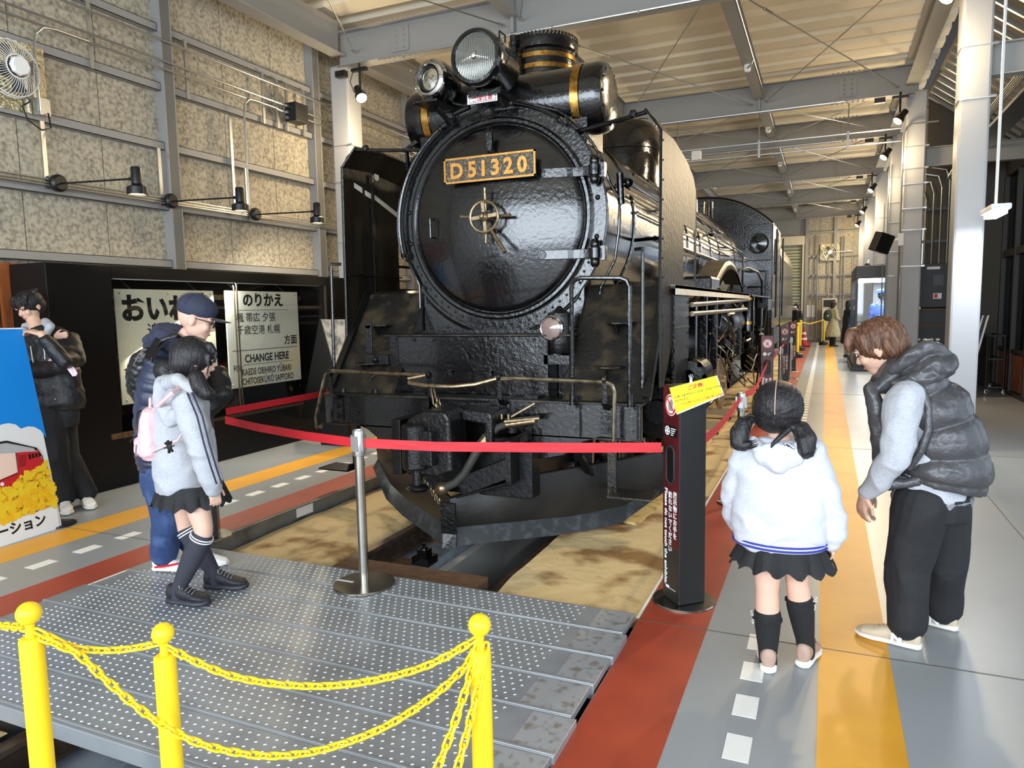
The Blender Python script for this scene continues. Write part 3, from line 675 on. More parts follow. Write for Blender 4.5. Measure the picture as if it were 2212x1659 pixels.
# wheel lock
hw = MB(); hy = 4.845
hw.tube([(X0+.112*math.cos(a), hy, ZC+.112*math.sin(a)) for a in np.linspace(0,2*PI,36,endpoint=False)], .012, 8, closed=True)
for k in range(4):
    a = k*PI/2+.1; hw.bar((X0+.02*math.cos(a), hy, ZC+.02*math.sin(a)), (X0+.108*math.cos(a), hy, ZC+.108*math.sin(a)), .026, .014, (0,-1,0))
hw.lathe([(0,-.02),(.036,-.02),(.04,0),(.03,.02),(.014,.03),(.012,.05),(0,.052)], (X0,hy,ZC), (0,-1,0), 20)
h = lp('handwheel', hw, m_bronze, door, smooth=40)
m = MB()
for dx, dz_ in ((.205,0),(-.205,.015),(0,.21),(0,-.19),): m.tube([(X0+dx*.08, hy+.03, ZC+dz_*.08), (X0+dx, hy+.02, ZC+dz_)], .012, 8, rr=[.009,.013])
m.tube([(X0+.03, hy+.015, ZC-.07), (X0+.185, hy-.05, ZC-.27)], .014, 8, rr=[.011,.016]); m.cyl((X0,hy+.02,ZC),(X0,4.94,ZC),.03); lp('spoke_handles', m, m_bronze, h, smooth=True)
# bracket and number plate
m = MB(); m.bar((X0+.0, 4.99, 2.73), (X0+.0, 4.97, 2.74), .05, .03); m.bb(X0-.015, X0+.035, 4.93, 4.96, 2.74, 2.86); m.bb(X0-.01, X0+.03, 4.93, 5.0, 2.72, 2.75); lp('lamp_bracket', m, m_black2, door, bevel=.006)
npz, npx = 2.597, X0+.018
m = MB(); m.bb(npx-.373, npx+.373, 4.905, 4.917, npz-.093, npz+.093); pl = lp('number_plate', m, mat('plate_dark_field', (70,66,60), .35, .5, bump=(140,.8,3,.004), var=(60,(140,126,96),.5,.7,6)), door, bevel=.002)
m = MB()
for a in ((-.373,.373,.079,.093),(-.373,.373,-.093,-.079),(-.373,-.359,-.093,.093),(.359,.373,-.093,.093)): m.bb(npx+a[0], npx+a[1], 4.899, 4.908, npz+a[2], npz+a[3])
lp('plate_border', m, m_brassp, pl); m = MB()
for sx in (-1,1):
    for sz in (-1,1): rivet(m, (npx+sx*.345, 4.905, npz+sz*.068), (0,-1,0), .007)
m.bar((X0-.12,4.91,npz),(X0-.12,5.02,npz),.03,.03); m.bar((X0+.15,4.91,npz),(X0+.15,5.02,npz),.03,.03); lp('plate_bolts', m, m_black2, pl)
for s, x in (('D', -.322), ('5', -.172), ('1', -.080), ('3', .018), ('2', .122), ('0', .232)):
    text(s, .155, (npx+x-(.0 if s != '1' else -.0), 4.905, npz-.055), (1,0,0), (0,0,1), m_brassp, pl, 'numeral', .008, .98, .0055)
# boiler
def yl(n, prof, mt=m_black, parent=None, x=X0, z=ZC, nn=64): return lp(n, MB().lathe(prof, (x,0,z), (0,1,0), nn), mt, parent, smooth=30)
bo = yl('boiler', [(.0,5.14),(.865,5.14),(.865,6.9),(.845,6.92),(.845,11.2),(.93,12.2),(.93,14.8),(0,14.8)])
for yy in (5.9, 6.9, 7.7, 8.5, 9.4, 10.3, 11.2, 12.4): r = .872 if yy < 6.8 else (.852 if yy < 11.5 else .938); yl('boiler_band', [(r-.01,yy-.03),(r+.006,yy-.025),(r+.006,yy+.025),(r-.01,yy+.03)], m_black, bo)
# head lamp and small lamp
hx, hz = X0+.028, 3.322
h = lp('headlamp', MB().lathe([(0,.0),(.15,.0),(.172,.006),(.19,.0),(.197,.02),(.197,.05),(.185,.06),(.18,.10),(.178,.36),(.17,.40),(.12,.46),(.0,.48)], (hx,4.70,hz), (0,1,0), 48), m_black, smooth=40)
lp('lens_ring', MB().lathe([(.158,0),(.165,-.014),(.185,-.012),(.19,.0)], (hx,4.70,hz), (0,1,0), 48), m_black, h, smooth=40)
lp('lens', MB().lathe([(0,-.028),(.06,-.025),(.12,-.015),(.16,.0)], (hx,4.70,hz), (0,1,0), 40), mat('headlamp_lens', (196,198,190), .1, .75, wave=(22,1.0,'X')), h, smooth=True)
lp('bulb_housing', MB().lathe([(0,-.045),(.02,-.04),(.03,-.026),(.0,-.02)], (hx,4.70,hz), (0,1,0), 16), m_chrome, h, smooth=True)
m = MB()
for a in (.5, 2.6, 3.6, 5.4): p = Vector((hx+.195*math.cos(a), 4.73, hz+.195*math.sin(a))); m.sph(p, .016, 8); m.bar(p, p+Vector((0,.07,0)), .012, .02)
m.bar((hx-.08,4.9,hz-.16),(hx-.1,4.98,3.03),.03,.05); m.bar((hx+.08,4.9,hz-.16),(hx+.1,4.98,3.03),.03,.05); m.bb(hx-.13,hx+.13,4.83,5.2,3.09,3.13)
m.tube([(hx+.1,4.9,hz+.17),(hx+.1,4.9,hz+.22),(hx+.1,5.0,hz+.22),(hx+.1,5.0,hz+.17)], .007, 6); m.tube([(hx+.19,4.8,hz+.05),(hx+.22,4.8,hz),(hx+.19,4.8,hz-.05)], .006, 6)
lp('clamps', m, m_black2, h, smooth=40)
ax_ = Vector((-.16, -1, 0)).normalized(); o = Vector((X0-.43, 4.86, 3.275))
h = lp('marker_headlamp', MB().lathe([(0,-.30),(.06,-.29),(.115,-.24),(.142,-.16),(.15,-.08),(.148,-.02),(.135,.012),(.115,.02),(.105,.012)], o, ax_, 40), m_black, smooth=40)
lp('chrome_rim', MB().lathe([(.148,-.03),(.146,.0),(.13,.024),(.105,.028),(.098,.012),(.092,.0)], o, ax_, 40), m_chrome, h, smooth=50)
lp('inner_ring', MB().lathe([(.094,.0),(.094,.012),(.084,.014),(.082,.0)], o, ax_, 32), m_black2, h, smooth=40)
lp('lens', MB().lathe([(0,.014),(.05,.01),(.084,.0)], o, ax_, 32), m_refl, h, smooth=True)
m = MB(); m.bb(X0-.53,X0-.33,4.78,5.05,3.09,3.105); m.bar((X0-.43,4.95,3.09),(X0-.36,5.05,2.98),.05,.02); m.bb(X0-.46,X0-.40,4.84,4.92,3.10,3.15); lp('shelf_bracket', m, m_black2, h)
m = MB(); m.tube([(X0-.34,4.9,3.12),(X0-.27,4.86,3.17),(X0-.24,4.87,3.08),(X0-.17,4.9,3.06),(X0-.05,4.95,3.1)], .009, 6); lp('cable', m, m_black2, h, smooth=True)
# warning tag with hazard border
m = MB(); m.bb(X0-.122, X0+.118, 4.86, 4.864, 3.05, 3.118); tg = lp('warning_tag', m, m_ww)
m = MB()
for i in range(16):
    for zz in (3.054, 3.107): m.ext([(X0-.105+i*.0135, 4.859, zz), (X0-.099+i*.0135, 4.859, zz), (X0-.094+i*.0135, 4.859, zz+.008), (X0-.100+i*.0135, 4.859, zz+.008)], (0,.001,0))
for i in range(3):
    for xx in (X0-.107, X0+.102): m.bb(xx, xx+.007, 4.859, 4.86, 3.066+i*.016, 3.073+i*.016)
lp('hazard_stripes', m, m_ink, tg)
text('架線注意', .043, (X0-.002, 4.86, 3.068), (1,0,0), (0,0,1), m_redp, tg, 'lettering', .001, 1, .0008, 'CENTER')
# feed-water heater across the smokebox
m = MB(); hy, hz = 5.34, 3.105; R = .252
m.lathe([(0,-.83),(.17,-.835),(.235,-.81),(R+.004,-.77),(R+.004,-.66),(R-.006,-.655),(R-.006,.655),(R+.004,.66),(R+.004,.77),(.235,.81),(.17,.835),(0,.83)], (X0,hy,hz), (1,0,0), 56)
h = lp('feedwater_heater', m, m_black, smooth=35)
for x in (-.62, .62): lp('brass_band', MB().lathe([(R-.01,-.032),(R+.008,-.03),(R+.008,.03),(R-.01,.032)], (X0+x,hy,hz), (1,0,0), 56), m_brass, h, smooth=35)
lp('brass_tag', MB().bb(X0+.60,X0+.645,hy-R-.012,hy-R-.004,hz-.05,hz+.02), m_ww, h) if False else None
m = MB()
for s in (-1, 1):
    for i in range(12): a = i*PI/6; rivet(m, (X0+s*.822, hy+.2*math.cos(a), hz+.2*math.sin(a)), (s,0,0), .012)
lp('end_rivets', m, m_black2, h)
m = MB(); m.bb(X0-.7,X0+.7,5.15,5.55,2.75,3.0); lp('heater_saddle', m, m_black2)
# chimney
c = lp('chimney', MB().lathe([(.24,2.95),(.26,3.2),(.272,3.4),(.275,3.74),(.30,3.755),(.305,3.80),(.30,3.84),(.25,3.86),(.22,3.84),(.2,3.4)], (X0+.0,6.12,0), (0,0,1), 48), m_black, smooth=35)
for z in (3.52, 3.60, 3.69): lp('brass_band', MB().lathe([(.274,z-.018),(.283,z-.018),(.283,z+.018),(.274,z+.018)], (X0,6.12,0), (0,0,1), 48), m_brass, c, smooth=30)
m = MB()
for i in range(56): a = i*PI/28; m.bar((X0+.298*math.cos(a),6.12+.298*math.sin(a),3.83),(X0+.298*math.cos(a+.06),6.12+.298*math.sin(a+.06),3.865),.012,.02)
lp('serrated_rim', m, m_black2, c); m = MB(); m.cyl((X0-.16,5.84,3.78),(X0-.16,5.84,3.86),.035); m.bar((X0-.16,5.84,3.4),(X0-.16,5.84,3.8),.04,.03); m.tube([(X0-.16,5.83,3.72),(X0-.1,5.83,3.66),(X0-.1,5.84,3.45)], .012, 6); lp('cap_lamp', m, m_black2, c, smooth=40)
# dome casing, running along the boiler
m = MB(); g = []
for j in range(26):
    y = 8.35+2.4*j/25; e = min(1, (j/5)); e = math.sqrt(max(0, 1-(1-e)**2)) if j < 5 else (math.sqrt(max(.02, 1-((j-20)/5.2)**2)) if j > 20 else 1)
    row = []
    for i in range(25):
        a = PI*i/24; row.append((X0+.47*max(e,.3)**.5*math.cos(a)*(1 if abs(math.cos(a)) > .999 else 1), y, 2.9+(.90*(e if e > .1 else .1))*math.sin(a)**.7))
    g.append(row)
m.sheet(g, 0); m.lathe([(.47,3.05),(.47,3.42),(.44,3.6),(.36,3.74),(.22,3.81),(0,3.83)], (X0,8.85,0), (0,0,1), 40)
dm = lp('steam_dome', m, m_black, smooth=40); lp('dome_seam', MB().tube([(X0+.474*math.cos(a), 8.85+.474*math.sin(a), 3.42) for a in np.linspace(0,2*PI,40,endpoint=False)], .006, 5, closed=True), m_black2, dm)
m = MB(); m.tube([(X0+.0,8.37,3.42)]+[(X0+.0+.3*t, 8.85-.44*math.cos(t*PI/2)+.0, 3.42+.39*math.sin(t*PI/2)) for t in (.2,.4,.6,.8,1)], .006, 5); lp('weld_seam', m, m_black2, dm)
# smoke deflectors with cut-outs
def deflector(s):
    X = X0+s*1.29; xi = X-s*.10; th = .008*s
    def P(y, z, x=X): return (x, y, z)
    m = MB()
    def quad(pts): m.ext(pts, (th, 0, 0))
    quad([P(4.86,1.0),P(4.98,1.0),P(5.70,1.70),P(5.70,2.70),P(5.3,2.74),P(4.90,2.72)])
    quad([P(5.70,2.18),P(6.28,2.18),P(6.28,2.50),P(6.15,2.6),P(5.9,2.67),P(5.70,2.70)]); quad([P(6.23,1.70),P(6.28,1.70),P(6.28,2.18),P(6.23,2.18)]); quad([P(5.70,1.70),P(6.23,1.70),P(6.23,1.76),P(5.70,1.76)]); quad([P(5.7,1.95),P(6.23,1.95),P(6.23,1.975),P(5.7,1.975)])
    d = lp('smoke_deflector', m, m_deflect)
    m = MB(); g = [[(X,4.90,2.72),(X-s*.04,4.91,2.80),(X-s*.11,4.93,2.87)],[(X,5.3,2.74),(X-s*.05,5.3,2.82),(X-s*.13,5.3,2.89)],[(X,5.7,2.70),(X-s*.06,5.7,2.80),(X-s*.15,5.7,2.87)],[(X,5.9,2.67),(X-s*.05,5.92,2.76),(X-s*.13,5.95,2.84)],[(X,6.15,2.6),(X-s*.04,6.18,2.68),(X-s*.09,6.2,2.75)],[(X,6.28,2.50),(X-s*.01,6.285,2.53),(X-s*.02,6.29,2.56)]]
    m.sheet(g, .008, (-s*.5, 0, .5)); lp('bent_top', m, m_deflect, d, smooth=True)
    m = MB(); m.tube([P(4.86,1.0),P(4.90,2.72),(X-s*.11,4.93,2.87),(X-s*.13,5.3,2.89),(X-s*.15,5.7,2.87),(X-s*.09,6.2,2.75),P(6.285,2.50),P(6.285,1.70)], .011, 6); m.bar((X-s*.02,5.29,1.7),(X-s*.02,5.29,2.72),.015,.03); m.bar((X-s*.02,4.9,1.86),(X-s*.02,5.7,1.86),.02,.01)
    lp('edge_bead', m, m_black2, d, smooth=True)
    m = MB(); m.tube([(X-s*.11,4.95,2.86),(X0+s*1.0,4.98,2.84),(X0+s*.62,5.12,2.83)], .016, 8); m.sph((X-s*.2,4.95,2.86),.03,8); m.tube([(X-s*.05,5.75,2.1),(X0+s*.86,5.9,2.1)], .015, 8); lp('stay_rod', m, m_black, d, smooth=True)
    m = MB()
    for z in np.arange(1.1, 2.7, .13): rivet(m, (X-s*.0, 4.93, z), (-s,0,0), .009); rivet(m, (X+th, 4.93, z), (s,0,0), .009)
    lp('rivets', m, m_black2, d)
    return d
dl = deflector(-1); dr = deflector(1)
X = X0-1.29+.004
m = MB()
for a, b in (((5.05,2.60),(5.16,2.575)),((5.2,2.56),(5.3,2.54)),((5.31,2.55),(5.72,2.42))): m.ext([(X,a[0],a[1]+.02),(X,b[0],b[1]+.02),(X,b[0],b[1]-.025),(X,a[0],a[1]-.02)], (.003,0,0))
m.lathe([(0,0),(.035,0),(.035,.003),(0,.003)], (X,5.38,2.72), (1,0,0), 14); lp('bare_primer_patches', m, m_whiteline, dl)
# front footplate slopes with step brackets
for s in (-1, 1):
    xa, xb = X0+s*.685, X0+s*1.285; g = []
    m = MB(); m.sheet([[(xa,4.60,.93),(xb,4.60,.93)],[(xa,5.16,1.70),(xb,5.16,1.70)],[(xa,5.24,1.725),(xb,5.24,1.725)],[(xa,5.9,1.725),(xb,5.9,1.725)]] , .01, (0,.6,-.8)); lp('slope_plate', m, m_tread)
    m = MB(); m.ext([(xa+s*.005,4.60,.93),(xa+s*.005,5.15,1.70),(xa+s*.005,5.15,.93)], (s*.01,0,0)); m.bar((xb-s*.02,4.6,.96),(xb-s*.02,5.15,1.72),.06,.03) ; m.tube([(xb,4.58,.94),(xb,5.14,1.73)], .012, 6); lp('slope_edge', m, m_black2)
    for t in (.28, .66):
        yy, zz = 4.60+.56*t, .93+.77*t; xc = X0+s*(.98+.02*(t > .5)); m = MB()
        m.ext([(xc-.11,yy+.02,zz),(xc-.09,yy-.10,zz),(xc-.03,yy-.15,zz),(xc+.03,yy-.15,zz),(xc+.09,yy-.10,zz),(xc+.11,yy+.02,zz)], (0,0,.01)); m.ext([(xc-.02,yy-.12,zz),(xc-.02,yy-.01,zz-.13),(xc-.02,yy+.01,zz)], (.012,0,0)); m.ext([(xc-.06,yy+.0,zz-.005),(xc+.06,yy+.0,zz-.005),(xc+.01,yy-.08,zz-.15)], (0,.012,0))
        lp('step_bracket', m, m_tread)
m = MB()
for s, z0 in ((-1,1.1),(1,1.02)):
    x = X0+s*1.225; yb = 4.62 if s < 0 else 4.66; pts = [(x-s*.06,yb+.05,1.93),(x-s*.0,yb,1.93),(x,yb,1.90),(x,yb-.02,z0),(x-s*.02,yb+.1,z0-.02)]; m.tube(pts, .013, 8)
lp('vertical_handrails', m, m_black, smooth=True)
# box in front of the saddle
m = MB(); m.bb(X0-.79, X0+.525, 4.75, 5.10, .90, 1.36); bx = lp('front_box', m, m_black, bevel=.006)
m = MB(); m.bb(X0-.83, X0+.72, 4.715, 5.10, 1.36, 1.372); lp('box_lid', m, m_tread, bx, bevel=.003)
m = MB(); m.bb(X0+.53, X0+.69, 4.95, 5.10, .9, 1.36); lp('side_box', m, m_chass, bx)
m = MB()
for x in np.arange(-.74, .5, .165):
    for z in (1.335, .93): bolt(m, (X0+x,4.75,z), (0,-1,0), .014, .012)
for z in (1.06, 1.2):
    for x in (-.76, .49): bolt(m, (X0+x,4.75,z), (0,-1,0), .014, .012)
for x in (-.79,.455): m.bb(X0+x,X0+x+.07,4.74,4.75,.9,1.36)
lp('box_bolts', m, m_black2, bx, smooth=40)
hx0, hx1, hz0, hz1 = X0-.42, X0+.14, 1.10, 1.31
m = MB(); c = .03; m.ext([(hx0+c,4.742,hz0),(hx1-c,4.742,hz0),(hx1,4.742,hz0+c),(hx1,4.742,hz1-c),(hx1-c,4.742,hz1),(hx0+c,4.742,hz1),(hx0,4.742,hz1-c),(hx0,4.742,hz0+c)], (0,.01,0)); ht = lp('hatch', m, m_black, bx, bevel=.004)
m = MB()
for x in (-.30, .03): m.bb(X0+x,X0+x+.06,4.728,4.742,1.09,1.10); m.bb(X0+x,X0+x+.06,4.728,4.742,1.135,1.142); m.bb(X0+x+.03,X0+x+.06,4.72,4.742,1.06,1.11)
m.bar((X0-.14,4.72,1.27),(X0-.09,4.72,1.20),.018,.018); lp('hatch_fittings', m, m_black2, ht)
# signal lever bracket at left of the box
m = MB(); m.bb(X0-.99,X0-.93,4.70,4.715,1.23,1.45); m.cyl((X0-.96,4.715,1.45),(X0-.96,4.70,1.45),.03); m.bb(X0-1.0,X0-.79,4.70,4.76,1.14,1.22); m.sph((X0-.9,4.70,1.18),.03,8); lp('flag_bracket', m, m_black2, bevel=.003)
m = MB(); m.tube([(X0-.82,4.72,1.1),(X0-.93,4.68,1.05),(X0-.95,4.66,.98),(X0-.86,4.66,.94)], .009, 6); lp('air_pipe', m, m_black2, smooth=True)
# tail lamp on the box corner
tx, tz = X0+.565, 1.415
h = lp('tail_lamp', MB().lathe([(0,1.235),(.07,1.235),(.085,1.27),(.088,1.33),(.09,1.48),(.08,1.52),(.05,1.535),(.03,1.55),(.012,1.57),(0,1.572)], (tx+.03,4.80,0), (0,0,1), 28), m_black2, smooth=40)
lp('lamp_rim', MB().lathe([(.074,0),(.092,.01),(.092,.03),(.08,.042),(.076,.04)], (tx,4.75,tz), (-.12,-1,0), 32), m_chrome, h, smooth=40)
lp('lamp_lens', MB().lathe([(0,.055),(.04,.048),(.078,.03)], (tx,4.75,tz), (-.12,-1,0), 28), m_marker, h, smooth=True)
m = MB(); m.bb(tx-.07,tx+.12,4.74,4.86,1.16,1.225); m.cyl((tx,4.8,1.2),(tx,4.8,1.25),.05); m.tube([(tx+.12,4.78,1.3),(tx+.16,4.74,1.2),(tx+.08,4.7,1.06),(tx+.06,4.7,.97),(tx+.16,4.7,.93)], .007, 6); m.tube([(tx+.1,4.8,1.45),(tx+.16,4.75,1.35),(tx+.12,4.78,1.25)], .006, 6); lp('lamp_socket', m, m_black2, h)
# buffer beam
pr = [(-1.255,.925),(-1.255,.69),(-.98,.70),(-.86,.66),(-.72,.56),(-.6,.53),(.6,.53),(.72,.56),(.86,.66),(.98,.70),(1.255,.69),(1.255,.925)]
m = MB(); m.ext([(X0+a,4.50,b-RZ*0) for a, b in pr], (0,.03,0)); bb_ = lp('buffer_beam', m, m_black, bevel=.008)
m = MB(); m.bb(X0-1.255,X0+1.255,4.50,4.70,.915,.93); m.bb(X0-1.255,X0+1.255,4.50,4.62,.685,.695) ; lp('beam_flange', m, m_tread, bb_)
m = MB()
for x in (-.33, -.16, .33): bolt(m, (X0+x,4.50,.83), (0,-1,0), .022, .02)
m.bb(X0-.36,X0+.18,4.485,4.50,.60,.90)
for x,z in ((-.95,.8),(1.15,.74),(1.0,.66)): bolt(m, (X0+x,4.50,z), (0,-1,0), .016, .014)
lp('beam_bolts', m, m_black2, bb_, smooth=40)
m = MB()
for x in (-1.15,-.85,.8,1.02): m.cyl((X0+x,4.6,.93),(X0+x,4.6,.96),.02,n=6)
lp('deck_bolts', m, m_black2, bb_)
# low front handrail with bowed uncoupling lever
m = MB(); y = 4.40
m.tube([(X0-1.27,y,.68),(X0-1.20,y-.0,.68)], .012, 8); m.tube([(X0-1.20,y,.70),(X0-1.255,y,.67),(X0-1.265,y,.75),(X0-1.15,y,1.09),(X0-1.10,y,1.112),(X0-.30,y,1.10),(X0-.26,y-.02,1.10)], .015, 8)
m.tube([(X0+.27,y,1.09),(X0+1.05,y,1.078),(X0+1.09,y,1.06),(X0+1.105,y,1.02),(X0+1.10,y,.70),(X0+1.12,y+.03,.67)], .015, 8); lp('front_handrail', m, m_steelbar, smooth=True)
m = MB(); m.tube([(X0-.30,y,1.105),(X0-.25,y-.05,1.10),(X0-.38,y-.07,1.075),(X0-.36,y-.09,1.05),(X0-.2,y-.11,1.035),(X0,y-.11,1.035),(X0+.15,y-.07,1.05),(X0+.28,y,1.085),(X0+.5,y,1.09)], .014, 8)
m.tube([(X0-.17,y-.09,1.05),(X0-.16,y-.05,.9),(X0-.14,y-.04,.86)], .007, 6); m.tube([(X0-.19,y-.09,1.05),(X0-.19,y-.05,.9),(X0-.14,y-.04,.86)], .007, 6); lp('uncoupling_lever', m, m_bronze, smooth=True)
for x in (-1.12, -.26, .29, 1.03):
    m = MB(); m.bb(X0+x-.045,X0+x+.045,4.485,4.50,.72,.90); m.bar((X0+x,4.49,.89),(X0+x+.01,y+.01,.95),.05,.012,(0,-1,0)); m.bar((X0+x+.01,y+.01,.94),(X0+x+.01,y,1.10),.03,.012,(0,-1,0)); m.lathe([(.02,-.015),(.028,-.01),(.028,.01),(.02,.015)], (X0+x+.01,y,1.098), (1,0,0), 12)
    bolt(m,(X0+x,4.485,.84),(0,-1,0),.02,.016); bolt(m,(X0+x,4.485,.76),(0,-1,0),.02,.016); lp('rail_bracket', m, m_black2, smooth=40)
m = MB(); y = 4.44; xa, xb = X0+.81, X0+1.195
m.tube([(xa,y,.92),(xa,y,1.69),(xa+.02,y,1.73),(xa+.06,y,1.745),(xb-.06,y,1.735),(xb-.02,y,1.72),(xb,y,1.68),(xb,y,.92)], .0145, 8)
for x in (xa, xb):
    m.cyl((x,y,.90),(x,y,1.0),.02); m.bb(x-.035,x+.035,4.47,4.50,.70,.92); m.bb(x-.03,x+.03,4.41,4.50,.90,.92); bolt(m,(x,4.47,.84),(0,-1,0),.02,.016); bolt(m,(x,4.47,.755),(0,-1,0),.02,.016)
lp('step_handrail', m, m_black, smooth=40)
# coupler
m = MB(); cy = 4.02
m.ext([(X0-.23,cy,.80),(X0-.20,cy,.84),(X0-.08,cy,.90),(X0+.08,cy,.90),(X0+.11,cy,.86),(X0+.12,cy,.50),(X0+.02,cy,.46),(X0-.23,cy,.46)], (0,.25,0)); k = lp('coupler_head', m, m_black2, bevel=.02)
lp('knuckle', MB().lathe([(0,.515),(.08,.515),(.088,.53),(.088,.80),(.08,.815),(0,.815)], (X0-.135,cy-.02,0), (0,0,1), 20).bb(X0-.135,X0+.02,cy-.08,cy+.08,.55,.78), m_black2, k, bevel=.008)
lp('knuckle_pin', MB().cyl((X0-.14,cy,.38),(X0-.14,cy,.53),.035).sph((X0-.14,cy,.38),.06,12,(1.4,1,.5)), m_black2, k, smooth=True)
m = MB(); m.ext([(X0+.11,4.2,.89),(X0+.32,4.2,.88),(X0+.33,4.2,.84),(X0+.33,4.2,.62),(X0+.28,4.2,.62),(X0+.28,4.2,.80),(X0+.11,4.2,.82)], (0,.28,0)); m.ext([(X0+.28,4.22,.70),(X0+.42,4.3,.70),(X0+.50,4.42,.74),(X0+.50,4.42,.66),(X0+.42,4.3,.62),(X0+.28,4.22,.60)], (0,.08,0)); m.cyl((X0+.41,4.35,.72),(X0+.41,4.35,.77),.035,n=6); m.cyl((X0+.41,4.35,.77),(X0+.41,4.35,.80),.02); lp('coupler_yoke', m, m_black2, bevel=.012)
m = MB()
for i in range(5): a = i*.9; m.tube([(X0-.14+.018*math.cos(b)*(i%2), 4.33+.018*math.cos(b)*(1-i%2)-.0, .90-.03*i+.022*math.sin(b)+.03) for b in np.linspace(0,2*PI,10,endpoint=False)], .006, 5, closed=True)
for i in range(9): p = Vector((X0-.17+.022*i, 4.12, .43-.026*i)); m.tube([p+Vector((.008*math.cos(b), .008*math.sin(b)*(i%2), .02*math.sin(b))) for b in np.linspace(0,2*PI,8,endpoint=False)], .004, 5, closed=True)
lp('lock_chain', m, m_bronze, smooth=True)
m = MB(); m.bb(X0-.35,X0-.28,4.05,4.5,.45,.83); m.bb(X0-.35,X0+.55,4.35,4.5,.28,.6); m.ext([(X0+.05,4.2,.42),(X0+.43,4.2,.58),(X0+.43,4.2,.44),(X0+.10,4.2,.30)], (0,.2,0)); m.ext([(X0+.06,4.18,.30),(X0+.45,4.18,.43),(X0+.45,4.18,.415),(X0+.06,4.18,.285)], (0,.14,0)); m.bb(X0+.42,X0+.46,4.2,4.5,.4,.7); lp('draft_gear', m, m_chass, bevel=.006)
m = MB(); hp = [aY(*q) for q in ((1110,915,4.38),(1090,918,4.33),(1072,925,4.28),(1052,945,4.24),(1036,965,4.22),(1020,993,4.21),(1003,1022,4.2),(985,1042,4.2),(968,1050,4.2),(955,1055,4.2))]; m.tube(hp, .028, 12, rr=[.02,.024,.026,.034,.033,.030,.030,.030,.030,.034]); bh = lp('brake_hose', m, mat('hose_rubber', (64,62,58), .5), smooth=True)
m = MB(); m.cyl(hp[3],hp[4],.037,n=8); m.sph(hp[9],.05,10); m.cyl(hp[9],hp[9]+Vector((-.07,0,-.02)),.016); m.cyl(hp[1],hp[1]+Vector((.2,.05,.03)),.022); m.bar(hp[1]+Vector((0,0,.03)),hp[1]+Vector((.22,.08,.05)),.09,.012); m.bar(hp[1]+Vector((.05,0,.06)),hp[1]+Vector((.2,.05,.15)),.04,.01)
for q in (0,.05): m.cyl(hp[1]+Vector((q-.02,0,.04)),hp[1]+Vector((q-.02,0,.075)),.01)
lp('hose_fittings', m, m_bronze, bh, smooth=40)
# snow plough
def plow(s):
    g = []
    T = [(0,.278),(.08,.30),(.13,.345),(.2,.36),(.32,.375),(.7,.42),(1.0,.455),(1.22,.49),(1.27,.47)]
    for j, (dx, zt) in enumerate(T):
        Y = 4.12+.80*dx; zb = -.04 if dx < .95 else np.interp(dx, [.95,1.27], [-.04,.20]); zc = zb+.11 if dx < 1.2 else zb+.06
        g.append([(X0+s*dx, Y+.09+(.05 if j in (2,3) else 0), zt), (X0+s*dx, Y+.06, zc+(zt-zc)*.5), (X0+s*dx, Y+.075, zc+.0), (X0+s*dx, Y, zb)])
    return g
for s in (-1, 1):
    g = plow(s); m = MB(); m.sheet([r[:3] for r in g], .012, (0,1,0)); pw = lp('snow_plough_blade', m, mat('plough_black', (26,25,23), .38, .2, bump=(24,.3,4,.005), var=(3,(48,42,34),.45,.8,6)), smooth=30)
    m = MB(); m.sheet([r[2:] for r in g], .014, (0,1,0)); lp('cutting_edge', m, mat('plough_edge', (58,60,62), .35, .3, var=(14,(92,98,102),.5,.75,6)), pw, smooth=30)
    m = MB(); m.tube([r[0] for r in g], .009, 6); lp('plough_lip', m, m_black2, pw, smooth=True)
m = MB(); m.bb(X0-.02,X0+.09,4.105,4.125,.06,.27); m.ext([(X0-.02,4.13,.07),(X0+.07,4.16,.07),(X0+.07,4.14,-.045),(X0-.01,4.10,-.045)], (0,.01,0))
for x in (-.8, -.3, .3, .8): m.bar((X0+x,4.6,.55),(X0+x,4.3+.8*abs(x),.3),.05,.03)
lp('plough_stays', m, m_black2)
# footsteps below the beam
for s in (-1, 1):
    x = X0+s*(.98 if s > 0 else 1.38); y = 4.78 if s > 0 else 5.05; zb = .25 if s > 0 else .20
    m = MB(); m.bb(x-.03,x+.03,y-.01,y+.02,zb,.72); m.bb(x-.0,x+s*.30,y-.13,y+.12,zb,zb+.012); m.ext([(x,y-.13,zb),(x,y+.12,zb),(x,y+.12,zb+.05),(x,y-.1,zb+.06)], (s*.01,0,0)); m.tube([(x,y-.13,zb+.01),(x+s*.3,y-.13,zb+.01),(x+s*.3,y+.12,zb+.01)], .008, 5); lp('footstep', m, m_tread if s > 0 else m_black2)
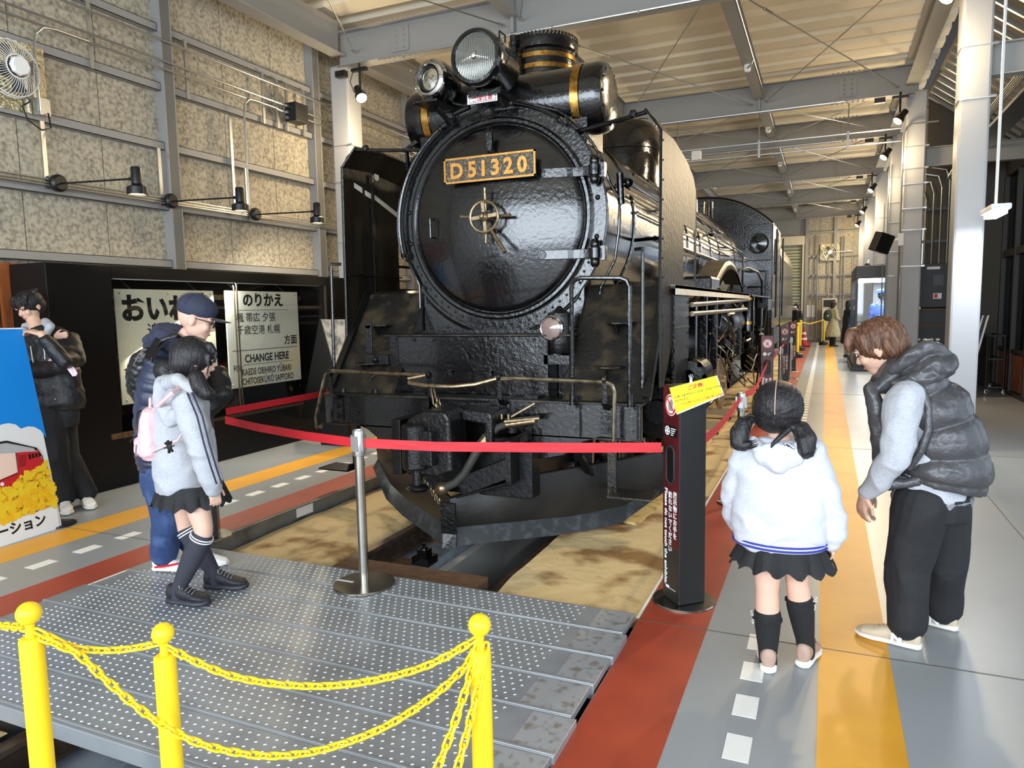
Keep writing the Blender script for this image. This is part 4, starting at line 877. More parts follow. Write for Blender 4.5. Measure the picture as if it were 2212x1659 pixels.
# running boards
for s in (-1, 1):
    xa, xb = X0+s*.8, X0+s*1.345; m = MB(); m.bb(min(xa,xb),max(xa,xb),5.2,14.8,1.68,1.70); rb = lp('running_board', m, m_tread)
    m = MB(); m.bb(min(xb-s*.012,xb),max(xb-s*.012,xb),5.2,10.5,1.635,1.705); m.bb(min(xb-s*.2,xb),max(xb-s*.2,xb),5.2,10.5,1.70,1.704); lp('white_edge', m, m_whiteline, rb)
    m = MB(); m.bb(min(xb-s*.05,xb-s*.04),max(xb-s*.05,xb-s*.04),5.28,5.92,.80,1.635); m.bb(min(xb-s*.3,xb-s*.15),max(xb-s*.3,xb-s*.15),5.95,6.0,1.0,1.635)
    for z in np.arange(1.1,1.6,.12): rivet(m,(xb-s*.04,5.88,z),(s,0,0),.01)
    m.bb(min(xb-s*.045,xb-s*.03),max(xb-s*.045,xb-s*.03),5.3,5.9,1.38,1.395); m.bb(min(xb-s*.045,xb-s*.03),max(xb-s*.045,xb-s*.03),5.28,5.31,.80,1.63); lp('valve_cover_plate', m, m_black2, rb)
    # cylinder
    cx = X0+s*1.03; cz = .66
    cyl = lp('cylinder', MB().lathe([(0,6.0),(.10,6.0),(.11,6.05),(.23,6.06),(.25,6.08),(.27,6.10),(.28,6.18),(.26,6.2),(.26,7.0),(.28,7.02),(.28,7.08),(0,7.1)], (cx,0,cz), (0,1,0), 32), m_chass, smooth=35)
    lp('valve_chest', MB().lathe([(0,5.95),(.06,5.95),(.08,6.02),(.17,6.03),(.19,6.06),(.19,6.12),(.16,6.14),(.16,7.0),(0,7.0)], (cx-s*.03,0,1.16), (0,1,0), 28), m_black2, cyl, smooth=35)
    m = MB()
    for i in range(12): a = i*PI/6; bolt(m,(cx+.25*math.cos(a),6.08,cz+.25*math.sin(a)),(0,-1,0),.016,.014)
    for i in range(8): a = i*PI/4; bolt(m,(cx-s*.03+.17*math.cos(a),6.05,1.16+.17*math.sin(a)),(0,-1,0),.013,.012)
    m.bb(min(cx,cx-s*.35),max(cx,cx-s*.35),6.1,7.0,.5,1.55); m.lathe([(0,5.86),(.05,5.86),(.06,5.9),(.13,5.91),(.15,5.94),(.15,6.0),(.12,6.02),(.12,6.5),(0,6.5)],(X0+s*1.30,0,.98),(0,1,0),24)
    for i in range(8): a = i*PI/4; bolt(m,(X0+s*1.30+.13*math.cos(a),5.92,.98+.13*math.sin(a)),(0,-1,0),.018,.016) ; lp('cylinder_bolts', m, m_black2, cyl)
# wheels
def wheel(x, y, r, s, spokes, big):
    z = RZ+r; m = MB(); m.lathe([(r-.06,-.065),(r,-.06),(r,.045),(r+.028,.05),(r+.028,.07),(r-.06,.07)], (x,y,z), (-s,0,0), 40)
    w_ = lp('driving_wheel' if big else 'truck_wheel', m, m_chass, smooth=35)
    lp('tyre', MB().lathe([(r-.055,-.066),(r-.002,-.064)], (x,y,z), (-s,0,0), 40), m_steelbar, w_)
    m = MB(); m.lathe([(0,-.09),(.1 if big else .07,-.09),(.12 if big else .09,-.05),(.12 if big else .09,.05),(0,.05)], (x,y,z), (-s,0,0), 20)
    for i in range(spokes): a = 2*PI*i/spokes; m.bar((x,y+.08*math.cos(a),z+.08*math.sin(a)),(x,y+(r-.05)*math.cos(a),z+(r-.05)*math.sin(a)),.05,.07 if big else .05,(1,0,0))
    lp('spokes', m, m_chass, w_)
for s in (-1, 1):
    for y in (7.65, 9.15, 10.65, 12.15): wheel(X0+s*.60, y, .70, s, 15, True)
    for y in (5.75, 14.0): wheel(X0+s*.60, y, .43, s, 9, False)
    x = X0+s*.78
    m = MB(); m.bar((x,7.65,.40),(x,12.15,.40),.05,.11); lp('coupling_rod', m, m_steelbar)
    m = MB(); m.bar((x+s*.1,7.1,.66),(x+s*.1,10.65,.40),.05,.12); m.bb(x+s*.1-.04,x+s*.1+.04,7.2,8.3,.78,.84); m.bb(x+s*.1-.05,x+s*.1+.05,7.3,7.6,.5,.82); lp('main_rod', m, m_steelbar)
    m = MB(); m.bar((x+s*.2,7.2,1.15),(x+s*.2,8.6,1.18),.04,.06); m.bar((x+s*.2,8.5,1.35),(x+s*.2,8.7,.75),.05,.12); m.bar((x+s*.2,8.7,.8),(x+s*.15,10.5,.45),.03,.07); m.ext([(x+s*.2,8.25,1.45),(x+s*.2,8.42,1.5),(x+s*.2,8.5,1.1),(x+s*.2,8.4,.8),(x+s*.2,8.27,.85),(x+s*.2,8.36,1.12)], (s*.05,0,0)); lp('valve_gear', m, m_black2, bevel=.006)
for y in (5.75, 7.65, 9.15, 10.65, 12.15, 14.0): lp('axle', MB().cyl((X0-.6,y,RZ+(.43 if y in (5.75,14.0) else .7)),(X0+.6,y,RZ+(.43 if y in (5.75,14.0) else .7)),.09), m_chass)
m = MB()
for s in (-1,1): m.bb(X0+s*.45-.05,X0+s*.45+.05,4.6,17,.35,.95)
m.bb(X0-.6,X0+.6,5.2,6.9,.5,1.5); m.bb(X0-.8,X0+.8,12.2,17,.9,1.6); m.bb(X0-.5,X0+.5,6.9,12,1.0,1.4); lp('frame', m, m_chass)
# brake reservoirs, lubricator and pipework on the right flank
for s in (-1, 1):
    lp('air_reservoir', MB().lathe([(0,9.1),(.15,9.12),(.19,9.2),(.19,10.5),(.15,10.58),(0,10.6)], (X0+s*1.10,0,1.33), (0,1,0), 24), m_black2, smooth=35)
    a, b = aX(1494,658,-1.01), aX(1614,648,-1.01); c_, d_ = aX(1494,678,-1.01), aX(1612,668,-1.01)
    for (p, q) in ((a,b),(c_,d_)): lp('long_pipe', MB().cyl((X0+s*1.315,p.y,p.z),(X0+s*1.315,q.y,q.z),.022,n=12), m_steelbar, smooth=True)
    lp('oil_pump', MB().lathe([(0,1.18),(.085,1.18),(.085,1.66),(.06,1.7),(0,1.7)], (X0+s*1.30,10.75,0), (0,0,1), 20), m_black, smooth=35)
    for z in (1.30, 1.64): lp('brass_band', MB().lathe([(.086,z-.02),(.092,z-.02),(.092,z+.02),(.086,z+.02)], (X0+s*1.30,10.75,0), (0,0,1), 24), m_brass)
    # arched steam pipe casing
    A = [(7.9,1.72),(8.35,1.84),(8.8,1.98),(9.2,2.08),(9.6,2.12),(10.0,2.10),(10.4,2.02),(10.9,1.86)]; g = []
    for y, z in A: g.append([(X0+s*.96,y+.0,z+.02),(X0+s*1.18,y,z),(X0+s*1.20,y+.02,z-.03),(X0+s*1.20,y+.04,z-.10)])
    lp('steam_pipe_cover', MB().sheet(g, .02, (0,0,-1)), mat('cover_dusty_black', (62,58,48), .4, 0, var=(6,(84,76,60),.4,.7)), smooth=35)
    lp('cover_foot', MB().bb(min(X0+s*.95,X0+s*1.24),max(X0+s*.95,X0+s*1.24),7.6,8.25,1.70,1.86), m_black2, bevel=.03)
m = MB()
for r, a0, y0, y1, rad in ((.90,14,5.3,14.7,.016),(.90,30,6.2,14.7,.014),(.89,36,7,14.7,.012),(.89,6,5.9,12,.012),(.90,-4,6.5,13,.018),(.885,42,8,14.7,.01),(.885,24,9,14.7,.01)):
    for s in (1, -1): a = math.radians(a0); m.tube([(X0+s*r*math.cos(a),y0,ZC+r*math.sin(a)),(X0+s*r*math.cos(a),(y0+y1)/2,ZC+r*math.sin(a)+.01),(X0+s*r*math.cos(a)*1.02,y1,ZC+r*math.sin(a))], rad, 6)
lp('boiler_pipes', m, m_black, smooth=True)
m = MB(); a = math.radians(14)
for y in (5.35, 6.8, 8.2, 9.6): p = Vector((X0+.98*math.cos(a),y,ZC+.98*math.sin(a))); m.sph(p,.04,10); m.bar((X0+.86*math.cos(a),y,ZC+.86*math.sin(a)),p,.02,.02)
m.tube([(X0+.98*math.cos(a),5.35,ZC+.98*math.sin(a)),(X0+.98*math.cos(a),14.7,ZC+.98*math.sin(a))], .014, 8); lp('boiler_handrail', m, m_black, smooth=True)
# handrail and conduit looping over the smokebox front
m = MB()
for a0, a1, mt in ((198, 118, 0), (84, 48, 0)):
    m.tube([(X0+.855*math.cos(math.radians(a)),5.04,ZC+.855*math.sin(math.radians(a))) for a in np.linspace(a0,a1,20)], .0155, 8)
    for a in (a0-(2 if a0>100 else 4), a1+4): p=(X0+.855*math.cos(math.radians(a)),5.04,ZC+.855*math.sin(math.radians(a))); m.sph(p,.026,8); m.bar(p,(p[0],5.1,p[2]),.02,.02)
lp('front_arc_handrail', m, m_black, smooth=True)
m = MB(); m.tube([(X0-.90*math.cos(math.radians(a)),5.09,ZC+.885*math.sin(math.radians(a))) for a in np.linspace(65,-15,18)]+[(X0-.80,5.08,1.95),(X0-.70,5.07,1.76),(X0-.70,5.07,1.4)], .009, 6)
m.tube([(X0+.12,5.0,3.1),(X0+.35,4.99,3.02)]+[(X0+.90*math.cos(math.radians(a)),5.12,ZC+.90*math.sin(math.radians(a))) for a in np.linspace(58,14,10)]+[(X0+.93,5.2,2.33),(X0+.92,5.2,2.1),(X0+.89,5.2,1.9),(X0+.80,5.14,1.7),(X0+.76,5.1,1.4),(X0+.66,5.05,1.15)], .011, 7)
m.cyl((X0+.93,5.2,2.52),(X0+.94,5.2,2.3),.026); m.cyl((X0-.28,4.96,3.03),(X0-.15,4.95,3.06),.02)
lp('electric_conduit', m, m_black, smooth=True)
m = MB(); m.lathe([(0,0),(.12,.02),(.16,.1),(.16,.3),(.1,.4),(0,.41)], (X0-.80,5.25,2.72), (.2,1,0), 20); m.tube([(X0-.7,5.1,2.9),(X0-.8,5.1,2.85),(X0-.85,5.2,2.7)],.02,6); lp('turbo_generator', m, m_black, smooth=35)
# cab
CF = 14.8
arc = [(X0+1.33*math.sin(t), 3.02+.60*(math.cos(t*1.02)-math.cos(PI/2*.98))/(1-math.cos(PI/2*.98)) if abs(t) < 9 else 0) for t in np.linspace(-PI/2, PI/2, 25)]
arc = [(X0+1.36*t, 3.08+.56*(1-abs(t)**2.3)) for t in np.linspace(-1,1,25)]
m = MB(); m.ext([(a,CF,b) for a,b in arc]+[(X0+1.36,CF,1.30),(X0-1.36,CF,1.30)], (0,.03,0)); cab = lp('cab_front', m, m_black)
g = [[(a,CF-.06,b+.02),(a,17.2,b+.02)] for a,b in arc]; lp('cab_roof', MB().sheet(g,.02,(0,0,1)), m_black, cab, smooth=40)
m = MB(); m.tube([(a,CF-.06,b+.03) for a,b in arc],.018,6); lp('roof_edge', m, m_black2, cab, smooth=True)
for s in (-1,1):
    m = MB(); x = X0+s*1.36; a_, b_ = min(x,x-s*.02), max(x,x-s*.02)
    m.bb(a_,b_,CF,17.2,1.1,2.15); m.bb(a_,b_,CF,CF+.35,2.15,3.09); m.bb(a_,b_,CF+.35,16.6,2.85,3.09); m.bb(a_,b_,16.3,17.2,2.15,3.09); m.bb(a_-.02,b_+.02,15.4,15.46,2.15,2.85)
    lp('cab_side', m, m_black, cab, bevel=.004); m = MB(); m.cyl((x+s*.06,CF+.15,1.3),(x+s*.06,CF+.15,3.0),.018); m.cyl((x+s*.06,17.1,1.3),(x+s*.06,17.1,3.0),.018); m.bb(x-.03,x+.03,15.1,15.5,.5,.53); m.bb(x-.02,x+.02,15.1,15.14,.5,1.1); lp('cab_handrails', m, m_black2, cab, smooth=True)
    wx, wz = X0+s*1.09, 2.735
    m = MB(); m.bb(wx-.25,wx+.25,CF-.035,CF,wz-.33,wz+.36); wf = lp('window_panel', m, m_black, cab, bevel=.01)
    lp('window_ring', MB().lathe([(.165,0),(.165,.03),(.19,.035),(.20,0)], (wx,CF-.035,wz), (0,-1,0), 28), m_black2, wf, smooth=35)
    lp('window_glass', MB().lathe([(0,.012),(.165,.01)], (wx,CF-.035,wz), (0,-1,0), 28), mat('dark_cab_glass', (18,22,22), .05, 0, .9), wf)
m = MB()
for k in range(10): a = k*.25; m.cyl((X0-1.1+k*.24,CF-.02,1.5+.0*k),(X0-1.1+k*.24,CF-.5-.1*(k%3),1.5),.02,n=6)
for z in (1.9,2.2): m.tube([(X0+.9,CF-.1,z),(X0+1.25,CF-.1,z),(X0+1.25,CF-.1,z-.5)], .02, 6)
m.tube([(X0+1.0,11.2,1.72),(X0+1.05,11.3,1.95),(X0+1.1,11.6,2.1),(X0+1.15,12.2,2.15),(X0+1.25,12.9,2.1),(X0+1.28,13.4,1.98),(X0+1.28,13.5,1.6)], .022, 8)
m.tube([(X0+1.2,11.0,1.7),(X0+1.2,11.0,2.05),(X0+1.1,12,2.3),(X0+1,14.6,2.4)], .016, 6)
m.tube([(X0+1.28,12.3,1.7),(X0+1.3,12.3,.9),(X0+1.3,12.7,.6)], .02, 6)
for q in range(4): m.tube([(X0+1.25,9.4+.9*q,1.2),(X0+1.28,9.6+.9*q,.9),(X0+1.2,9.9+.9*q,.85),(X0+1.28,10.2+.9*q,1.15)], .01, 5)
lp('flank_pipework', m, m_black2, smooth=True)
rq = random.Random(11)
for k in range(26):
    y = rq.uniform(7.2, 13.8); z = rq.uniform(.5, 1.5); x = X0+1.28+rq.uniform(-.1,.06); L = rq.uniform(.3, 1.1); e = rq.uniform(-.4,.4)
    lp('small_pipe', MB().tube([(x-.1,y,z+.1),(x,y+.05,z),(x+.01,y+L*.5,z+e*.5),(x,y+L,z+e),(x-.12,y+L+.05,z+e+.1)], rq.choice((.009,.013,.018)), 6), rq.choice((m_black,m_black2,m_steelbar,m_bronze)), smooth=True)
m = MB(); m.ext([(X0+1.22,8.0,.98),(X0+1.22,8.5,.95),(X0+1.22,8.75,.55),(X0+1.22,8.3,.38),(X0+1.22,7.9,.6)], (.05,0,0)); m.bar((X0+1.27,7.95,.5),(X0+1.27,8.7,.85),.03,.06); m.cyl((X0+1.2,8.3,.7),(X0+1.31,8.3,.7),.07); lp('crosshead', m, m_bronze, bevel=.008)
for y in (6.9, 7.6, 9.9, 11.6): m = MB(); m.bb(X0+1.24,X0+1.30,y,y+.06,.9,1.66); lp('board_bracket', m, m_black)
m = MB(); m.lathe([(0,.45),(.17,.45),(.19,.5),(.19,1.05),(.14,1.1),(.12,1.15),(.16,1.2),(.16,1.5),(0,1.52)], (X0+1.18,12.9,0), (0,0,1), 20); m.bb(X0+.98,X0+1.34,12.6,13.2,1.12,1.16); m.bb(X0+1.0,X0+1.34,12.6,13.2,.42,.46)
for z in (.6,.75,.9): m.bb(X0+1.32,X0+1.34,12.6,12.85,z,z+.015)
lp('feed_pump', m, m_black2, smooth=35)
m = MB(); m.bb(X0+1.0,X0+1.36,13.8,14.7,1.45,1.66); m.bar((X0+1.33,13.8,1.5),(X0+1.33,11.9,.2),.03,.03); m.bar((X0+1.33,14.0,1.45),(X0+1.33,14.6,.4),.05,.04); lp('brake_rigging', m, m_black2)
m = MB(); m.bb(X0+.6,X0+1.2,6.9,7.0,1.0,1.6); m.cyl((X0-.5,11.2,3.05),(X0+.5,11.2,3.05),.12); m.lathe([(0,3.0),(.12,3.0),(.12,3.35),(.05,3.42),(0,3.43)],(X0+.05,12.6,0),(0,0,1),16); m.lathe([(0,3.0),(.08,3.0),(.08,3.4),(0,3.43)],(X0+.35,13.4,0),(0,0,1),16); lp('safety_valves', m, m_black, smooth=35)
# tender
m = MB(); m.ext([(X0-1.36,17.6,1.05),(X0+1.36,17.6,1.05),(X0+1.36,17.6,2.62),(X0+1.26,17.6,2.95),(X0-1.26,17.6,2.95),(X0-1.36,17.6,2.62)], (0,6.4,0)); td = lp('tender_body', m, m_black, bevel=.01)
m = MB(); m.bb(X0-1.2,X0+1.2,17.5,24,.6,1.05)
for y in (18.6, 20.2, 21.4, 23.0):
    for s in (-1,1): m.cyl((X0+s*.6,y,RZ+.43),(X0+s*.5,y,RZ+.43),.43,n=24); m.bb(X0+s*.95-.05,X0+s*.95+.05,y-.3,y+.3,.25,.55)
lp('tender_truck', m, m_chass, td)
# ================================================================== DISPLAY CABINET AND SIGNS
CX = -5.875
dc = thing('display_cabinet', (-6.1, 6, 0), 'long matt black display cabinet with sliding glass doors along the left wall', 'cabinet')
MB().bb(-6.33, CX, 3.91, 4.50, 0, 2.01).build('end_panel', m_cabinet, dc, bevel=.004); MB().bb(-6.33, CX, 7.52, 8.1, 0, 2.01).build('end_panel', m_cabinet, dc, bevel=.004)
MB().bb(-6.33, CX, 4.50, 7.52, 1.93, 2.01).bb(-6.0, CX+.001, 4.50, 7.52, 1.90, 1.93).build('header', m_cabinet, dc); MB().bb(-6.33, CX, 4.50, 7.52, 0, .44).build('base_box', m_cabinet, dc, bevel=.004)
MB().bb(-6.33, -6.30, 4.50, 7.52, .44, 1.93).build('back_panel', m_cabinet, dc); MB().bb(CX-.001, CX+.001, 3.91, 8.1, .165, .17).build('plinth_groove', m_blackpl, dc)
MB().bb(CX-.03, CX-.024, 4.5, 6.02, .45, 1.92).build('glass_door', m_glassp, dc); MB().bb(CX-.045, CX-.039, 5.98, 7.5, .45, 1.92).build('glass_door', m_glassp, dc)
MB().bb(CX-.034, CX-.02, 4.50, 7.52, .44, .462).bb(CX-.034, CX-.02, 6.015, 6.024, .45, 1.92).bb(CX-.034, CX-.02, 5.975, 5.982, .45, 1.92).bb(CX-.02, CX-.004, 7.50, 7.52, .44, 1.92).build('track', mat('bronze_track', (104,92,76), .4, .7), dc)
MB().bb(-6.29, -6.27, 4.5, 7.5, 1.72, 1.78).build('hanging_rail', m_bronze, dc)
MB().bb(CX, CX+.012, 4.38, 4.66, .45, .50).build('door_pull', m_bronze, dc)
lamp('cabinet_fill_light', 'AREA', (CX-.06, 6.0, 1.885), 26, (1, .96, .86), 2.9, (-6.1, 6.0, .9), sy=.03).rotation_euler = (0, -.5, PI/2)  # added fill inside the cabinet, brightens the signs in place of the arm spotlights
MB().bb(CX-.08, CX-.045, 4.55, 7.45, 1.892, 1.90).build('added_fill_strip', m_ww, dc)  # made-up white bar that goes with the added fill above
def sign(name, y0, y1, z0, z1, mt, label):
    t = thing(name, (-6.0, (y0+y1)/2, z0), label, 'sign')
    MB().bb(-6.01, -5.995, y0, y1, z0, z1).build('enamel_plate', mt, t, bevel=.004)
    m = MB()
    for y in (y0+.05, y1-.05, (y0+y1)/2):
        for z in (z0+.04, z1-.04): m.lathe([(0,.006),(.008,.004),(.012,0)], (-5.995, y, z), (1,0,0), 8)
    m.build('screws', m_rust, t)
    m = MB(); m.tube([(-6.0, y0+.2, z1-.02), (-6.15, y0+.2, 1.9)], .004, 5).tube([(-6.0, y1-.2, z1-.02), (-6.15, y1-.2, 1.9)], .004, 5).build('hanger_wire', m_zinc, t)
    return t
def tx(t, s, sz, y, z, sx=1, bold=.001, align='LEFT', sp=1): return text(s, sz, (-5.995, y, z), (0,1,0), (0,0,1), m_ink, t, 'lettering', .001, sx, bold, align, sp=sp)
def ln(t, y0, y1, z, th=.006, nm='rule_line'): return MB().bb(-5.995, -5.9943, y0, y1, z-th/2, z+th/2).build(nm, m_ink, t)
s1 = sign('station_sign', 4.61, 5.78, .73, 1.81, m_cream, 'cream enamel station name sign in the cabinet, half hidden behind the man')
tx(s1, 'おいわけ', .27, 4.66, 1.53, 1.0, .012, sp=.98); tx(s1, '追　分', .15, 4.93, 1.36); tx(s1, 'OIWAKE', .14, 4.96, 1.18, .9)
ln(s1, 4.68, 5.73, 1.06); MB().ext([(-5.994,4.65,1.06),(-5.994,4.69,1.075),(-5.994,4.69,1.045)],(.001,0,0)).ext([(-5.994,5.75,1.06),(-5.994,5.71,1.075),(-5.994,5.71,1.045)],(.001,0,0)).build('arrow_head', m_ink, s1)
tx(s1, 'みかわ', .10, 4.70, .95); tx(s1, 'MIKAWA', .09, 4.73, .86, .8)
s2 = sign('station_sign', 5.94, 7.11, .735, 1.815, m_cream2, 'grey-white enamel transfer sign reading CHANGE HERE in the cabinet')
tx(s2, 'のりかえ', .165, 6.52, 1.655, 1.0, .006, 'CENTER'); ln(s2, 6.12, 6.94, 1.60, .004)
tx(s2, '楓 帯広 夕張', .115, 6.08, 1.475, .98, .0004); tx(s2, '千歳空港 札幌', .115, 6.08, 1.335, .96, .0004); tx(s2, '方面', .12, 6.83, 1.195, .98, .002)
ln(s2, 6.0, 7.06, 1.15); tx(s2, 'CHANGE HERE', .125, 6.54, 1.012, .86, .003, 'CENTER'); ln(s2, 6.14, 6.96, .985, .004)
tx(s2, 'FOR:', .09, 6.0, .925, .75, .001); tx(s2, 'KAEDE OBIHIRO YŪBARI', .105, 6.12, .868, .70, .0012)
tx(s2, 'CHITOSEKŪKŌ SAPPORO', .105, 6.12, .762, .70, .0012)
# leaning photo panel behind the belt
t = thing('photo_panel', (-5.2, 6.9, 0), 'leaning display board with a grey photograph beside the left end of the buffer beam', 'board')
q = [aY(*a) for a in ((694,690,6.95),(774,690,6.95),(812,900,6.75),(752,900,6.75))]
MB().ext(q, (0,.02,0)).build('photo_sheet', m_photo, t); q2 = [aY(*a) for a in ((690,688,6.97),(696,690,6.95),(756,905,6.75),(650,905,6.90))]
MB().ext(q2, (0,.02,0)).build('side_board', m_cabinet, t); MB().tube([q[0], aY(752,900,6.75)], .006, 6).build('edge_trim', m_zinc, t)
zb = q[2].z; MB().bb(-5.45,-5.05,6.75,7.0,0,max(.02,zb+.01)).build('foot', m_cabinet, t)

# ================================================================== POSTER CUT-OUT BOARD
pb = thing('poster_board', (-5.3, 3.0, 0), 'tall poster board with blue sky, red train and yellow blossoms at the left edge', 'poster')
BR, TR = Vector((-5.19, 3.415, .012)), Vector((-5.41, 3.39, 1.487)); ub = Vector((.09, -1, 0)).normalized()*-1   # ub points to +Y
uv_ = (TR-BR).normalized(); nn = ub.cross(uv_).normalized()
def onp(px, py, lift=0):
    d = ray(px, py); e = Vector((0,0,EYE)); t_ = (BR-e).dot(nn)/d.dot(nn); return e+d*t_+nn*lift
BLc, TLc = BR-ub*.95, TR-ub*.95
MB().ext([BLc-nn*.012, BR-nn*.012, TR-nn*.012, TLc-nn*.012], nn*.012).build('white_board', m_ww, pb)
def flat(nm, pxs, mt, lift): return MB().ext([onp(a, b, lift) for a, b in pxs], nn*.0006).build(nm, mt, pb)
flat('sky_print', [(-60,1010),(-60,712),(48,711),(100,946),(88,930),(74,922),(60,921),(45,926),(34,917),(18,914),(2,917),(-12,928)], m_blue, .0004)
flat('train_roof', [(-60,965),(14,953),(78,968),(88,985),(60,982),(-60,990)], m_darkgrey, .0012); flat('train_roof', [(-60,968),(14,957),(72,968),(80,980),(56,978),(-60,984)], mat('print_grey', (186,186,186), .5), .002)
flat('train_body', [(-60,984),(42,978),(88,972),(93,996),(40,1030),(-60,1060)], m_skinp, .0024); flat('train_red', [(-60,1062),(38,1020),(93,992),(93,1002),(60,1060),(10,1085),(-60,1075)], m_redp, .003)
flat('train_side', [(33,978),(84,974),(90,994),(38,1022)], m_redp, .0034)
for k in range(4): flat('train_window', [(60+k*7,981-k*.9),(65+k*7,980.5-k*.9),(67+k*7,991-k*2),(62+k*7,993-k*2)], m_ink, .004)
for k in range(8): flat('louvre_line', [(40,985+k*3.2),(56,982+k*3.2),(56,983.2+k*3.2),(40,986.2+k*3.2)], m_ink, .004)
MB().tube([onp(*a, .003) for a in ((-60,965),(14,953),(78,968),(90,985),(93,1000))], .004, 5).build('outline', m_ink, pb); MB().tube([onp(*a, .004) for a in ((33,978),(38,1022),(-60,1064))], .003, 5).build('outline', m_ink, pb)
for c_, r_ in (((4,1046),5),((4,1060),6)): MB().cyl(onp(*c_, .003), onp(*c_, .0045), r_*.0027, n=16).build('train_lamp', m_ww if r_ == 5 else m_ink, pb)
flat('blossom_field', [(-60,1060),(20,1055),(36,1035),(62,1018),(82,1008),(100,998),(121,1090),(60,1110),(-60,1150)], m_flower2, .0044)
rnd = random.Random(5); ms = {0: MB(), 1: MB(), 2: MB()}
for k in range(230):
    a = rnd.random(); px = -30+a*150; top = np.interp(px, [-30,20,60,100,122], [1058,1050,1015,996,1080]); bot = np.interp(px, [-30,122], [1140,1092])
    py = top+rnd.random()*(bot-top); s = rnd.uniform(.010,.024)*(1 if py < top+40 else 1.3); c0 = onp(px, py, .0052+.00001*k)
    mb = ms[0 if py < top+45 else rnd.choice((0,1,1))]
    for i in range(4):
        b = i*PI/2+k; p = c0+(ub*math.cos(b)+uv_*math.sin(b))*s*.55; mb.cyl(p, p+nn*.0004, s*.55, n=8)
    if k % 5 == 0:
        c1 = onp(px+3, py+5, .0050); ms[2].cyl(c1, c1+nn*.0003, s*.6, n=5)
for k, (mt, nm) in enumerate(((m_flower,'yellow_blossoms'),(mat('deep_blossom_print',(246,190,30),.5),'amber_blossoms'),(m_leafp,'leaves'))): ms[k].build(nm, mt, pb)['kind'] = 'stuff'
flat('white_foot', [(-60,1152),(121,1092),(128,1142),(-60,1205)], m_ww, .0054)
text('ーション', .092, onp(-8, 1163, .0062), ub, uv_, m_ink, pb, 'lettering', .001, 1.0, .003)
MB().lathe([(0,.02),(.12,.012),(.125,0),(0,0)], (-5.27, 3.44, 0), (0,0,1), 24).build('foot_disc', m_blackpl, pb)
MB().bar(BR-nn*.02+uv_*.02, TR-nn*.02-uv_*.2, .02, .02).build('support', m_darkgrey, pb); MB().bar(TR-nn*.03-ub*.2-uv_*.3, Vector((-5.75,3.1,.0)), .02,.02).build('support', m_darkgrey, pb)

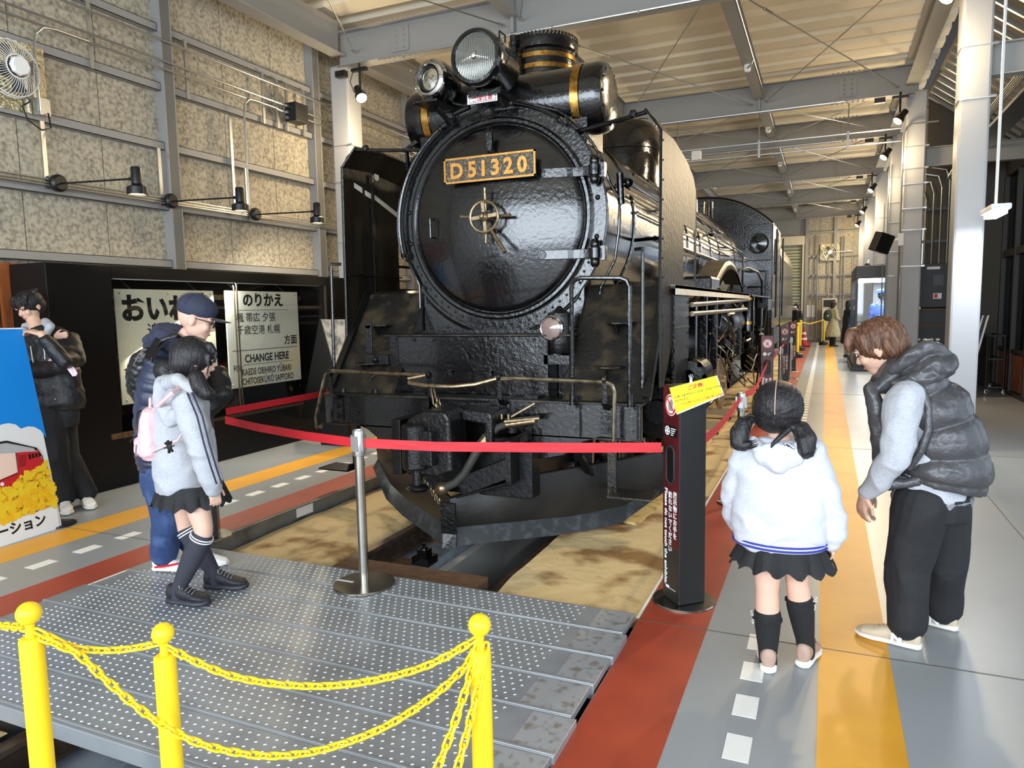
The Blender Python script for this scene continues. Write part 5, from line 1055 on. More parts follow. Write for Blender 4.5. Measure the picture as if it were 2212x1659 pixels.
# ================================================================== SIGN POSTS
def bollard(x, y, ang, label, full=True, h=1.15):
    """ang: direction (radians) of the normal of the maroon face"""
    t = thing('sign_post', (x, y, 0), label, 'post'); w_ = .079
    n = Vector((math.cos(ang), math.sin(ang), 0)); r = Vector((-n.y, n.x, 0)); Z = Vector((0,0,1)); c0 = Vector((x, y, 0))
    def P(a, b, z): return c0+r*a+n*b+Z*z
    MBx = MB(); pts = [P(-w_,-w_,.012),P(w_,-w_,.012),P(w_,w_,.012),P(-w_,w_,.012)]; MBx.ext(pts, Z*(h-.012)); MBx.build('column', m_vinyl, t, bevel=.006)
    def face(nm, a0, a1, z0, z1, mt, l0=.0, l1=.001): return MB().ext([P(a0,w_+l0,z0),P(a1,w_+l0,z0),P(a1,w_+l0,z1),P(a0,w_+l0,z1)], n*(l1-l0)).build(nm, mt, t)
    f = face('maroon_face', -w_+.004, w_-.004, .30, h-.004, m_maroon, 0, .002)
    def ringpts(zc0, zc1, rr): return [P(rr*math.cos(a), w_+.003, (zc1 if math.sin(a) > 0 else zc0)+rr*math.sin(a)) for a in np.linspace(0, 2*PI, 24, endpoint=False)]
    MB().ext(ringpts(.68,.80,.036), n*.001).build('grip_hole', m_cabinet, t); MB().tube(ringpts(.68,.80,.038), .006, 6, closed=True).build('hole_rim', m_darkgrey, t, smooth=True)
    if full:
        cz = h-.10
        MB().cyl(P(0,w_+.002,cz), P(0,w_+.003,cz), .056, n=28).build('symbol_disc', m_ww, t); m = MB(); m.tube([P(.047*math.cos(a), w_+.004, cz+.047*math.sin(a)) for a in np.linspace(0,2*PI,28,endpoint=False)], .004, 5, closed=True); m.bar(P(-.03,w_+.0045,cz+.03), P(.03,w_+.0045,cz-.03), .006, .002, n); m.build('prohibition_ring', m_redp, t)
        MB().ext([P(-.02,w_+.0035,cz-.03),P(.016,w_+.0035,cz-.03),P(.02,w_+.0035,cz+.015),P(.008,w_+.0035,cz+.032),P(-.022,w_+.0035,cz+.01)], n*.0005).build('hand_mark', mat('print_mid_grey',(150,150,150),.5), t)
        bz = .915; m = MB(); m.ext([P(a, w_+.003, b) for a, b in ((-.06,bz-.028),(.055,bz-.028),(.064,bz-.01),(.064,bz+.01),(.055,bz+.028),(-.06,bz+.028))], n*.0006); m.build('badge', m_cabinet, t)
        m = MB(); m.cyl(P(-.03,w_+.0036,bz), P(-.03,w_+.0042,bz), .024, n=20); m.build('wheel_mark', m_ww, t); m = MB()
        for k in range(5): a = k*2*PI/5+.3; m.cyl(P(-.03+.014*math.cos(a),w_+.0042,bz+.014*math.sin(a)), P(-.03+.014*math.cos(a),w_+.0046,bz+.014*math.sin(a)), .005, n=8)
        m.build('wheel_holes', m_ink, t); m = MB()
        for k in range(4): m.ext([P(.004,w_+.0036,bz+.017-k*.011),P(.05-.008*k,w_+.0036,bz+.017-k*.011),P(.05-.008*k,w_+.0036,bz+.012-k*.011),P(.004,w_+.0036,bz+.012-k*.011)], n*.0005)
        m.build('badge_lines', m_ww, t)
        text('\n'.join('展示物にお手を'), .036, P(.026, w_+.002, .575), r, Z, m_ww, t, 'lettering', .001, 1, .0009, 'LEFT', ls=1.0)
        text('\n'.join('触れないでください'), .036, P(-.020, w_+.002, .568), r, Z, m_ww, t, 'lettering', .001, 1, .0009, 'LEFT', ls=1.0)
        text('Please do not touch the exhibits.', .037, P(-.055, w_+.002, .61), -Z, r, m_ww, t, 'lettering', .001, 1.06, .0010)
        text('ᐧ三|三', .02, P(-.03, w_+.002, .1), r, Z, m_ww, t, 'maker_mark', .001) if False else MB().ext([P(-.045,w_+.001,.075),P(-.01,w_+.001,.075),P(-.01,w_+.001,.09),P(-.045,w_+.001,.09)], n*.0005).ext([P(-.005,w_+.001,.078),P(.05,w_+.001,.078),P(.05,w_+.001,.081),P(-.005,w_+.001,.081)], n*.0005).build('maker_mark', m_ww, t)
    m = MB(); R_ = .165; g = np.linspace(0, 2*PI, 40)
    m.lathe([(0,.011),(R_-.004,.011),(R_,.006),(R_,.001),(0,.001)], c0, (0,0,1), 40); m.build('base_disc', m_steel, t, smooth=30)
    m = MB(); a = P(0,0,.0115); m.bar(P(.1,-.2,.0118)*0+P(.07,w_+.0,.0118), P(.11,.11,.0118), .012, .001); m.build('base_slot', m_blackpl, t)
    return t
b1 = bollard(-.655, 3.70, math.radians(-138), 'near black sign post with maroon face and yellow notice clipped on top')
bollard(-3.95, 3.62, math.radians(-50), 'sign post standing behind the man in the cap, left of the pit')
for y, l in ((9.9, 'second sign post along the red stripe, behind the girl in the skirt'), (14.2, 'third sign post along the red stripe, by the cab'), (17.8, 'fourth sign post along the red stripe, farthest and nearest the yellow posts')): bollard(-.70, y, math.radians(-80), l)
# the clipped notice
c4 = [aY(1446,838,3.56), aY(1546,812,3.56), aY(1561,851,3.57), aY(1461,893,3.57)]
t = thing('caution_notice', c4[3], 'tilted bright yellow caution notice clipped to the near sign post', 'notice'); R3 = (c4[1]-c4[0]).normalized(); N3 = -(c4[1]-c4[0]).cross(c4[0]-c4[3]).normalized()*-1; U3 = N3.cross(R3)
MB().ext([p-N3*.003 for p in (c4[3],c4[2],c4[1],c4[0])], N3*.003).build('sheet', m_ysign, t)
MB().ext([c4[3]-N3*.006-U3*.008, c4[2]-N3*.006-U3*.008+R3*.006, c4[1]-N3*.006+R3*.006, c4[0]-N3*.006], N3*.002).build('plastic_sleeve', mat('clear_sleeve', (205,205,200), .2), t)
L3 = (c4[1]-c4[0]).length
text('ご注意', .026, c4[0]+R3*L3*.36-U3*.034, R3, U3, m_redp, t, 'heading', .0006, 1, .0007)
text('D51車体は油で磨かれているため、さわるとベタベタに', .0135, c4[0]+R3*.008-U3*.058, R3, U3, m_brownp, t, 'lettering', .0006, .74, .0003)
text('手が汚れます。', .0135, c4[0]+R3*.008-U3*.078, R3, U3, m_brownp, t, 'lettering', .0006, .8, .0003)
text('どうぞ手をお触れにならないようお願い申し上げます。', .0135, c4[0]+R3*.010-U3*.098, R3, U3, m_orange, t, 'lettering', .0006, .72, .0003)
pc = aY(1493,824,3.55); m = MB(); m.box(pc, (.012,.02,.02)); m.tube([pc+Vector((-.005,0,.01)),pc+Vector((-.012,0,.03)),pc+Vector((-.004,0,.036)),pc+Vector((-.001,0,.01))], .0015, 5); m.tube([pc+Vector((.005,0,.01)),pc+Vector((.013,0,.028)),pc+Vector((.006,0,.036)),pc+Vector((.001,0,.01))], .0015, 5); m.build('binder_clip', m_chrome, t)

# ================================================================== BELT BARRIER
def stanchion(x, y, label, group=None):
    t = thing('belt_stanchion', (x, y, .0 if x > -.85 or x < -3.87 else .034), label, 'stanchion', group); z0 = off(t).z; o = (x, y, z0)
    m = MB(); m.lathe([(0,.012),(.168,.012),(.172,.008),(.172,0),(0,0)], o, (0,0,1), 48); m.build('base_disc', m_steel, t, smooth=30)
    MB().bar((x-.17,y-.02,z0+.0125), (x-.06,y-.02,z0+.0125), .016, .001).build('base_slot', mat('slot_light', (214,210,204), .4), t)
    MB().lathe([(.0,.01),(.0265,.01),(.0265,.74),(0,.74)], o, (0,0,1), 24).build('pole', m_steel, t, smooth=40)
    m = MB(); m.lathe([(.0,.735),(.032,.735),(.034,.745),(.034,.865),(.03,.875),(.024,.877),(.022,.868),(0,.868)], o, (0,0,1), 24)
    for a in (0, PI/2, PI, 1.5*PI): m.box((x+.034*math.cos(a), y+.034*math.sin(a), z0+.805), (.014 if a in (0,PI) else .034, .034 if a in (0,PI) else .014, .085))
    m.build('cassette_head', m_zinc, t, smooth=40); return t
stanchion(-2.335, 3.21, 'brushed steel belt stanchion standing on the walkway before the locomotive')
stanchion(-.585, 5.75, 'belt stanchion just behind the pigtailed girl, right of the drip trays')
stanchion(-.66, 12.3, 'slim belt stanchion between the second and third right sign posts'); stanchion(-.66, 16.0, 'slim belt stanchion between the third and fourth right sign posts')
def belt(pts, wd, label, name='belt'):
    m = MB(); P_ = []; n = 24; pts = [Vector(p) for p in pts]
    for i in range(n+1):
        s = i/n*(len(pts)-1); k = min(int(s), len(pts)-2); f = s-k; f = f if len(pts) == 2 else f
        P_.append(pts[k].lerp(pts[k+1], f))
    dx_ = (pts[-1]-pts[0]).normalized(); nv = Vector((-dx_.y, dx_.x, 0)); m.sheet([[p+Vector((0,0,wd/2)), p+nv*.001*math.sin(i), p-Vector((0,0,wd/2))] for i, p in enumerate(P_)], .0015, nv); return tag(m.build(name, m_belt, at=pts[0]), label, 'belt')
belt([(-2.295, 3.215, .838), (-1.9, 3.31, .825), (-1.2, 3.50, .826), (-.76, 3.63, .83)], .052, 'red belt stretched from the front stanchion to the near sign post')
belt([(-2.375, 3.215, .838), (-2.8, 3.33, .832), (-3.3, 3.49, .83), (-3.76, 3.66, .835)], .052, 'red belt stretched from the front stanchion to the left sign post')
belt([(-3.87, 3.78, .87), (-3.95, 5.2, .86), (-4.05, 7.6, .86)], .05, 'red belt running back along the left side of the pit')
belt([(-.585, 3.76, .84), (-.585, 4.4, .81), (-.585, 5.1, .815), (-.585, 5.70, .838)], .052, 'red belt from the near sign post back to the stanchion behind the girl')
belt([(-.59, 5.79, .838), (-.61, 7.2, .74), (-.65, 8.7, .76), (-.68, 9.8, .80)], .052, 'sagging red belt from that stanchion to the second right sign post')
belt([(-.70, 10.0, .82), (-.68, 11, .79), (-.66, 12.26, .838)], .05, 'red belt beyond the second right sign post')
belt([(-.66, 12.34, .838), (-.69, 14.1, .83)], .05, 'red belt before the third right sign post')
stanchion(-4.06, 7.66, 'belt stanchion at the far left, hidden behind the buffer beam')

# ================================================================== YELLOW CHAIN BARRIER
def ypost(px, py, D, label, rb, rp):
    d = ray(px, py).normalized(); p = Vector((0,0,EYE))+d*D; t = thing('chain_post', (p.x, p.y, 0), label, 'post'); x, y, zb = p
    MB().sph(p, rb, 28).build('ball_cap', m_yplastic, t, smooth=True); z1 = zb-rb*2.1
    MB().lathe([(0,zb-rb*.8),(rb*.4,zb-rb*.8),(rb*.36,zb-rb*1.4),(rb*.42,z1-.004),(0,z1-.01)], (x,y,0), (0,0,1), 24).build('neck', m_yplastic, t, smooth=40)
    MB().lathe([(0,z1),(rp-.006,z1),(rp-.001,z1-.004),(rp,z1-.01),(rp,.04),(rp+.05,.035),(rp+.08,.0),(0,0)], (x,y,0), (0,0,1), 32).build('tube', m_yplastic, t, smooth=35)
    return p
q1 = ypost(62,1325,2.30,'leftmost of the three yellow plastic chain posts',.030,.0285); q2 = ypost(352,1368,2.22,'middle yellow plastic chain post, shorter looking',.0285,.028); q3 = ypost(1036,1350,1.83,'rightmost yellow plastic chain post, nearest the red stripe',.0278,.0262)
link_me = None
def chain(pa, pb, pxs, label):
    """links strung along a sagging line in the upright plane through pa and pb"""
    global link_me
    e = Vector((0,0,EYE)); hd = Vector((pb.x-pa.x, pb.y-pa.y, 0)).normalized(); nn_ = Vector((-hd.y, hd.x, 0)); P_ = []
    for a in pxs:
        d = ray(*a); P_.append(e+d*((pa-e).dot(nn_)/d.dot(nn_)))
    fine = []; n = len(P_)                      # Catmull-Rom
    for i in range(n-1):
        a, b, c_, d_ = P_[max(i-1,0)], P_[i], P_[i+1], P_[min(i+2,n-1)]
        for k in range(24):
            s = k/24; fine.append(.5*((2*b)+(c_-a)*s+(2*a-5*b+4*c_-d_)*s*s+(3*b-a-3*c_+d_)*s**3))
    fine.append(P_[-1]); t = thing('plastic_chain', fine[0], label, 'chain'); acc = 0; pitch = .0262; nxt = pitch/2; k = 0
    for a, b in zip(fine[:-1], fine[1:]):
        L = (b-a).length
        while acc+L >= nxt:
            p = a.lerp(b, (nxt-acc)/L); d = (b-a).normalized()
            if link_me is None:
                m = MB(); Lh, wh = .0105, .0082; pts = [(Lh+wh*math.cos(q), 0, wh*math.sin(q)) for q in np.linspace(PI/2,-PI/2,6)]+[(-Lh-wh*math.cos(q), 0, wh*math.sin(q)) for q in np.linspace(-PI/2,PI/2,6)]
                m.tube(pts, .0036, 6, closed=True); ob = m.build('link', m_yplastic, None, smooth=True); link_me = ob.data; bpy.data.objects.remove(ob)
            o = bpy.data.objects.new('link', link_me); C.objects.link(o); o.parent = t; o.location = p-off(t); q = d.to_track_quat('X', 'Z').to_matrix().to_4x4()
            o.rotation_euler = (q@Matrix.Rotation(.35+(PI/2)*(k % 2), 4, 'X')).to_euler(); nxt += pitch; k += 1
        acc += L
    return t
chain(q1, q2, [(78,1362),(120,1382),(165,1400),(230,1405),(290,1400),(340,1390)], 'yellow chain sagging between the left and middle yellow posts')
chain(q2, q3, [(362,1398),(420,1428),(500,1460),(600,1478),(700,1482),(800,1471),(900,1446),(970,1415),(1022,1384)], 'upper yellow chain between the middle and right yellow posts')
chain(q1, q3, [(70,1370),(130,1395),(170,1415),(230,1470),(300,1530),(370,1577),(450,1612),(560,1632),(660,1627),(760,1600),(850,1560),(940,1500),(1000,1445),(1024,1410)], 'lower yellow chain hanging from the left post to the right post before the middle one')
chain(q1, q1+Vector((-.6,.1,0)), [(56,1357),(30,1354),(0,1352),(-60,1350),(-140,1340)], 'yellow chain leaving the left yellow post out of view')
chain(q3, Vector((-.93,1.0,0)), [(1032,1395),(1018,1450),(996,1520),(972,1590),(940,1670),(900,1760)], 'first of two yellow chains falling steeply from the right yellow post')
chain(q3+Vector((.012,-.02,0)), Vector((-.88,1.0,0)), [(1050,1392),(1040,1460),(1022,1530),(1004,1600),(984,1672),(950,1770)], 'second of two yellow chains falling steeply from the right yellow post')

# ================================================================== THINGS ON THE LEFT WALL
for k, (y, l) in enumerate(((4.592,'black arm spotlight on the left wall, nearest the wall fan'),(5.857,'middle black arm spotlight on the left wall above the cabinet'),(7.134,'black arm spotlight on the left wall, nearest the locomotive'))):
    t = thing('arm_spotlight', (-6.6, y, 2.8), l, 'lamp'); hx, hy_, hz_ = -5.70, y+.10-.02*k, 2.765
    MB().lathe([(0,0),(.075,0),(.08,.01),(.08,.05),(.06,.07),(0,.07)], (-6.64,y,2.805), (1,0,.0), 20).build('wall_base', m_blackpl, t, smooth=35)
    MB().cyl((-6.57,y,2.80),(hx-.07,hy_-.01,hz_+.02),.009,n=8).build('arm', m_blackpl, t)
    m = MB(); m.lathe([(0,.12),(.04,.12),(.046,.11),(.046,-.03),(.035,-.04)], (hx,hy_,hz_), (0,0,1), 20); m.build('lamp_body', m_blackpl, t, smooth=35)
    m = MB(); m.lathe([(.04,-.035),(.088,-.06),(.09,-.12),(.078,-.125),(.07,-.07),(.0,-.05)], (hx,hy_,hz_), (0,0,1), 24); m.bb(hx-.08,hx-.04,hy_-.015,hy_+.015,hz_+.005,hz_+.035); m.build('lamp_hood', m_blackpl, t, smooth=35)
    MB().cyl((-6.62,y-.02,3.30),(-6.1,y+.04,2.795),.003,n=5).build('stay_wire', m_zinc, t)
    MB().bb(-6.68,-6.66,y-.09,y-.05,2.75,3.36).build('strut', m_zinc, t)
    lamp('spot_light', 'SPOT', (hx, hy_, hz_-.14), 14, (1, .93, .82), .05, (-5.95, hy_+.1, 1.2), ang=1.5)
    MB().cyl((hx,hy_,hz_-.10),(hx,hy_,hz_-.112),.068,n=20).build('lit_lens', m_glow, t)
wc = thing('wall_conduits', (-6.6, 6, 4), 'bundle of zinc conduits on vertical struts along the upper left wall', 'conduit')
for z, x in ((4.285,-6.6),(4.50,-6.6),(4.20,-6.6)): MB().tube([(x,.5,z),(x,14,z)], .0125, 8).build('pipe', m_zinc, wc)
for z in (2.80, 2.775, 2.83): MB().tube([(-6.63,.5,z),(-6.63,14,z)], .010, 6).build('pipe', m_zinc, wc)
for y, z0, z1 in ((3.4,3.98,4.62),(5.06,3.98,4.62),(6.22,3.98,4.62),(7.42,3.98,4.62),(7.68,3.98,4.60),(7.86,3.98,4.60),(8.2,3.98,4.60),(6.83,2.83,3.9),(4.47,3.4,3.95),(4.4,3.4,3.95)): MB().bb(-6.66,-6.64,y-.02,y+.02,z0,z1).build('strut', m_zinc, wc)
MB().tube([(-6.58,4.45,3.42),(-6.58,4.45,3.98),(-6.58,4.47,4.10),(-6.58,4.55,4.18),(-6.58,4.66,4.20),(-6.58,5.0,4.20)], .013, 8).build('pipe', m_zinc, wc, smooth=True)
MB().tube([(-6.58,7.0,2.85),(-6.58,7.0,4.0),(-6.58,7.02,4.12),(-6.58,7.1,4.19),(-6.58,7.2,4.20),(-6.58,7.6,4.20)], .013, 8).build('pipe', m_zinc, wc, smooth=True)
t = thing('junction_box', (-6.55, 7.93, 4.2), 'black junction box on the conduits high on the left wall', 'box'); MB().bb(-6.64,-6.46,7.81,8.06,4.09,4.33).build('case', m_blackpl, t, bevel=.006)
m = MB()
for z in (4.13,4.2,4.28): m.cyl((-6.58,7.77,z),(-6.58,7.81,z),.02,n=10)
m.build('cable_glands', m_zinc, t)
t = thing('wall_fan', (-6.62, 4.2, 3.7), 'white caged wall fan on crinkled silver panel at top left', 'fan'); fy, fz = 4.235, 3.735
MB().bb(-6.70,-6.68,3.9,4.60,3.40,4.02).build('foil_panel', m_foil, t)
m = MB(); R = .245
for r, h in ((R,.06),(R*.97,.09),(.10,.17),(.065,.175)): m.tube([(-6.66+h, fy+r*math.cos(a), fz+r*math.sin(a)) for a in np.linspace(0,2*PI,32,endpoint=False)], .0045, 5, closed=True)
for k in range(48):
    a = k*2*PI/48; m.tube([(-6.66+h, fy+r*math.cos(a+tw), fz+r*math.sin(a+tw)) for r, h, tw in ((R,.06,0),(.21,.12,.05),(.15,.16,.1),(.09,.17,.15))], .0022, 4)
m.build('cage', m_ww, t); MB().lathe([(0,0),(.08,0),(.085,.03),(.075,.05),(0,.05)], (-6.49,fy,fz), (1,0,0), 8).build('hub_cover', m_ww, t, bevel=.005)
m = MB()
for k in range(4):
    a = k*PI/2+.3; m.ext([(-6.58,fy+.05*math.cos(a),fz+.05*math.sin(a)),(-6.60,fy+.20*math.cos(a-.35),fz+.20*math.sin(a-.35)),(-6.56,fy+.21*math.cos(a+.25),fz+.21*math.sin(a+.25))], (.006,0,0))
m.build('blade', m_darkgrey, t); MB().cyl((-6.67,fy,fz),(-6.5,fy,fz),.06).build('motor', m_blackpl, t)
m = MB(); m.tube([(-6.6,4.33,3.56),(-6.56,4.36,3.48),(-6.55,4.28,3.42),(-6.52,4.3,3.3),(-6.52,4.42,3.24),(-6.54,4.52,3.28),(-6.58,4.53,3.42)], .008, 6); m.build('power_cable', m_blackpl, t, smooth=True); MB().bb(-6.66,-6.6,4.47,4.57,3.4,3.55).build('socket_box', m_zinc, t)

# ================================================================== CEILING SPOTLIGHTS
def spot(x, y, z, sgn, label, e):
    t = thing('beam_spotlight', (x, y, z+.35), label, 'lamp'); d = Vector((-sgn*.55, -.35, -.75)).normalized(); o = Vector((x, y, z))
    MB().cyl((x,y,z+.42),(x,y,z+.10),.016,n=8).bb(x-.12,x+.12,y-.03,y+.03,z+.32,z+.36).build('drop_arm', m_blackpl, t); MB().lathe([(0,-.16),(.05,-.16),(.055,-.05),(.08,.0),(.085,.06),(.075,.065)], o, d, 20).build('housing', m_blackpl, t, smooth=35)
    MB().lathe([(0,.05),(.072,.062)], o, d, 20).build('lit_lens', m_glow, t); MB().tube([(x-.1,y,z+.34),(x-.16,y,z+.2),(x-.1,y,z+.05),(x,y,z+.1)], .006, 5).bb(x-.38,x-.22,y-.04,y+.04,z+.28,z+.36).build('cable', m_blackpl, t)
    lamp('spot_light', 'SPOT', o+d*.09, e, (1, .80, .52), .09, o+d*3, ang=2.6); lamp('added_lamp_spill', 'POINT', o+d*.3+Vector((0,0,-.35)), e*.16, (1, .78, .48), .12)  # extra point light added below each spotlight to warm the ceiling
for k, (fy, ord_) in enumerate(((8.6,'first'),(13.8,'second'),(17.0,'third'),(21.7,'fourth'),(26.6,'fifth'),(31.0,'sixth'))):
    spot(1.03, fy-.12, 4.55, 1, f'{ord_} warm spotlight from the front on the right ends of the roof beams', 190)
    if k < 3: spot(-5.9, fy-.12, 4.5, -1, f'{ord_} warm spotlight from the front on the left ends of the roof beams', 190)
# distant yellow posts and people barrier near the far wall
for k, (x, y, l) in enumerate(((-.74,22.5,'nearest of the distant yellow chain posts beyond the sign posts'),(-.78,26.0,'second distant yellow chain post beyond the sign posts'),(-.06,29.5,'distant yellow chain post standing alone near the air conditioner'))):
    t = thing('chain_post', (x, y, 0), l, 'post'); MB().lathe([(0,.0),(.17,.0),(.17,.1),(.05,.14),(.045,.16),(.0,.16)], (x,y,0), (0,0,1), 16).build('weight_base', m_blackpl, t, smooth=40); MB().lathe([(0,.12),(.045,.12),(.045,.9),(.02,.93),(.05,.97),(.03,1.02),(0,1.03)], (x,y,0), (0,0,1), 16).build('tube', m_yplastic, t, smooth=40)
tag(MB().tube([(-.78,26,.95),(-.5,27.2,.86),(-.06,29.5,.95)], .02, 5).build('plastic_chain', m_yplastic, at=(-.78,26,.95)), 'distant yellow chain slung between the far yellow posts', 'chain')
tag(MB().tube([(-.74,22.5,.95),(-.76,24,.88),(-.78,26,.95)], .02, 5).build('plastic_chain', m_yplastic, at=(-.74,22.5,.95)), 'distant yellow chain along the red stripe', 'chain')
t = thing('traffic_cone', (-.72,28.3,0), 'red and white striped traffic cone near the far wall', 'cone'); MB().lathe([(.19,.03),(.14,.03),(.03,.7),(0,.7)], (-.72,28.3,0), (0,0,1), 16).build('cone_body', m_redp, t, smooth=30); MB().bb(-.92,-.52,28.1,28.5,0,.04).build('cone_base', m_blackpl, t)
for z in (.25,.45): MB().lathe([(.142-.158*(z-.03)+.006-.00,z),(.142-.158*(z+.05)+.006,z+.08)], (-.72,28.3,0), (0,0,1), 16).build('white_band', m_ww, t)

# ================================================================== SHOWCASE WITH MANNEQUIN
t = thing('glass_showcase', (1.1, 19, 0), 'lit glass showcase with dark frame holding a blue uniform', 'showcase'); x0, x1, y0, y1 = .60, 1.75, 18.1, 21.3
MB().bb(x0-.05,x1+.05,y0-.05,y1+.05,0,.10).bb(x0,x1,y0,y1,.10,.34).build('plinth', m_darkgrey, t, bevel=.005); MB().bb(x0,x1,y0,y1,2.10,2.38).build('top_box', m_darkgrey, t, bevel=.005)
m = MB()
for x in (x0,x1-.05):
    for y in (y0,y1-.05,(y0+y1)/2): m.bb(x,x+.05,y,y+.05,.34,2.10)
m.build('frame_post', m_darkgrey, t); MB().bb(x0+.08,x1-.08,y0+.08,y1-.08,2.08,2.10).build('light_panel', m_glowcase, t)
MB().bb(x0+.05,x1-.05,y0+.02,y0+.026,.34,2.1).build('glass_pane', m_glassp, t); MB().bb(x0+.01,x0+.016,y0+.05,y1-.05,.34,2.1).build('glass_pane', m_glassp, t)
MB().bb(x0+.05,x1-.05,y0+.4,y0+.9,1.1,1.12).build('glass_shelf', m_glassd, t)
lamp('showcase_lamp', 'AREA', (1.15,19.3,2.05), 30, (.85,.93,1), 1.0, (1.15,19.3,0), sy=2.4)
# ================================================================== PEOPLE
def V(*a): return Vector(a)
def ring_loft(mb, secs, n=28):
    """secs: (centre, u-vector, v-vector[, power]) -> closed loft"""
    v = []; 
    for s in secs:
        c, a, b = s[:3]; pw = s[3] if len(s) > 3 else 1
        for i in range(n):
            t = 2*PI*i/n; ct, st = math.cos(t), math.sin(t)
            v.append(c+a*(abs(ct)**pw*(1 if ct > 0 else -1))+b*(abs(st)**pw*(1 if st > 0 else -1)))
    f = [(j*n+i, j*n+(i+1)%n, (j+1)*n+(i+1)%n, (j+1)*n+i) for j in range(len(secs)-1) for i in range(n)]
    k = len(secs)*n; v += [secs[0][0], secs[-1][0]]
    f += [((i+1)%n, i, k) for i in range(n)]+[((len(secs)-1)*n+i, (len(secs)-1)*n+(i+1)%n, k+1) for i in range(n)]
    return mb.add(v, f)
def cap(mb, p0, p1, r0, r1=None, n=14):
    r1 = r0 if r1 is None else r1; p0, p1 = Vector(p0), Vector(p1); d = p1-p0; L = d.length
    if L < 1e-5: return mb.sph(p0, r0, n)
    d /= L; a = d.orthogonal().normalized(); b = d.cross(a); secs = []
    for t in (-90,-65,-40,-15): q = math.radians(t); secs.append((p0+d*r0*math.sin(q), a*max(r0*math.cos(q),.001), b*max(r0*math.cos(q),.001)))
    for s in (.25,.5,.75): secs.append((p0+d*L*s, a*(r0+(r1-r0)*s), b*(r0+(r1-r0)*s)))
    for t in (15,40,65,90): q = math.radians(t); secs.append((p1+d*r1*math.sin(q), a*max(r1*math.cos(q),.001), b*max(r1*math.cos(q),.001)))
    return ring_loft(mb, secs, n)
def limb(mb, pts, rs, n=16):
    for (a, b, r, q) in zip(pts[:-1], pts[1:], rs[:-1], rs[1:]): cap(mb, a, b, r, q, n)
def ell(mb, c, rad, R=None, n=20): return mb.sph(c, 1, n, rad, R)
def blob(mb, name, mt, parent, vox=.006, it=4, disp=None, cut=None):
    """melts overlapping closed shapes into one continuous surface"""
    o_ = off(parent); me = bpy.data.meshes.new(name); me.from_pydata([tuple(Vector(p)-o_) for p in mb.v], [], mb.f); me.update()
    ob = bpy.data.objects.new(name, me); C.objects.link(ob)
    md = ob.modifiers.new('r', 'REMESH'); md.mode = 'VOXEL'; md.voxel_size = vox
    if it: sm_ = ob.modifiers.new('s', 'SMOOTH'); sm_.factor = .5; sm_.iterations = it
    dg = bpy.context.evaluated_depsgraph_get(); dg.update(); m2 = bpy.data.meshes.new_from_object(ob.evaluated_get(dg)); ob.modifiers.clear(); ob.data = m2
    n = len(m2.vertices)
    if disp:
        co = np.empty(n*3); m2.vertices.foreach_get('co', co); co = co.reshape(-1,3); no = np.empty(n*3); m2.vertex_normals.foreach_get('vector', no); no = no.reshape(-1,3)
        dd = np.array([disp(Vector(c)+o_, Vector(q)) for c, q in zip(co, no)]); m2.vertices.foreach_set('co', (co+no*dd[:,None]).ravel())
    m2.materials.clear(); m2.materials.append(mt); m2.polygons.foreach_set('use_smooth', [True]*len(m2.polygons)); m2.update()
    ob.name = name; ob.parent = parent; OFF[ob.name] = o_; return ob
def folds(amp=.006, sc=7, seed=0, st=(1,1,1)):
    def f(p, n):
        q = V(p.x*st[0], p.y*st[1], p.z*st[2])*sc+V(seed,0,0); a = noise.noise(q); b = noise.noise(q*2.3); return amp*(1-2.2*abs(a))+amp*.4*b
    return f
def strands(amp, c, axis, sc=60, seed=0):
    ax = Vector(axis).normalized(); u = ax.orthogonal().normalized(); w_ = ax.cross(u)
    def f(p, n):
        d = p-c; ang = math.atan2(d.dot(w_), d.dot(u)); return amp*noise.noise(V(ang*sc/6, d.dot(ax)*3, seed))+amp*.5*noise.noise(V(ang*sc/2.4, d.dot(ax)*5, seed+9))
    return f
def frame(F, U=(0,0,1)):
    F = Vector(F).normalized(); U = Vector(U); Rr = F.cross(U).normalized(); U = Rr.cross(F).normalized(); return Rr, F, U
def head(mb, c, fr, s=1.0, ear=True):
    """c = centre of the skull; returns feature points"""
    R_, F_, U_ = fr; M3 = Matrix((R_, F_, U_)).transposed()
    P = lambda x, y, z: c+R_*x*s+F_*y*s+U_*z*s
    ell(mb, P(0,-.005,.02), (.075*s,.094*s,.094*s), M3, 24); ell(mb, P(0,.022,-.035), (.062*s,.068*s,.075*s), M3, 20); ell(mb, P(0,.045,-.085), (.040*s,.038*s,.033*s), M3, 16)
    for x in (-1, 1): ell(mb, P(x*.034,.062,-.03), (.028*s,.024*s,.026*s), M3, 12); ell(mb, P(x*.028,.078,.018), (.026*s,.012*s,.011*s), M3, 12)
    ring_loft(mb, [(P(0,.075,.015),R_*.007*s,F_*.010*s),(P(0,.088,-.01),R_*.009*s,F_*.013*s),(P(0,.099,-.030),R_*.014*s,F_*.015*s),(P(0,.088,-.042),R_*.013*s,F_*.012*s)], 12)
    ell(mb, P(0,.078,-.060), (.022*s,.013*s,.007*s), M3, 12); ell(mb, P(0,.075,-.072), (.019*s,.013*s,.008*s), M3, 12)
    if ear:
        for x in (-1, 1): ell(mb, P(x*.079,-.008,-.012), (.010*s,.020*s,.031*s), M3, 12); ell(mb, P(x*.078,-.004,-.037), (.008*s,.010*s,.010*s), M3, 10)
    return P, M3
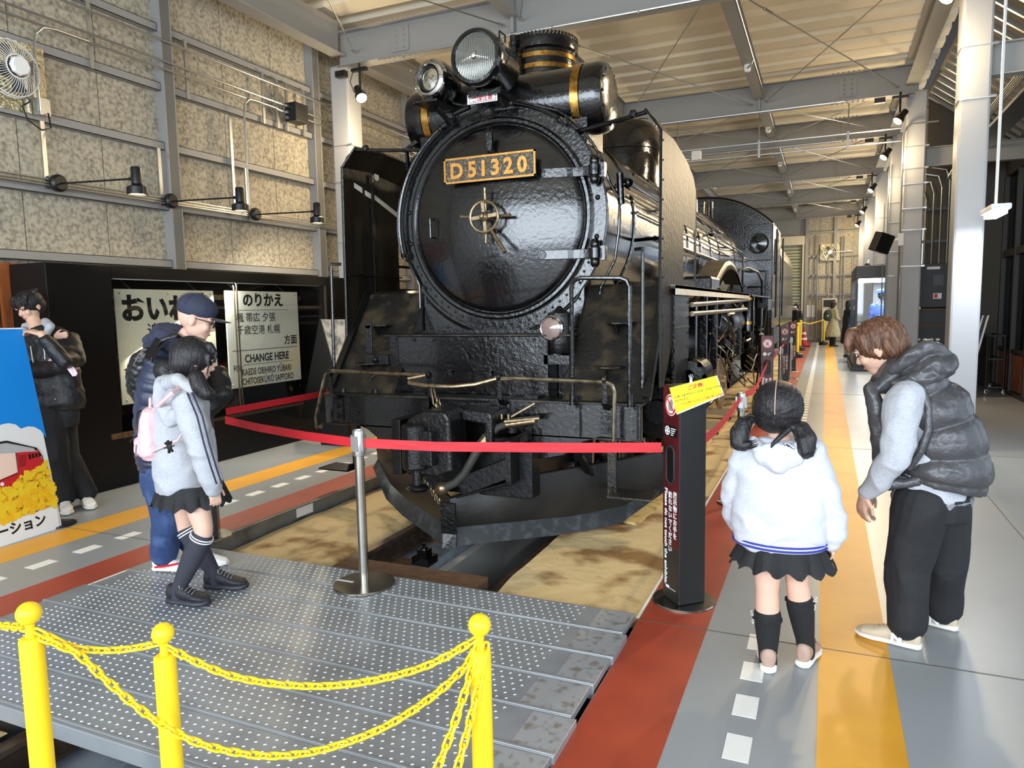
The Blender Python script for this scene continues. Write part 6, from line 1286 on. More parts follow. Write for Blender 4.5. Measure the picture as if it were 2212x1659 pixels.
def face_bits(P, M3, s, par, brow=m_hairb, closed=False):
    for x in (-1, 1): m = MB(); m.tube([P(x*.014,.087,.023), P(x*.032,.088,.028), P(x*.050,.074,.022)], .0026*s, 6); m.build('eyebrow', brow, par, smooth=True)
    for x in (-1, 1): m = MB(); m.tube([P(x*.017,.084,-.002), P(x*.031,.088,-.006), P(x*.045,.078,-.003)], .0019*s, 5); m.build('eyelash', m_eye, par, smooth=True)
    m = MB(); ring_loft(m, [(P(-.022,.082,-.066),F_z(P)*.002,U_z(P)*.001),(P(-.01,.0905,-.065),F_z(P)*.004*s,U_z(P)*.0045*s),(P(.01,.0905,-.065),F_z(P)*.004*s,U_z(P)*.0045*s),(P(.022,.082,-.066),F_z(P)*.002,U_z(P)*.001)], 10); m.build('lips', m_lip, par, smooth=True)
def F_z(P): return (P(0,1,0)-P(0,0,0)).normalized()
def U_z(P): return (P(0,0,1)-P(0,0,0)).normalized()
def hand(mb, w_, d, nrm, s=1.0, side=1, curl=.5, spread=.12):
    """w_ wrist, d towards the fingers, nrm palm normal"""
    d = Vector(d).normalized(); nrm = Vector(nrm); nrm = (nrm-d*nrm.dot(d)).normalized(); r = d.cross(nrm)*side
    ring_loft(mb, [(w_, r*.024*s, nrm*.018*s),(w_+d*.03*s, r*.034*s, nrm*.016*s),(w_+d*.075*s, r*.040*s, nrm*.014*s),(w_+d*.090*s, r*.036*s, nrm*.010*s)], 16)
    for k, L in enumerate((.068,.076,.072,.056)):
        q = w_+d*.084*s+r*(.029-.019*k)*s; dd = (d+r*(spread*(1.5-k)*.5)).normalized(); rr = (.0088-.0006*(k == 3))*s; a = curl*.55
        for j, fr_ in enumerate((.45,.31,.24)):
            q2 = q+(dd*math.cos(a)+nrm*math.sin(a)).normalized()*L*fr_*s; cap(mb, q, q2, rr*(1-.08*j), rr*(.92-.08*j), 10); q = q2; a += curl*.7
    q = w_+d*.025*s+r*.030*s; dd = (d*.75+r*.62+nrm*.25).normalized()
    cap(mb, q, q+dd*.042*s, .0125*s, .0105*s, 10); q += dd*.042*s; dd = (d*.95+r*.2+nrm*.35*curl).normalized(); cap(mb, q, q+dd*.030*s, .0102*s, .0085*s, 10)
def shoe(par, heel, toe, s, name, mt, sole, lace=None, th=.022, topz=.085, logo=None):
    """heel and toe are floor points"""
    heel, toe = Vector(heel), Vector(toe); F_ = (toe-heel).normalized(); R_ = V(F_.y,-F_.x,0); L = (toe-heel).length; Z = V(0,0,1)
    def S(t, wd, z0, z1, pw=.9): return (heel+F_*L*t+Z*(z0+z1)/2, R_*wd*s, Z*(z1-z0)/2, pw)
    m = MB(); ring_loft(m, [S(-.01,.020,.004,th),S(.03,.032,.0,th+.004),(S(.2,.036,.0,th+.002)),S(.45,.036,.0,th),S(.72,.047,.0,th),S(.9,.040,.002,th),S(1.0,.018,.008,th)], 20)
    t = m.build(name, mt, par, smooth=50); t.data.materials[0] = sole
    m = MB(); ring_loft(m, [S(.0,.018,th-.006,topz*.8),S(.05,.030,th-.01,topz),S(.2,.034,th-.01,topz),S(.36,.035,th-.01,topz*.98),S(.5,.036,th-.01,topz*.82),S(.7,.042,th-.01,topz*.62),S(.88,.037,th-.01,topz*.52),S(.985,.016,th-.006,topz*.36)], 22)
    blob(m, 'upper', mt, t, .005, 2)
    m = MB()
    for k in range(5): q = .36+.075*k; z = np.interp(q, [.36,.5,.7], [topz*.99,topz*.85,topz*.66])+.002; m.tube([heel+F_*L*q-R_*.026*s+Z*(z-.010), heel+F_*L*q+Z*z, heel+F_*L*q+R_*.026*s+Z*(z-.010)], .0026, 5)
    m.tube([heel+F_*L*.34+R_*.0+Z*topz, heel+F_*L*.38+R_*.03*s+Z*(topz+.008), heel+F_*L*.42+R_*.035*s+Z*(topz-.012)], .0022, 5); m.tube([heel+F_*L*.34+Z*topz, heel+F_*L*.38-R_*.03*s+Z*(topz+.006), heel+F_*L*.43-R_*.034*s+Z*(topz-.012)], .0022, 5)
    m.build('laces', lace or m_ww, t, smooth=True); return t
def rings(mb, pts, rads, side, n=26, puff=0, cnt=0):
    """loft along pts; rads=(half width along side, half depth)"""
    pts = [Vector(p) for p in pts]; N = len(pts); secs = []
    M_ = max(N*6, int(cnt*12)) if puff else N*4
    for i in range(M_+1):
        s = i/M_*(N-1); k = min(int(s), N-2); f = s-k; f2 = f*f*(3-2*f); p = pts[k].lerp(pts[k+1], f); d = (pts[min(k+1,N-1)]-pts[max(k-1,0)]).normalized().lerp((pts[min(k+2,N-1)]-pts[k]).normalized(), f)
        a = rads[k][0]*(1-f2)+rads[k+1][0]*f2; b = rads[k][1]*(1-f2)+rads[k+1][1]*f2
        if puff: q = puff*(abs(math.sin(PI*cnt*i/M_))**.6-.4); a += q; b += q
        sd = (side-d*side.dot(d)).normalized(); fw = d.cross(sd); secs.append((p, sd*a, fw*b, .9))
    return ring_loft(mb, secs, n)

def tresses(par, path, r, n, mt, seed=1):
    rn = random.Random(seed); m = MB(); path = [Vector(p) for p in path]
    for k in range(n):
        a = rn.random()*2*PI; q = r*rn.uniform(.7,1.12); L = rn.uniform(.75,1.12); pts = []
        for i in range(8):
            s = i/7*L*(len(path)-1); j = min(int(s), len(path)-2); p = path[j].lerp(path[j+1], s-j) if s-j <= 1.5 else path[-1]; w_ = math.sin(min(1,(i+.6)/6)*PI*.82)
            pts.append(p+V(math.cos(a)*q*w_, math.sin(a)*q*.8*w_, math.sin(a*1.7)*q*w_*.8)+V(rn.uniform(-1,1),rn.uniform(-1,1),rn.uniform(-1,1))*.002)
        m.tube(pts, .0016, 4)
    o = m.build('loose_strands', mt, par, smooth=True); o['kind'] = 'stuff'; return o
# ---- pigtailed girl seen from behind, on the right -------------------------------------------
Yg = 3.12; G = thing('person', (-.12, 3.13, 0), 'girl seen from behind with low pigtails, white sweatshirt, black skirt and socks', 'person')
g = lambda x, y, dy=0: aY(x, y, Yg+dy)
fr = frame((-.08, 1, -.35)); hc = g(1680, 884, .0)
m = MB(); P, M3 = head(m, hc, fr, .93)
limb(m, [g(1683,925,.01), g(1684,960,-.02)], [.042,.046]); sh = [g(1622,985), g(1752,985)]
rings(m, [g(1684,950), g(1684,985), g(1684,1060), g(1686,1150), g(1690,1190)], [(.05,.04),(.13,.07),(.125,.08),(.12,.085),(.12,.09)], V(1,0,0))
limb(m, [sh[0], g(1602,1070,.02), g(1620,1130,.16), g(1645,1130,.2)], [.04,.036,.028,.022]); limb(m, [sh[1], g(1778,1080), g(1795,1165,.0)], [.04,.036,.026])
hand(m, g(1797,1165), (.1,.2,-1), (-1,0,0), .72, 1, .8)
def leg(m, hip, knee, ank, k=1): limb(m, [hip, knee+V(0,0,.03), knee, knee.lerp(ank,.35), ank.lerp(knee,.12), ank], [.072*k,.05*k,.047*k,.050*k,.032*k,.031*k])
aL, aR = g(1659,1425,-.0), g(1741,1396,.10)
leg(m, g(1662,1180), g(1657,1275,-.02), aL); leg(m, g(1722,1180), g(1722,1258,.05), aR)
blob(m, 'body', m_skin2, G, .0055, 3)
m = MB(); ell(m, hc+V(0,-.012,.014), (.103,.112,.108), M3, 28); ell(m, hc+V(0,-.03,-.035), (.090,.085,.062), M3, 24)
hr = blob(m, 'hair', m_hairb, G, .006, 3, strands(.003, hc, (0,1,.1)))
MB().tube([hc+V(-.004,-.012-.112*math.sin(q),.014+.108*math.cos(q)) for q in np.linspace(.1,1.75,10)], .0017, 5).build('hair_parting', m_skin2, hr)
for a in ([(1622,905),(1606,915),(1598,935),(1596,955),(1606,962),(1622,958)], [(1712,915),(1730,925),(1742,948),(1740,972),(1722,982),(1702,968)]):
    m = MB(); pts = [g(x, y, -.05-.012*i) for i, (x, y) in enumerate(a)]; limb(m, pts, [.016,.032,.04,.036,.026,.008]); 
    if a[0][0] > 1700: limb(m, [g(1712,920,-.07), g(1690,940,-.10), g(1670,958,-.12), g(1662,985,-.12)], [.014,.012,.009,.004]); limb(m, [g(1735,950,-.1), g(1742,975,-.11), g(1728,990,-.11)], [.02,.02,.006])
    else: limb(m, [g(1605,930,-.05), g(1592,925,-.05), g(1588,940,-.05)], [.02,.01,.004])
    p_ = blob(m, 'pigtail', m_hairb, hr, .005, 2, strands(.004, g(*a[2]), (.3,0,-1), 50, 3)); tresses(hr, pts, .036, 60, m_hairb, 3); MB().tube([pts[0]+V(.018*math.cos(b),0,.018*math.sin(b)) for b in np.linspace(0,2*PI,14,endpoint=False)], .006, 6, closed=True).build('hair_tie', m_jblack, p_)
m = MB(); X_ = V(1,0,0)
rings(m, [g(1684,948,-.0), g(1684,962), g(1684,990), g(1683,1060,-.01), g(1684,1120,-.01), g(1684,1150,-.01), g(1684,1164)], [(.075,.06),(.14,.08),(.178,.10),(.178,.125),(.185,.135),(.180,.13),(.172,.12)], X_, 32)
limb(m, [g(1618,985), g(1592,1050), g(1587,1105,.05), g(1610,1138,.14), g(1640,1136,.2)], [.066,.058,.052,.048,.038]); limb(m, [g(1750,985), g(1780,1060,-.01), g(1792,1110), g(1800,1148), g(1797,1172)], [.066,.058,.054,.056,.036])
sw = blob(m, 'hooded_sweatshirt', m_white2, G, .007, 4, folds(.011, 6.5, 2, (1,1,1.6)))
m = MB()
for i, (pp, r_) in enumerate((([(1632,962),(1650,985),(1678,1004),(1706,988),(1732,962)], .028), ([(1628,955),(1645,972),(1676,985),(1712,972),(1738,955)], .030))): limb(m, [g(x, y, -.115+.02*abs(k-2)+.03*i) for k, (x, y) in enumerate(pp)], [r_*.8,r_,r_*1.15,r_,r_*.8])
ell(m, g(1682,985,-.105), (.095,.03,.055)); ell(m, g(1680,1005,-.112), (.04,.02,.035)); blob(m, 'hood', m_white2, sw, .006, 4, folds(.005, 14, 4))
m = MB(); 
def hemring(z, a, b, c, th, k=1.0): return [c+V(a*math.cos(t), b*math.sin(t), z) for t in np.linspace(0, 2*PI, 40, endpoint=False)]
hb = g(1684,1156,-.01); mm = MB(); ring_loft(mm, [(hb+V(0,0,.010),V(.176,0,0),V(0,.128,0)),(hb,V(.186,0,0),V(0,.137,0)),(hb-V(0,0,.035),V(.180,0,0),V(0,.132,0)),(hb-V(0,0,.04),V(.17,0,0),V(0,.12,0))], 40); mm.build('ribbed_hem', m_white2, sw, smooth=True)
m_bluest = mat('blue_stripe_knit', (44,52,150), .8); mm = MB()
for dz_ in (-.010,-.026): mm.tube(hemring(dz_, .186, .138, hb, 0), .0045, 5, closed=True)
mm.build('hem_stripe', m_bluest, sw, smooth=True)
def skirt(par, c, z0, z1, a0, b0, a1, b1, n, amp, mt=m_skirt, ang=0):
    gz = []
    for j in range(9):
        s = j/8; row = []
        for i in range(97):
            t = 2*PI*i/96; k = 1+amp*s*math.sin(t*n)+.02*s*math.sin(t*n*2.3+1); a = a0+(a1-a0)*s; b = b0+(b1-b0)*s; row.append(V(c.x+a*k*math.cos(t+ang), c.y+b*k*math.sin(t+ang), z0+(z1-z0)*s-.012*s*math.sin(t*n+1)))
        gz.append(row)
    return MB().sheet(gz).build('skirt', mt, par, smooth=True)
kc = g(1690,1160); skirt(G, V(kc.x,kc.y,0), g(1690,1150).z, g(1690,1216).z, .15, .11, .205, .17, 15, .06)
def legsock(par, kn, an, t0, k, mt, name):
    L_ = lambda t: kn.lerp(an, t); m = MB(); limb(m, [L_(t0), L_(.36), L_(.6), L_(.86), an, an+V(0,.0,-.03)], [.050*k+.0065,.050*k+.0075,.046*k+.004,.034*k+.006,.038,.038]); return blob(m, name, mt, par, .005, 2)
def sock(par, pts, rs, mt, name='sock'):
    m = MB(); limb(m, pts, rs); return blob(m, name, mt, par, .005, 2)
for (top, mid, an, st) in ((g(1656,1335,-.01), g(1657,1375,-.01), aL+V(0,.0,-.01), 1), (g(1735,1300,.075), g(1738,1345,.09), aR+V(0,0,-.01), 1)):
    kn_, an2 = (g(1657,1275,-.02), aL) if st == 1 and top.x < -.13 else (g(1722,1258,.05), aR); t0 = .42 if kn_.x < -.13 else .30; s_ = legsock(G, kn_, an2, t0, 1, m_sockb, 'sock'); top = kn_.lerp(an2, t0); m = MB(); m.tube([top+V(.056*math.cos(b),.056*math.sin(b),.006+.004*math.sin(b*9)) for b in np.linspace(0,2*PI,40,endpoint=False)], .005, 5, closed=True); m.build('frill', m_sockb, s_, smooth=True)
    sx = -1 if top.x < -.13 else 1; m = MB(); q = top+V(sx*.048,-.01,.01); 
    for dd in ((.02,.01),(.015,-.03),(-.005,-.04),(.02,.03)): m.tube([q, q+V(sx*dd[0],0,dd[1]*.7), q+V(sx*dd[0]*.6,-.01,dd[1])], .0013, 4)
    m.build('ribbon_bow', m_ww, s_)
def fshoe(par, an, F, L, s, *k, z=0):
    F = V(F[0],F[1],0).normalized(); h = V(an.x,an.y,z)-F*.062; return shoe(par, h, h+F*L, s, *k)
fshoe(G, aL, (-.1,1), .21, 1.0, 'shoe', m_rose, m_sole, mat('brown_lace',(96,70,62),.6), .03, .105); fshoe(G, aR, (.22,1), .21, 1.0, 'shoe', m_rose, m_sole, mat('brown_lace2',(96,70,62),.6), .03, .105)

# ---- adult bending forward in a puffer vest ---------------------------------------------------
Ya = 3.66; A = thing('person', (.38, 3.7, 0), 'person with short brown hair bending forward in a dark puffer vest and grey sweatshirt', 'person')
a_ = lambda x, y, dy=0: aY(x, y, Ya+dy)
hc = a_(1895, 748, .0); fr = frame((-.90, .22, -.52), (-.3, 0, 1))
m = MB(); P, M3 = head(m, hc, fr, 1.04); limb(m, [a_(1925,785), a_(1965,830)], [.052,.06])
rings(m, [a_(1965,825), a_(1990,860), a_(2015,960), a_(2015,1060), a_(2008,1100)], [(.10,.06),(.14,.08),(.13,.10),(.13,.11),(.14,.12)], V(0,1,0))
limb(m, [a_(1955,865,-.17), a_(1928,975,-.2), a_(1868,1068,-.14)], [.05,.043,.028]); hand(m, a_(1867,1066,-.14), (-.12,.1,-1), (.7,.5,-.1), .92, 1, .55)
limb(m, [a_(1965,865,.17), a_(1930,975,.19), a_(1888,1060,.15)], [.05,.043,.028]); hand(m, a_(1886,1062,.15), (-.2,-.1,-1), (1,-.3,0), .92, -1, .5)
hipL, hipR = a_(1985,1090,-.09), a_(2035,1085,.10); kL, kR = a_(1960,1220,-.07), a_(2040,1215,.12); anL, anR = V(.36,3.56,.09), V(.54,3.83,.09)
limb(m, [hipL, kL, anL], [.085,.058,.034]); limb(m, [hipR, kR, anR], [.085,.058,.036]); bd = blob(m, 'body', m_skin, A, .0055, 3); face_bits(P, M3, 1.04, bd, m_hairbr)
m = MB(); hR = hc+fr[1]*-.022+fr[2]*.022; ell(m, hR, (.096,.112,.105), M3, 28); ell(m, hc-fr[1]*.055-fr[2]*.015, (.088,.075,.085), M3, 24); ell(m, P(0,.055,.075), (.075,.05,.045), M3, 20)
for x in (-.06,-.03,0,.03,.06): limb(m, [P(x,.05,.10), P(x*1.1,.088,.065), P(x*1.15,.098,.032)], [.024,.018,.006])
for x in (-1, 1): limb(m, [P(x*.07,.02,.06), P(x*.085,.03,.015), P(x*.084,.028,-.02)], [.03,.016,.006]); limb(m, [P(x*.07,-.05,.0), P(x*.072,-.055,-.05), P(x*.05,-.06,-.09)], [.03,.025,.01])
blob(m, 'hair', m_hairbr, A, .005, 2, strands(.006, hR, tuple(fr[2]), 60, 5))
# sweatshirt sleeves and lower body
m = MB(); rings(m, [a_(1968,875), a_(1988,900), a_(2005,960), a_(2008,1030), a_(2012,1070)], [(.12,.07),(.16,.10),(.175,.13),(.165,.145),(.165,.14)], V(0,1,0), 30)
limb(m, [a_(1955,862,-.18), a_(1945,920,-.21), a_(1936,985,-.22), a_(1900,1035,-.17), a_(1872,1060,-.14)], [.076,.070,.062,.054,.036]); limb(m, [a_(1968,880,.15), a_(1935,975,.18), a_(1893,1050,.15)], [.05,.055,.036])
sw = blob(m, 'sweatshirt', m_grey, A, .007, 4, folds(.010, 8, 7)); m = MB(); q = a_(2012,1072); ring_loft(m, [(q+V(0,0,.02),V(.155,0,0),V(0,.165,0)),(q,V(.165,0,.01),V(0,.175,0)),(q-V(0,0,.025),V(.16,0,.01),V(0,.17,0))], 36); m.build('tee_hem', mat('grey_tee',(128,128,134),.85), sw, smooth=True)
# vest: quilted baffles, open armhole towards the viewer
m = MB(); side = V(0,1,0)
rings(m, [a_(1962,805), a_(1985,835), a_(2015,880), a_(2032,930), a_(2040,980), a_(2035,1022), a_(2030,1040)], [(.12,.08),(.165,.110),(.185,.135),(.19,.150),(.195,.165),(.20,.18),(.18,.165)], side, 34, .024, 4.6)
vb = blob(m, 'puffer_vest', m_vest, A, .0065, 2, folds(.004, 14, 11))
for pts, r_ in (([(2120,978),(2085,1000),(2030,1022),(1975,1040),(1928,1045)], .024),): m = MB(); limb(m, [a_(x, y, -.15+.09*(x > 2100)) for x, y in pts], [r_*.9]*5); blob(m, 'vest_hem', m_vest, vb, .006, 3, folds(.005, 20, 2))
m = MB(); cc_ = a_(1968,868,-.18); limb(m, [a_(1938,838,-.17), a_(1962,822,-.165), a_(1990,838,-.17), a_(2006,880,-.185), a_(2005,930,-.20), a_(1990,975,-.20), a_(1965,1010,-.175)], [.016]*7); blob(m, 'armhole_edge', m_vest, vb, .006, 2)
m = MB(); rings(m, [a_(1945,775), a_(1930,800), a_(1905,830), a_(1880,838)], [(.10,.05),(.12,.06),(.125,.05),(.11,.02)], side, 24); limb(m, [a_(1880,840,-.1), a_(1892,880,-.12), a_(1903,960,-.1), a_(1908,1000,-.08), a_(1920,1040,-.08)], [.03,.035,.04,.045,.04]); blob(m, 'vest_collar', m_vest, vb, .006, 3, folds(.004, 16, 3))
m = MB(); rings(m, [a_(1925,822), a_(1965,800), a_(2005,785), a_(2040,790), a_(2052,800)], [(.07,.03),(.14,.055),(.165,.07),(.15,.06),(.1,.035)], side, 26, .012, 4); limb(m, [a_(1930,800,-.12), a_(1965,770,-.13), a_(2005,752,-.12), a_(2038,765,-.08)], [.02,.03,.034,.03]); limb(m, [a_(2045,800,-.1), a_(2010,815,-.14), a_(1970,820,-.14), a_(1935,828,-.13)], [.026,.032,.03,.02])
blob(m, 'vest_hood', m_vest, vb, .006, 3, folds(.008, 16, 8))
def trousers(par, mt, hips, kn, an, rr, name='trousers', f=(.008, 7, 1), waist=None, vox=.007):
    m = MB()
    if waist: rings(m, waist[0], waist[1], waist[2], 28)
    for h, k, a in zip(hips, kn, an): limb(m, [h, h.lerp(k,.5), k, k.lerp(a,.6), a], rr)
    return blob(m, name, mt, par, vox, 3, folds(f[0], f[1], f[2], (1,1,.45)))
trousers(A, m_trous, [hipL+V(.01,0,0), hipR], [kL, kR], [V(.37,3.57,.105), V(.545,3.84,.10)], [.115,.105,.092,.082,.080], f=(.009, 7, 4), waist=([a_(2010,1045), a_(2012,1075), a_(2010,1110)], [(.15,.135),(.165,.15),(.16,.15)], V(0,1,0)))
def nshoe(heel, toe):
    t = shoe(A, heel, toe, 1.05, 'sneaker', m_sneak, m_sole, mat('beige_lace',(200,180,150),.7), .026, .098); H, T = Vector(heel), Vector(toe); d = (T-H).normalized(); L = (T-H).length; sd = V(d.y,-d.x,0); sd = sd if sd.y < 0 else -sd
    text('N', .05, H+d*L*.42+sd*.043+V(0,0,.028), -d if (-d).cross(V(0,0,1)).dot(sd) > 0 else d, V(0,0,1), m_ww, t, 'side_letter', .002, 1.2, .003); return t
nshoe((.425,3.53,0), (.165,3.61,0)); nshoe((.605,3.80,0), (.355,3.90,0))

# ---- man in the navy cap ---------------------------------------------------------------------
Ym = 2.98; Mn = thing('person', (-3.47, 3.0, .034), 'older man in a navy flat-brimmed cap, glasses and quilted navy vest with folded arms', 'person')
n_ = lambda x, y, dy=0: aY(x, y, Ym+dy)
hc = n_(424, 688); fr = frame((.74, .60, -.36))
m = MB(); P, M3 = head(m, hc, fr, 1.03); limb(m, [n_(408,725), n_(385,765)], [.056,.065])
rings(m, [n_(375,755), n_(370,800), n_(360,900), n_(362,1000), n_(365,1040)], [(.08,.06),(.14,.08),(.14,.10),(.14,.11),(.14,.11)], V(.35,-.93,0).normalized())
shN, shF = n_(362,800,-.18), n_(392,790,.17); elN, elF = n_(420,900,-.14), n_(470,850,.08)
limb(m, [shN, elN, n_(470,875,.0)], [.04,.040,.03]); limb(m, [shF, elF, n_(430,870,.0)], [.045,.042,.03]); hand(m, n_(470,872,-.0), (-.8,.5,.0), (0,1,0), .85, 1, .8)
limb(m, [n_(360,1050,-.08), n_(362,1140,-.06), V(-3.60,2.96,.125)], [.09,.06,.038]); limb(m, [n_(382,1050,.10), n_(384,1130,.1), V(-3.50,3.12,.125)], [.09,.06,.038])
bd = blob(m, 'body', m_skin2, Mn, .0055, 3); face_bits(P, M3, 1.03, bd, mat('grey_brow',(90,84,80),.7))
m = MB(); ell(m, P(0,-.012,.055), (.092,.108,.082), M3, 28); cpm = blob(m, 'cap', m_navy, Mn, .005, 2)
m = MB(); gz = []
for j in range(7):
    s = j/6; row = []
    for i in range(13): t = -1.15+2.3*i/12; row.append(P(.088*math.sin(t)*(1+.12*s), .070+.02*math.cos(t)+.085*s*math.cos(t*.8), .030+.004*s-.012*math.sin(t)**2))
    gz.append(row)
m.sheet(gz, .004, tuple(fr[2])); m.build('cap_brim', m_navy, cpm, smooth=40); MB().sph(P(0,-.012,.138), .008, 10).build('cap_button', m_navy, cpm, smooth=True)
MB().cyl(P(.02,.135,.036), P(.02,.135,.0375), .013, n=16).build('brim_sticker', mat('gold_sticker',(150,130,70),.4,.6), cpm)
m = MB()
for k in range(6): t = k*PI/3; m.tube([P(.093*math.sin(t)*math.cos(q), -.012+.109*math.cos(t)*math.cos(q), .055+.083*math.sin(q)) for q in np.linspace(.0,1.5,8)], .0012, 4)
m.build('cap_seam', m_navy, cpm)
m = MB()
for x in (-1, 1): m.tube([P(x*.033+.021*math.cos(q), .100, -.004+.017*math.sin(q)) for q in np.linspace(0,2*PI,16,endpoint=False)], .0024, 5, closed=True); m.tube([P(x*.054,.098,.004), P(x*.076,.05,.006), P(x*.082,-.005,.002)], .0026, 5)
m.tube([P(-.012,.101,0), P(.012,.101,0)], .002, 5); m.build('glasses', m_ink, Mn, smooth=True)
SD = V(.35,-.93,0).normalized(); m = MB(); rings(m, [n_(375,752), n_(370,775), n_(363,830), n_(358,900), n_(362,980), n_(362,1010)], [(.10,.08),(.17,.12),(.20,.145),(.195,.15),(.185,.155),(.17,.14)], SD, 34, .010, 12)
vs_ = blob(m, 'quilted_vest', m_navyq, Mn, .0055, 1)
m = MB(); limb(m, [shN+V(0,0,.0), shN.lerp(elN,.5), elN, n_(470,865,-.06)], [.068,.064,.058,.05]); limb(m, [shF, elF, n_(475,820,.02), n_(440,870,-.02)], [.07,.062,.056,.05]); limb(m, [n_(440,890,-.1), n_(478,850,-.05), n_(474,810,.02)], [.05,.058,.05]); blob(m, 'hoodie_sleeves', m_jblack, Mn, .006, 3, folds(.006, 9, 3))
m = MB(); limb(m, [n_(340,735,-.08), n_(352,728,-.1), n_(385,745,-.1), n_(415,768,-.06)], [.05,.055,.05,.035]); limb(m, [n_(338,740,.04), n_(350,715,.08), n_(395,722,.1), n_(428,760,.03)], [.05,.05,.045,.03]); ell(m, n_(352,735,0), (.09,.11,.06)); ell(m, n_(345,750,-.03), (.06,.1,.05)); blob(m, 'hood', m_navy, vs_, .006, 3, folds(.009, 12, 9))
MB().tube([shN+V(.05*math.cos(q)*1.2-.0, -.015, .085*math.sin(q)-.04) for q in np.linspace(0,2*PI,24,endpoint=False)], .007, 6, closed=True).build('armhole_binding', m_jblack, vs_, smooth=True)
# shoulder bag of black quilted leather
t = thing('shoulder_bag', n_(305,810,-.1), 'black quilted leather bag slung on the back of the capped man', 'bag'); o = n_(302,822,-.12)
m = MB(); ring_loft(m, [(n_(318,752,-.14),V(.02,.0,0),V(0,.02,.0)),(n_(305,775,-.14),V(.055,0,-.02),V(0,.045,0)),(n_(300,810,-.13),V(.07,0,-.02),V(0,.06,0)),(n_(298,845,-.12),V(.055,0,-.01),V(0,.055,0)),(n_(302,870,-.11),V(.02,0,0),V(0,.02,0))], 24); blob(m, 'pouch', m_leather, t, .006, 2, lambda p, n: .003*abs(math.sin(p.z*70+p.x*50))+.003*abs(math.sin(p.z*70-p.x*50)))
MB().bar(n_(322,775,-.2), n_(345,735,-.22), .012, .05, (.8,0,.5)).build('strap_pad', m_leather, t); MB().tube([n_(320,772,-.18), n_(332,755,-.2), n_(350,735,-.22), n_(380,722,-.17), n_(405,740,-.08)], .013, 6).build('strap', m_leather, t, smooth=True)
MB().tube([n_(322+6*math.cos(q),775+8*math.sin(q),-.2) for q in np.linspace(0,2*PI,14,endpoint=False)], .003, 5, closed=True).build('ring_clip', m_chrome, t); MB().tube([n_(288,790,-.2), n_(300,765,-.2), n_(312,752,-.2)], .003, 5).build('zip', m_chrome, t)
trousers(Mn, m_denim, [n_(358,1035,-.08), n_(380,1035,.1)], [n_(362,1135,-.06), n_(382,1130,.1)], [V(-3.59,2.96,.14), V(-3.50,3.13,.14)], [.115,.10,.085,.078,.075], 'jeans', (.007, 9, 6), waist=([n_(362,990), n_(364,1030), n_(366,1060)], [(.16,.13),(.165,.14),(.15,.13)], SD))
s_ = fshoe(Mn, V(-3.60,2.96,0), (.9,.3), .27, 1.05, 'sneaker', m_ww, m_sole, None, .028, .09, z=.034); MB().tube([V(-3.6,2.90,.075), V(-3.53,2.915,.085), V(-3.46,2.945,.10)], .007, 6).build('red_stripe', m_redp, s_)
fshoe(Mn, V(-3.50,3.12,0), (.95,.2), .27, 1.05, 'sneaker', m_ww, m_sole, None, .028, .09, z=.034)

# ---- girl with the pink backpack --------------------------------------------------------------
Yk = 2.74; K = thing('person', (-3.12, 2.74, .034), 'girl in grey striped-sleeve sweatshirt, black skirt and knee socks standing on the walkway', 'person')
k_ = lambda x, y, dy=0: aY(x, y, Yk+dy)
hc = k_(420, 778); fr = frame((.55, .82, -.26))
m = MB(); P, M3 = head(m, hc, fr, .97); limb(m, [k_(405,812), k_(398,840)], [.045,.05]); SDk = V(.55,-.83,0).normalized()
rings(m, [k_(398,835), k_(398,860), k_(395,940), k_(400,1030), k_(405,1070)], [(.06,.05),(.14,.08),(.13,.09),(.13,.09),(.13,.1)], SDk)
shN, shF = k_(405,868,-.13), k_(398,858,.14)
limb(m, [shN, k_(425,960,-.14), k_(458,1050,-.09)], [.042,.038,.026]); hand(m, k_(459,1048,-.09), (.15,.05,-1), (-.8,.4,0), .8, 1, .6)
limb(m, [shF, k_(440,940,.16), k_(455,990,.14)], [.042,.038,.026]); zP = .034
anN, anF = V(-3.105,2.63,zP+.075), V(-3.08,2.86,zP+.075); knN, knF = k_(440,1150,-.06), k_(402,1140,.08)
leg(m, k_(420,1070,-.05), knN, anN, .98); leg(m, k_(398,1070,.07), knF, anF, .98)
bd = blob(m, 'body', m_skin2, K, .0055, 3); face_bits(P, M3, .97, bd)
m = MB(); ell(m, hc-fr[1]*.018+fr[2]*.02, (.095,.108,.104), M3, 28); ell(m, hc-fr[1]*.045-fr[2]*.02, (.086,.075,.075), M3, 24)
for x in (-.05,-.02,.02,.05): limb(m, [P(x,.05,.09), P(x*1.2,.085,.055), P(x*1.3,.092,.01)], [.022,.013,.004])
limb(m, [P(.08,.05,.04), P(.088,.06,-.02), P(.082,.062,-.07)], [.012,.006,.003])
hr = blob(m, 'hair', m_hairb, K, .0055, 2, strands(.0035, hc, (.1,.2,1), 60, 2))
for a in ([(418,800,-.12),(424,815,-.13),(432,835,-.13),(445,850,-.12),(455,852,-.10),(462,848,-.09)], [(392,800,.05),(378,805,.05),(362,815,.05),(350,825,.05),(345,838,.05)]):
    m = MB(); limb(m, [k_(*q) for q in a], [.016,.038,.042,.036,.026,.010][:len(a)]); p_ = blob(m, 'pigtail', m_hairb, hr, .005, 2, strands(.004, k_(*a[2]), (.5,0,-.8), 50, 3)); tresses(hr, [k_(*q) for q in a], .036, 50, m_hairb, 5); q = k_(*a[0]); MB().tube([q+V(.019*math.cos(b),.0,.019*math.sin(b)) for b in np.linspace(0,2*PI,14,endpoint=False)], .006, 6, closed=True).build('hair_tie', m_jblack, p_)
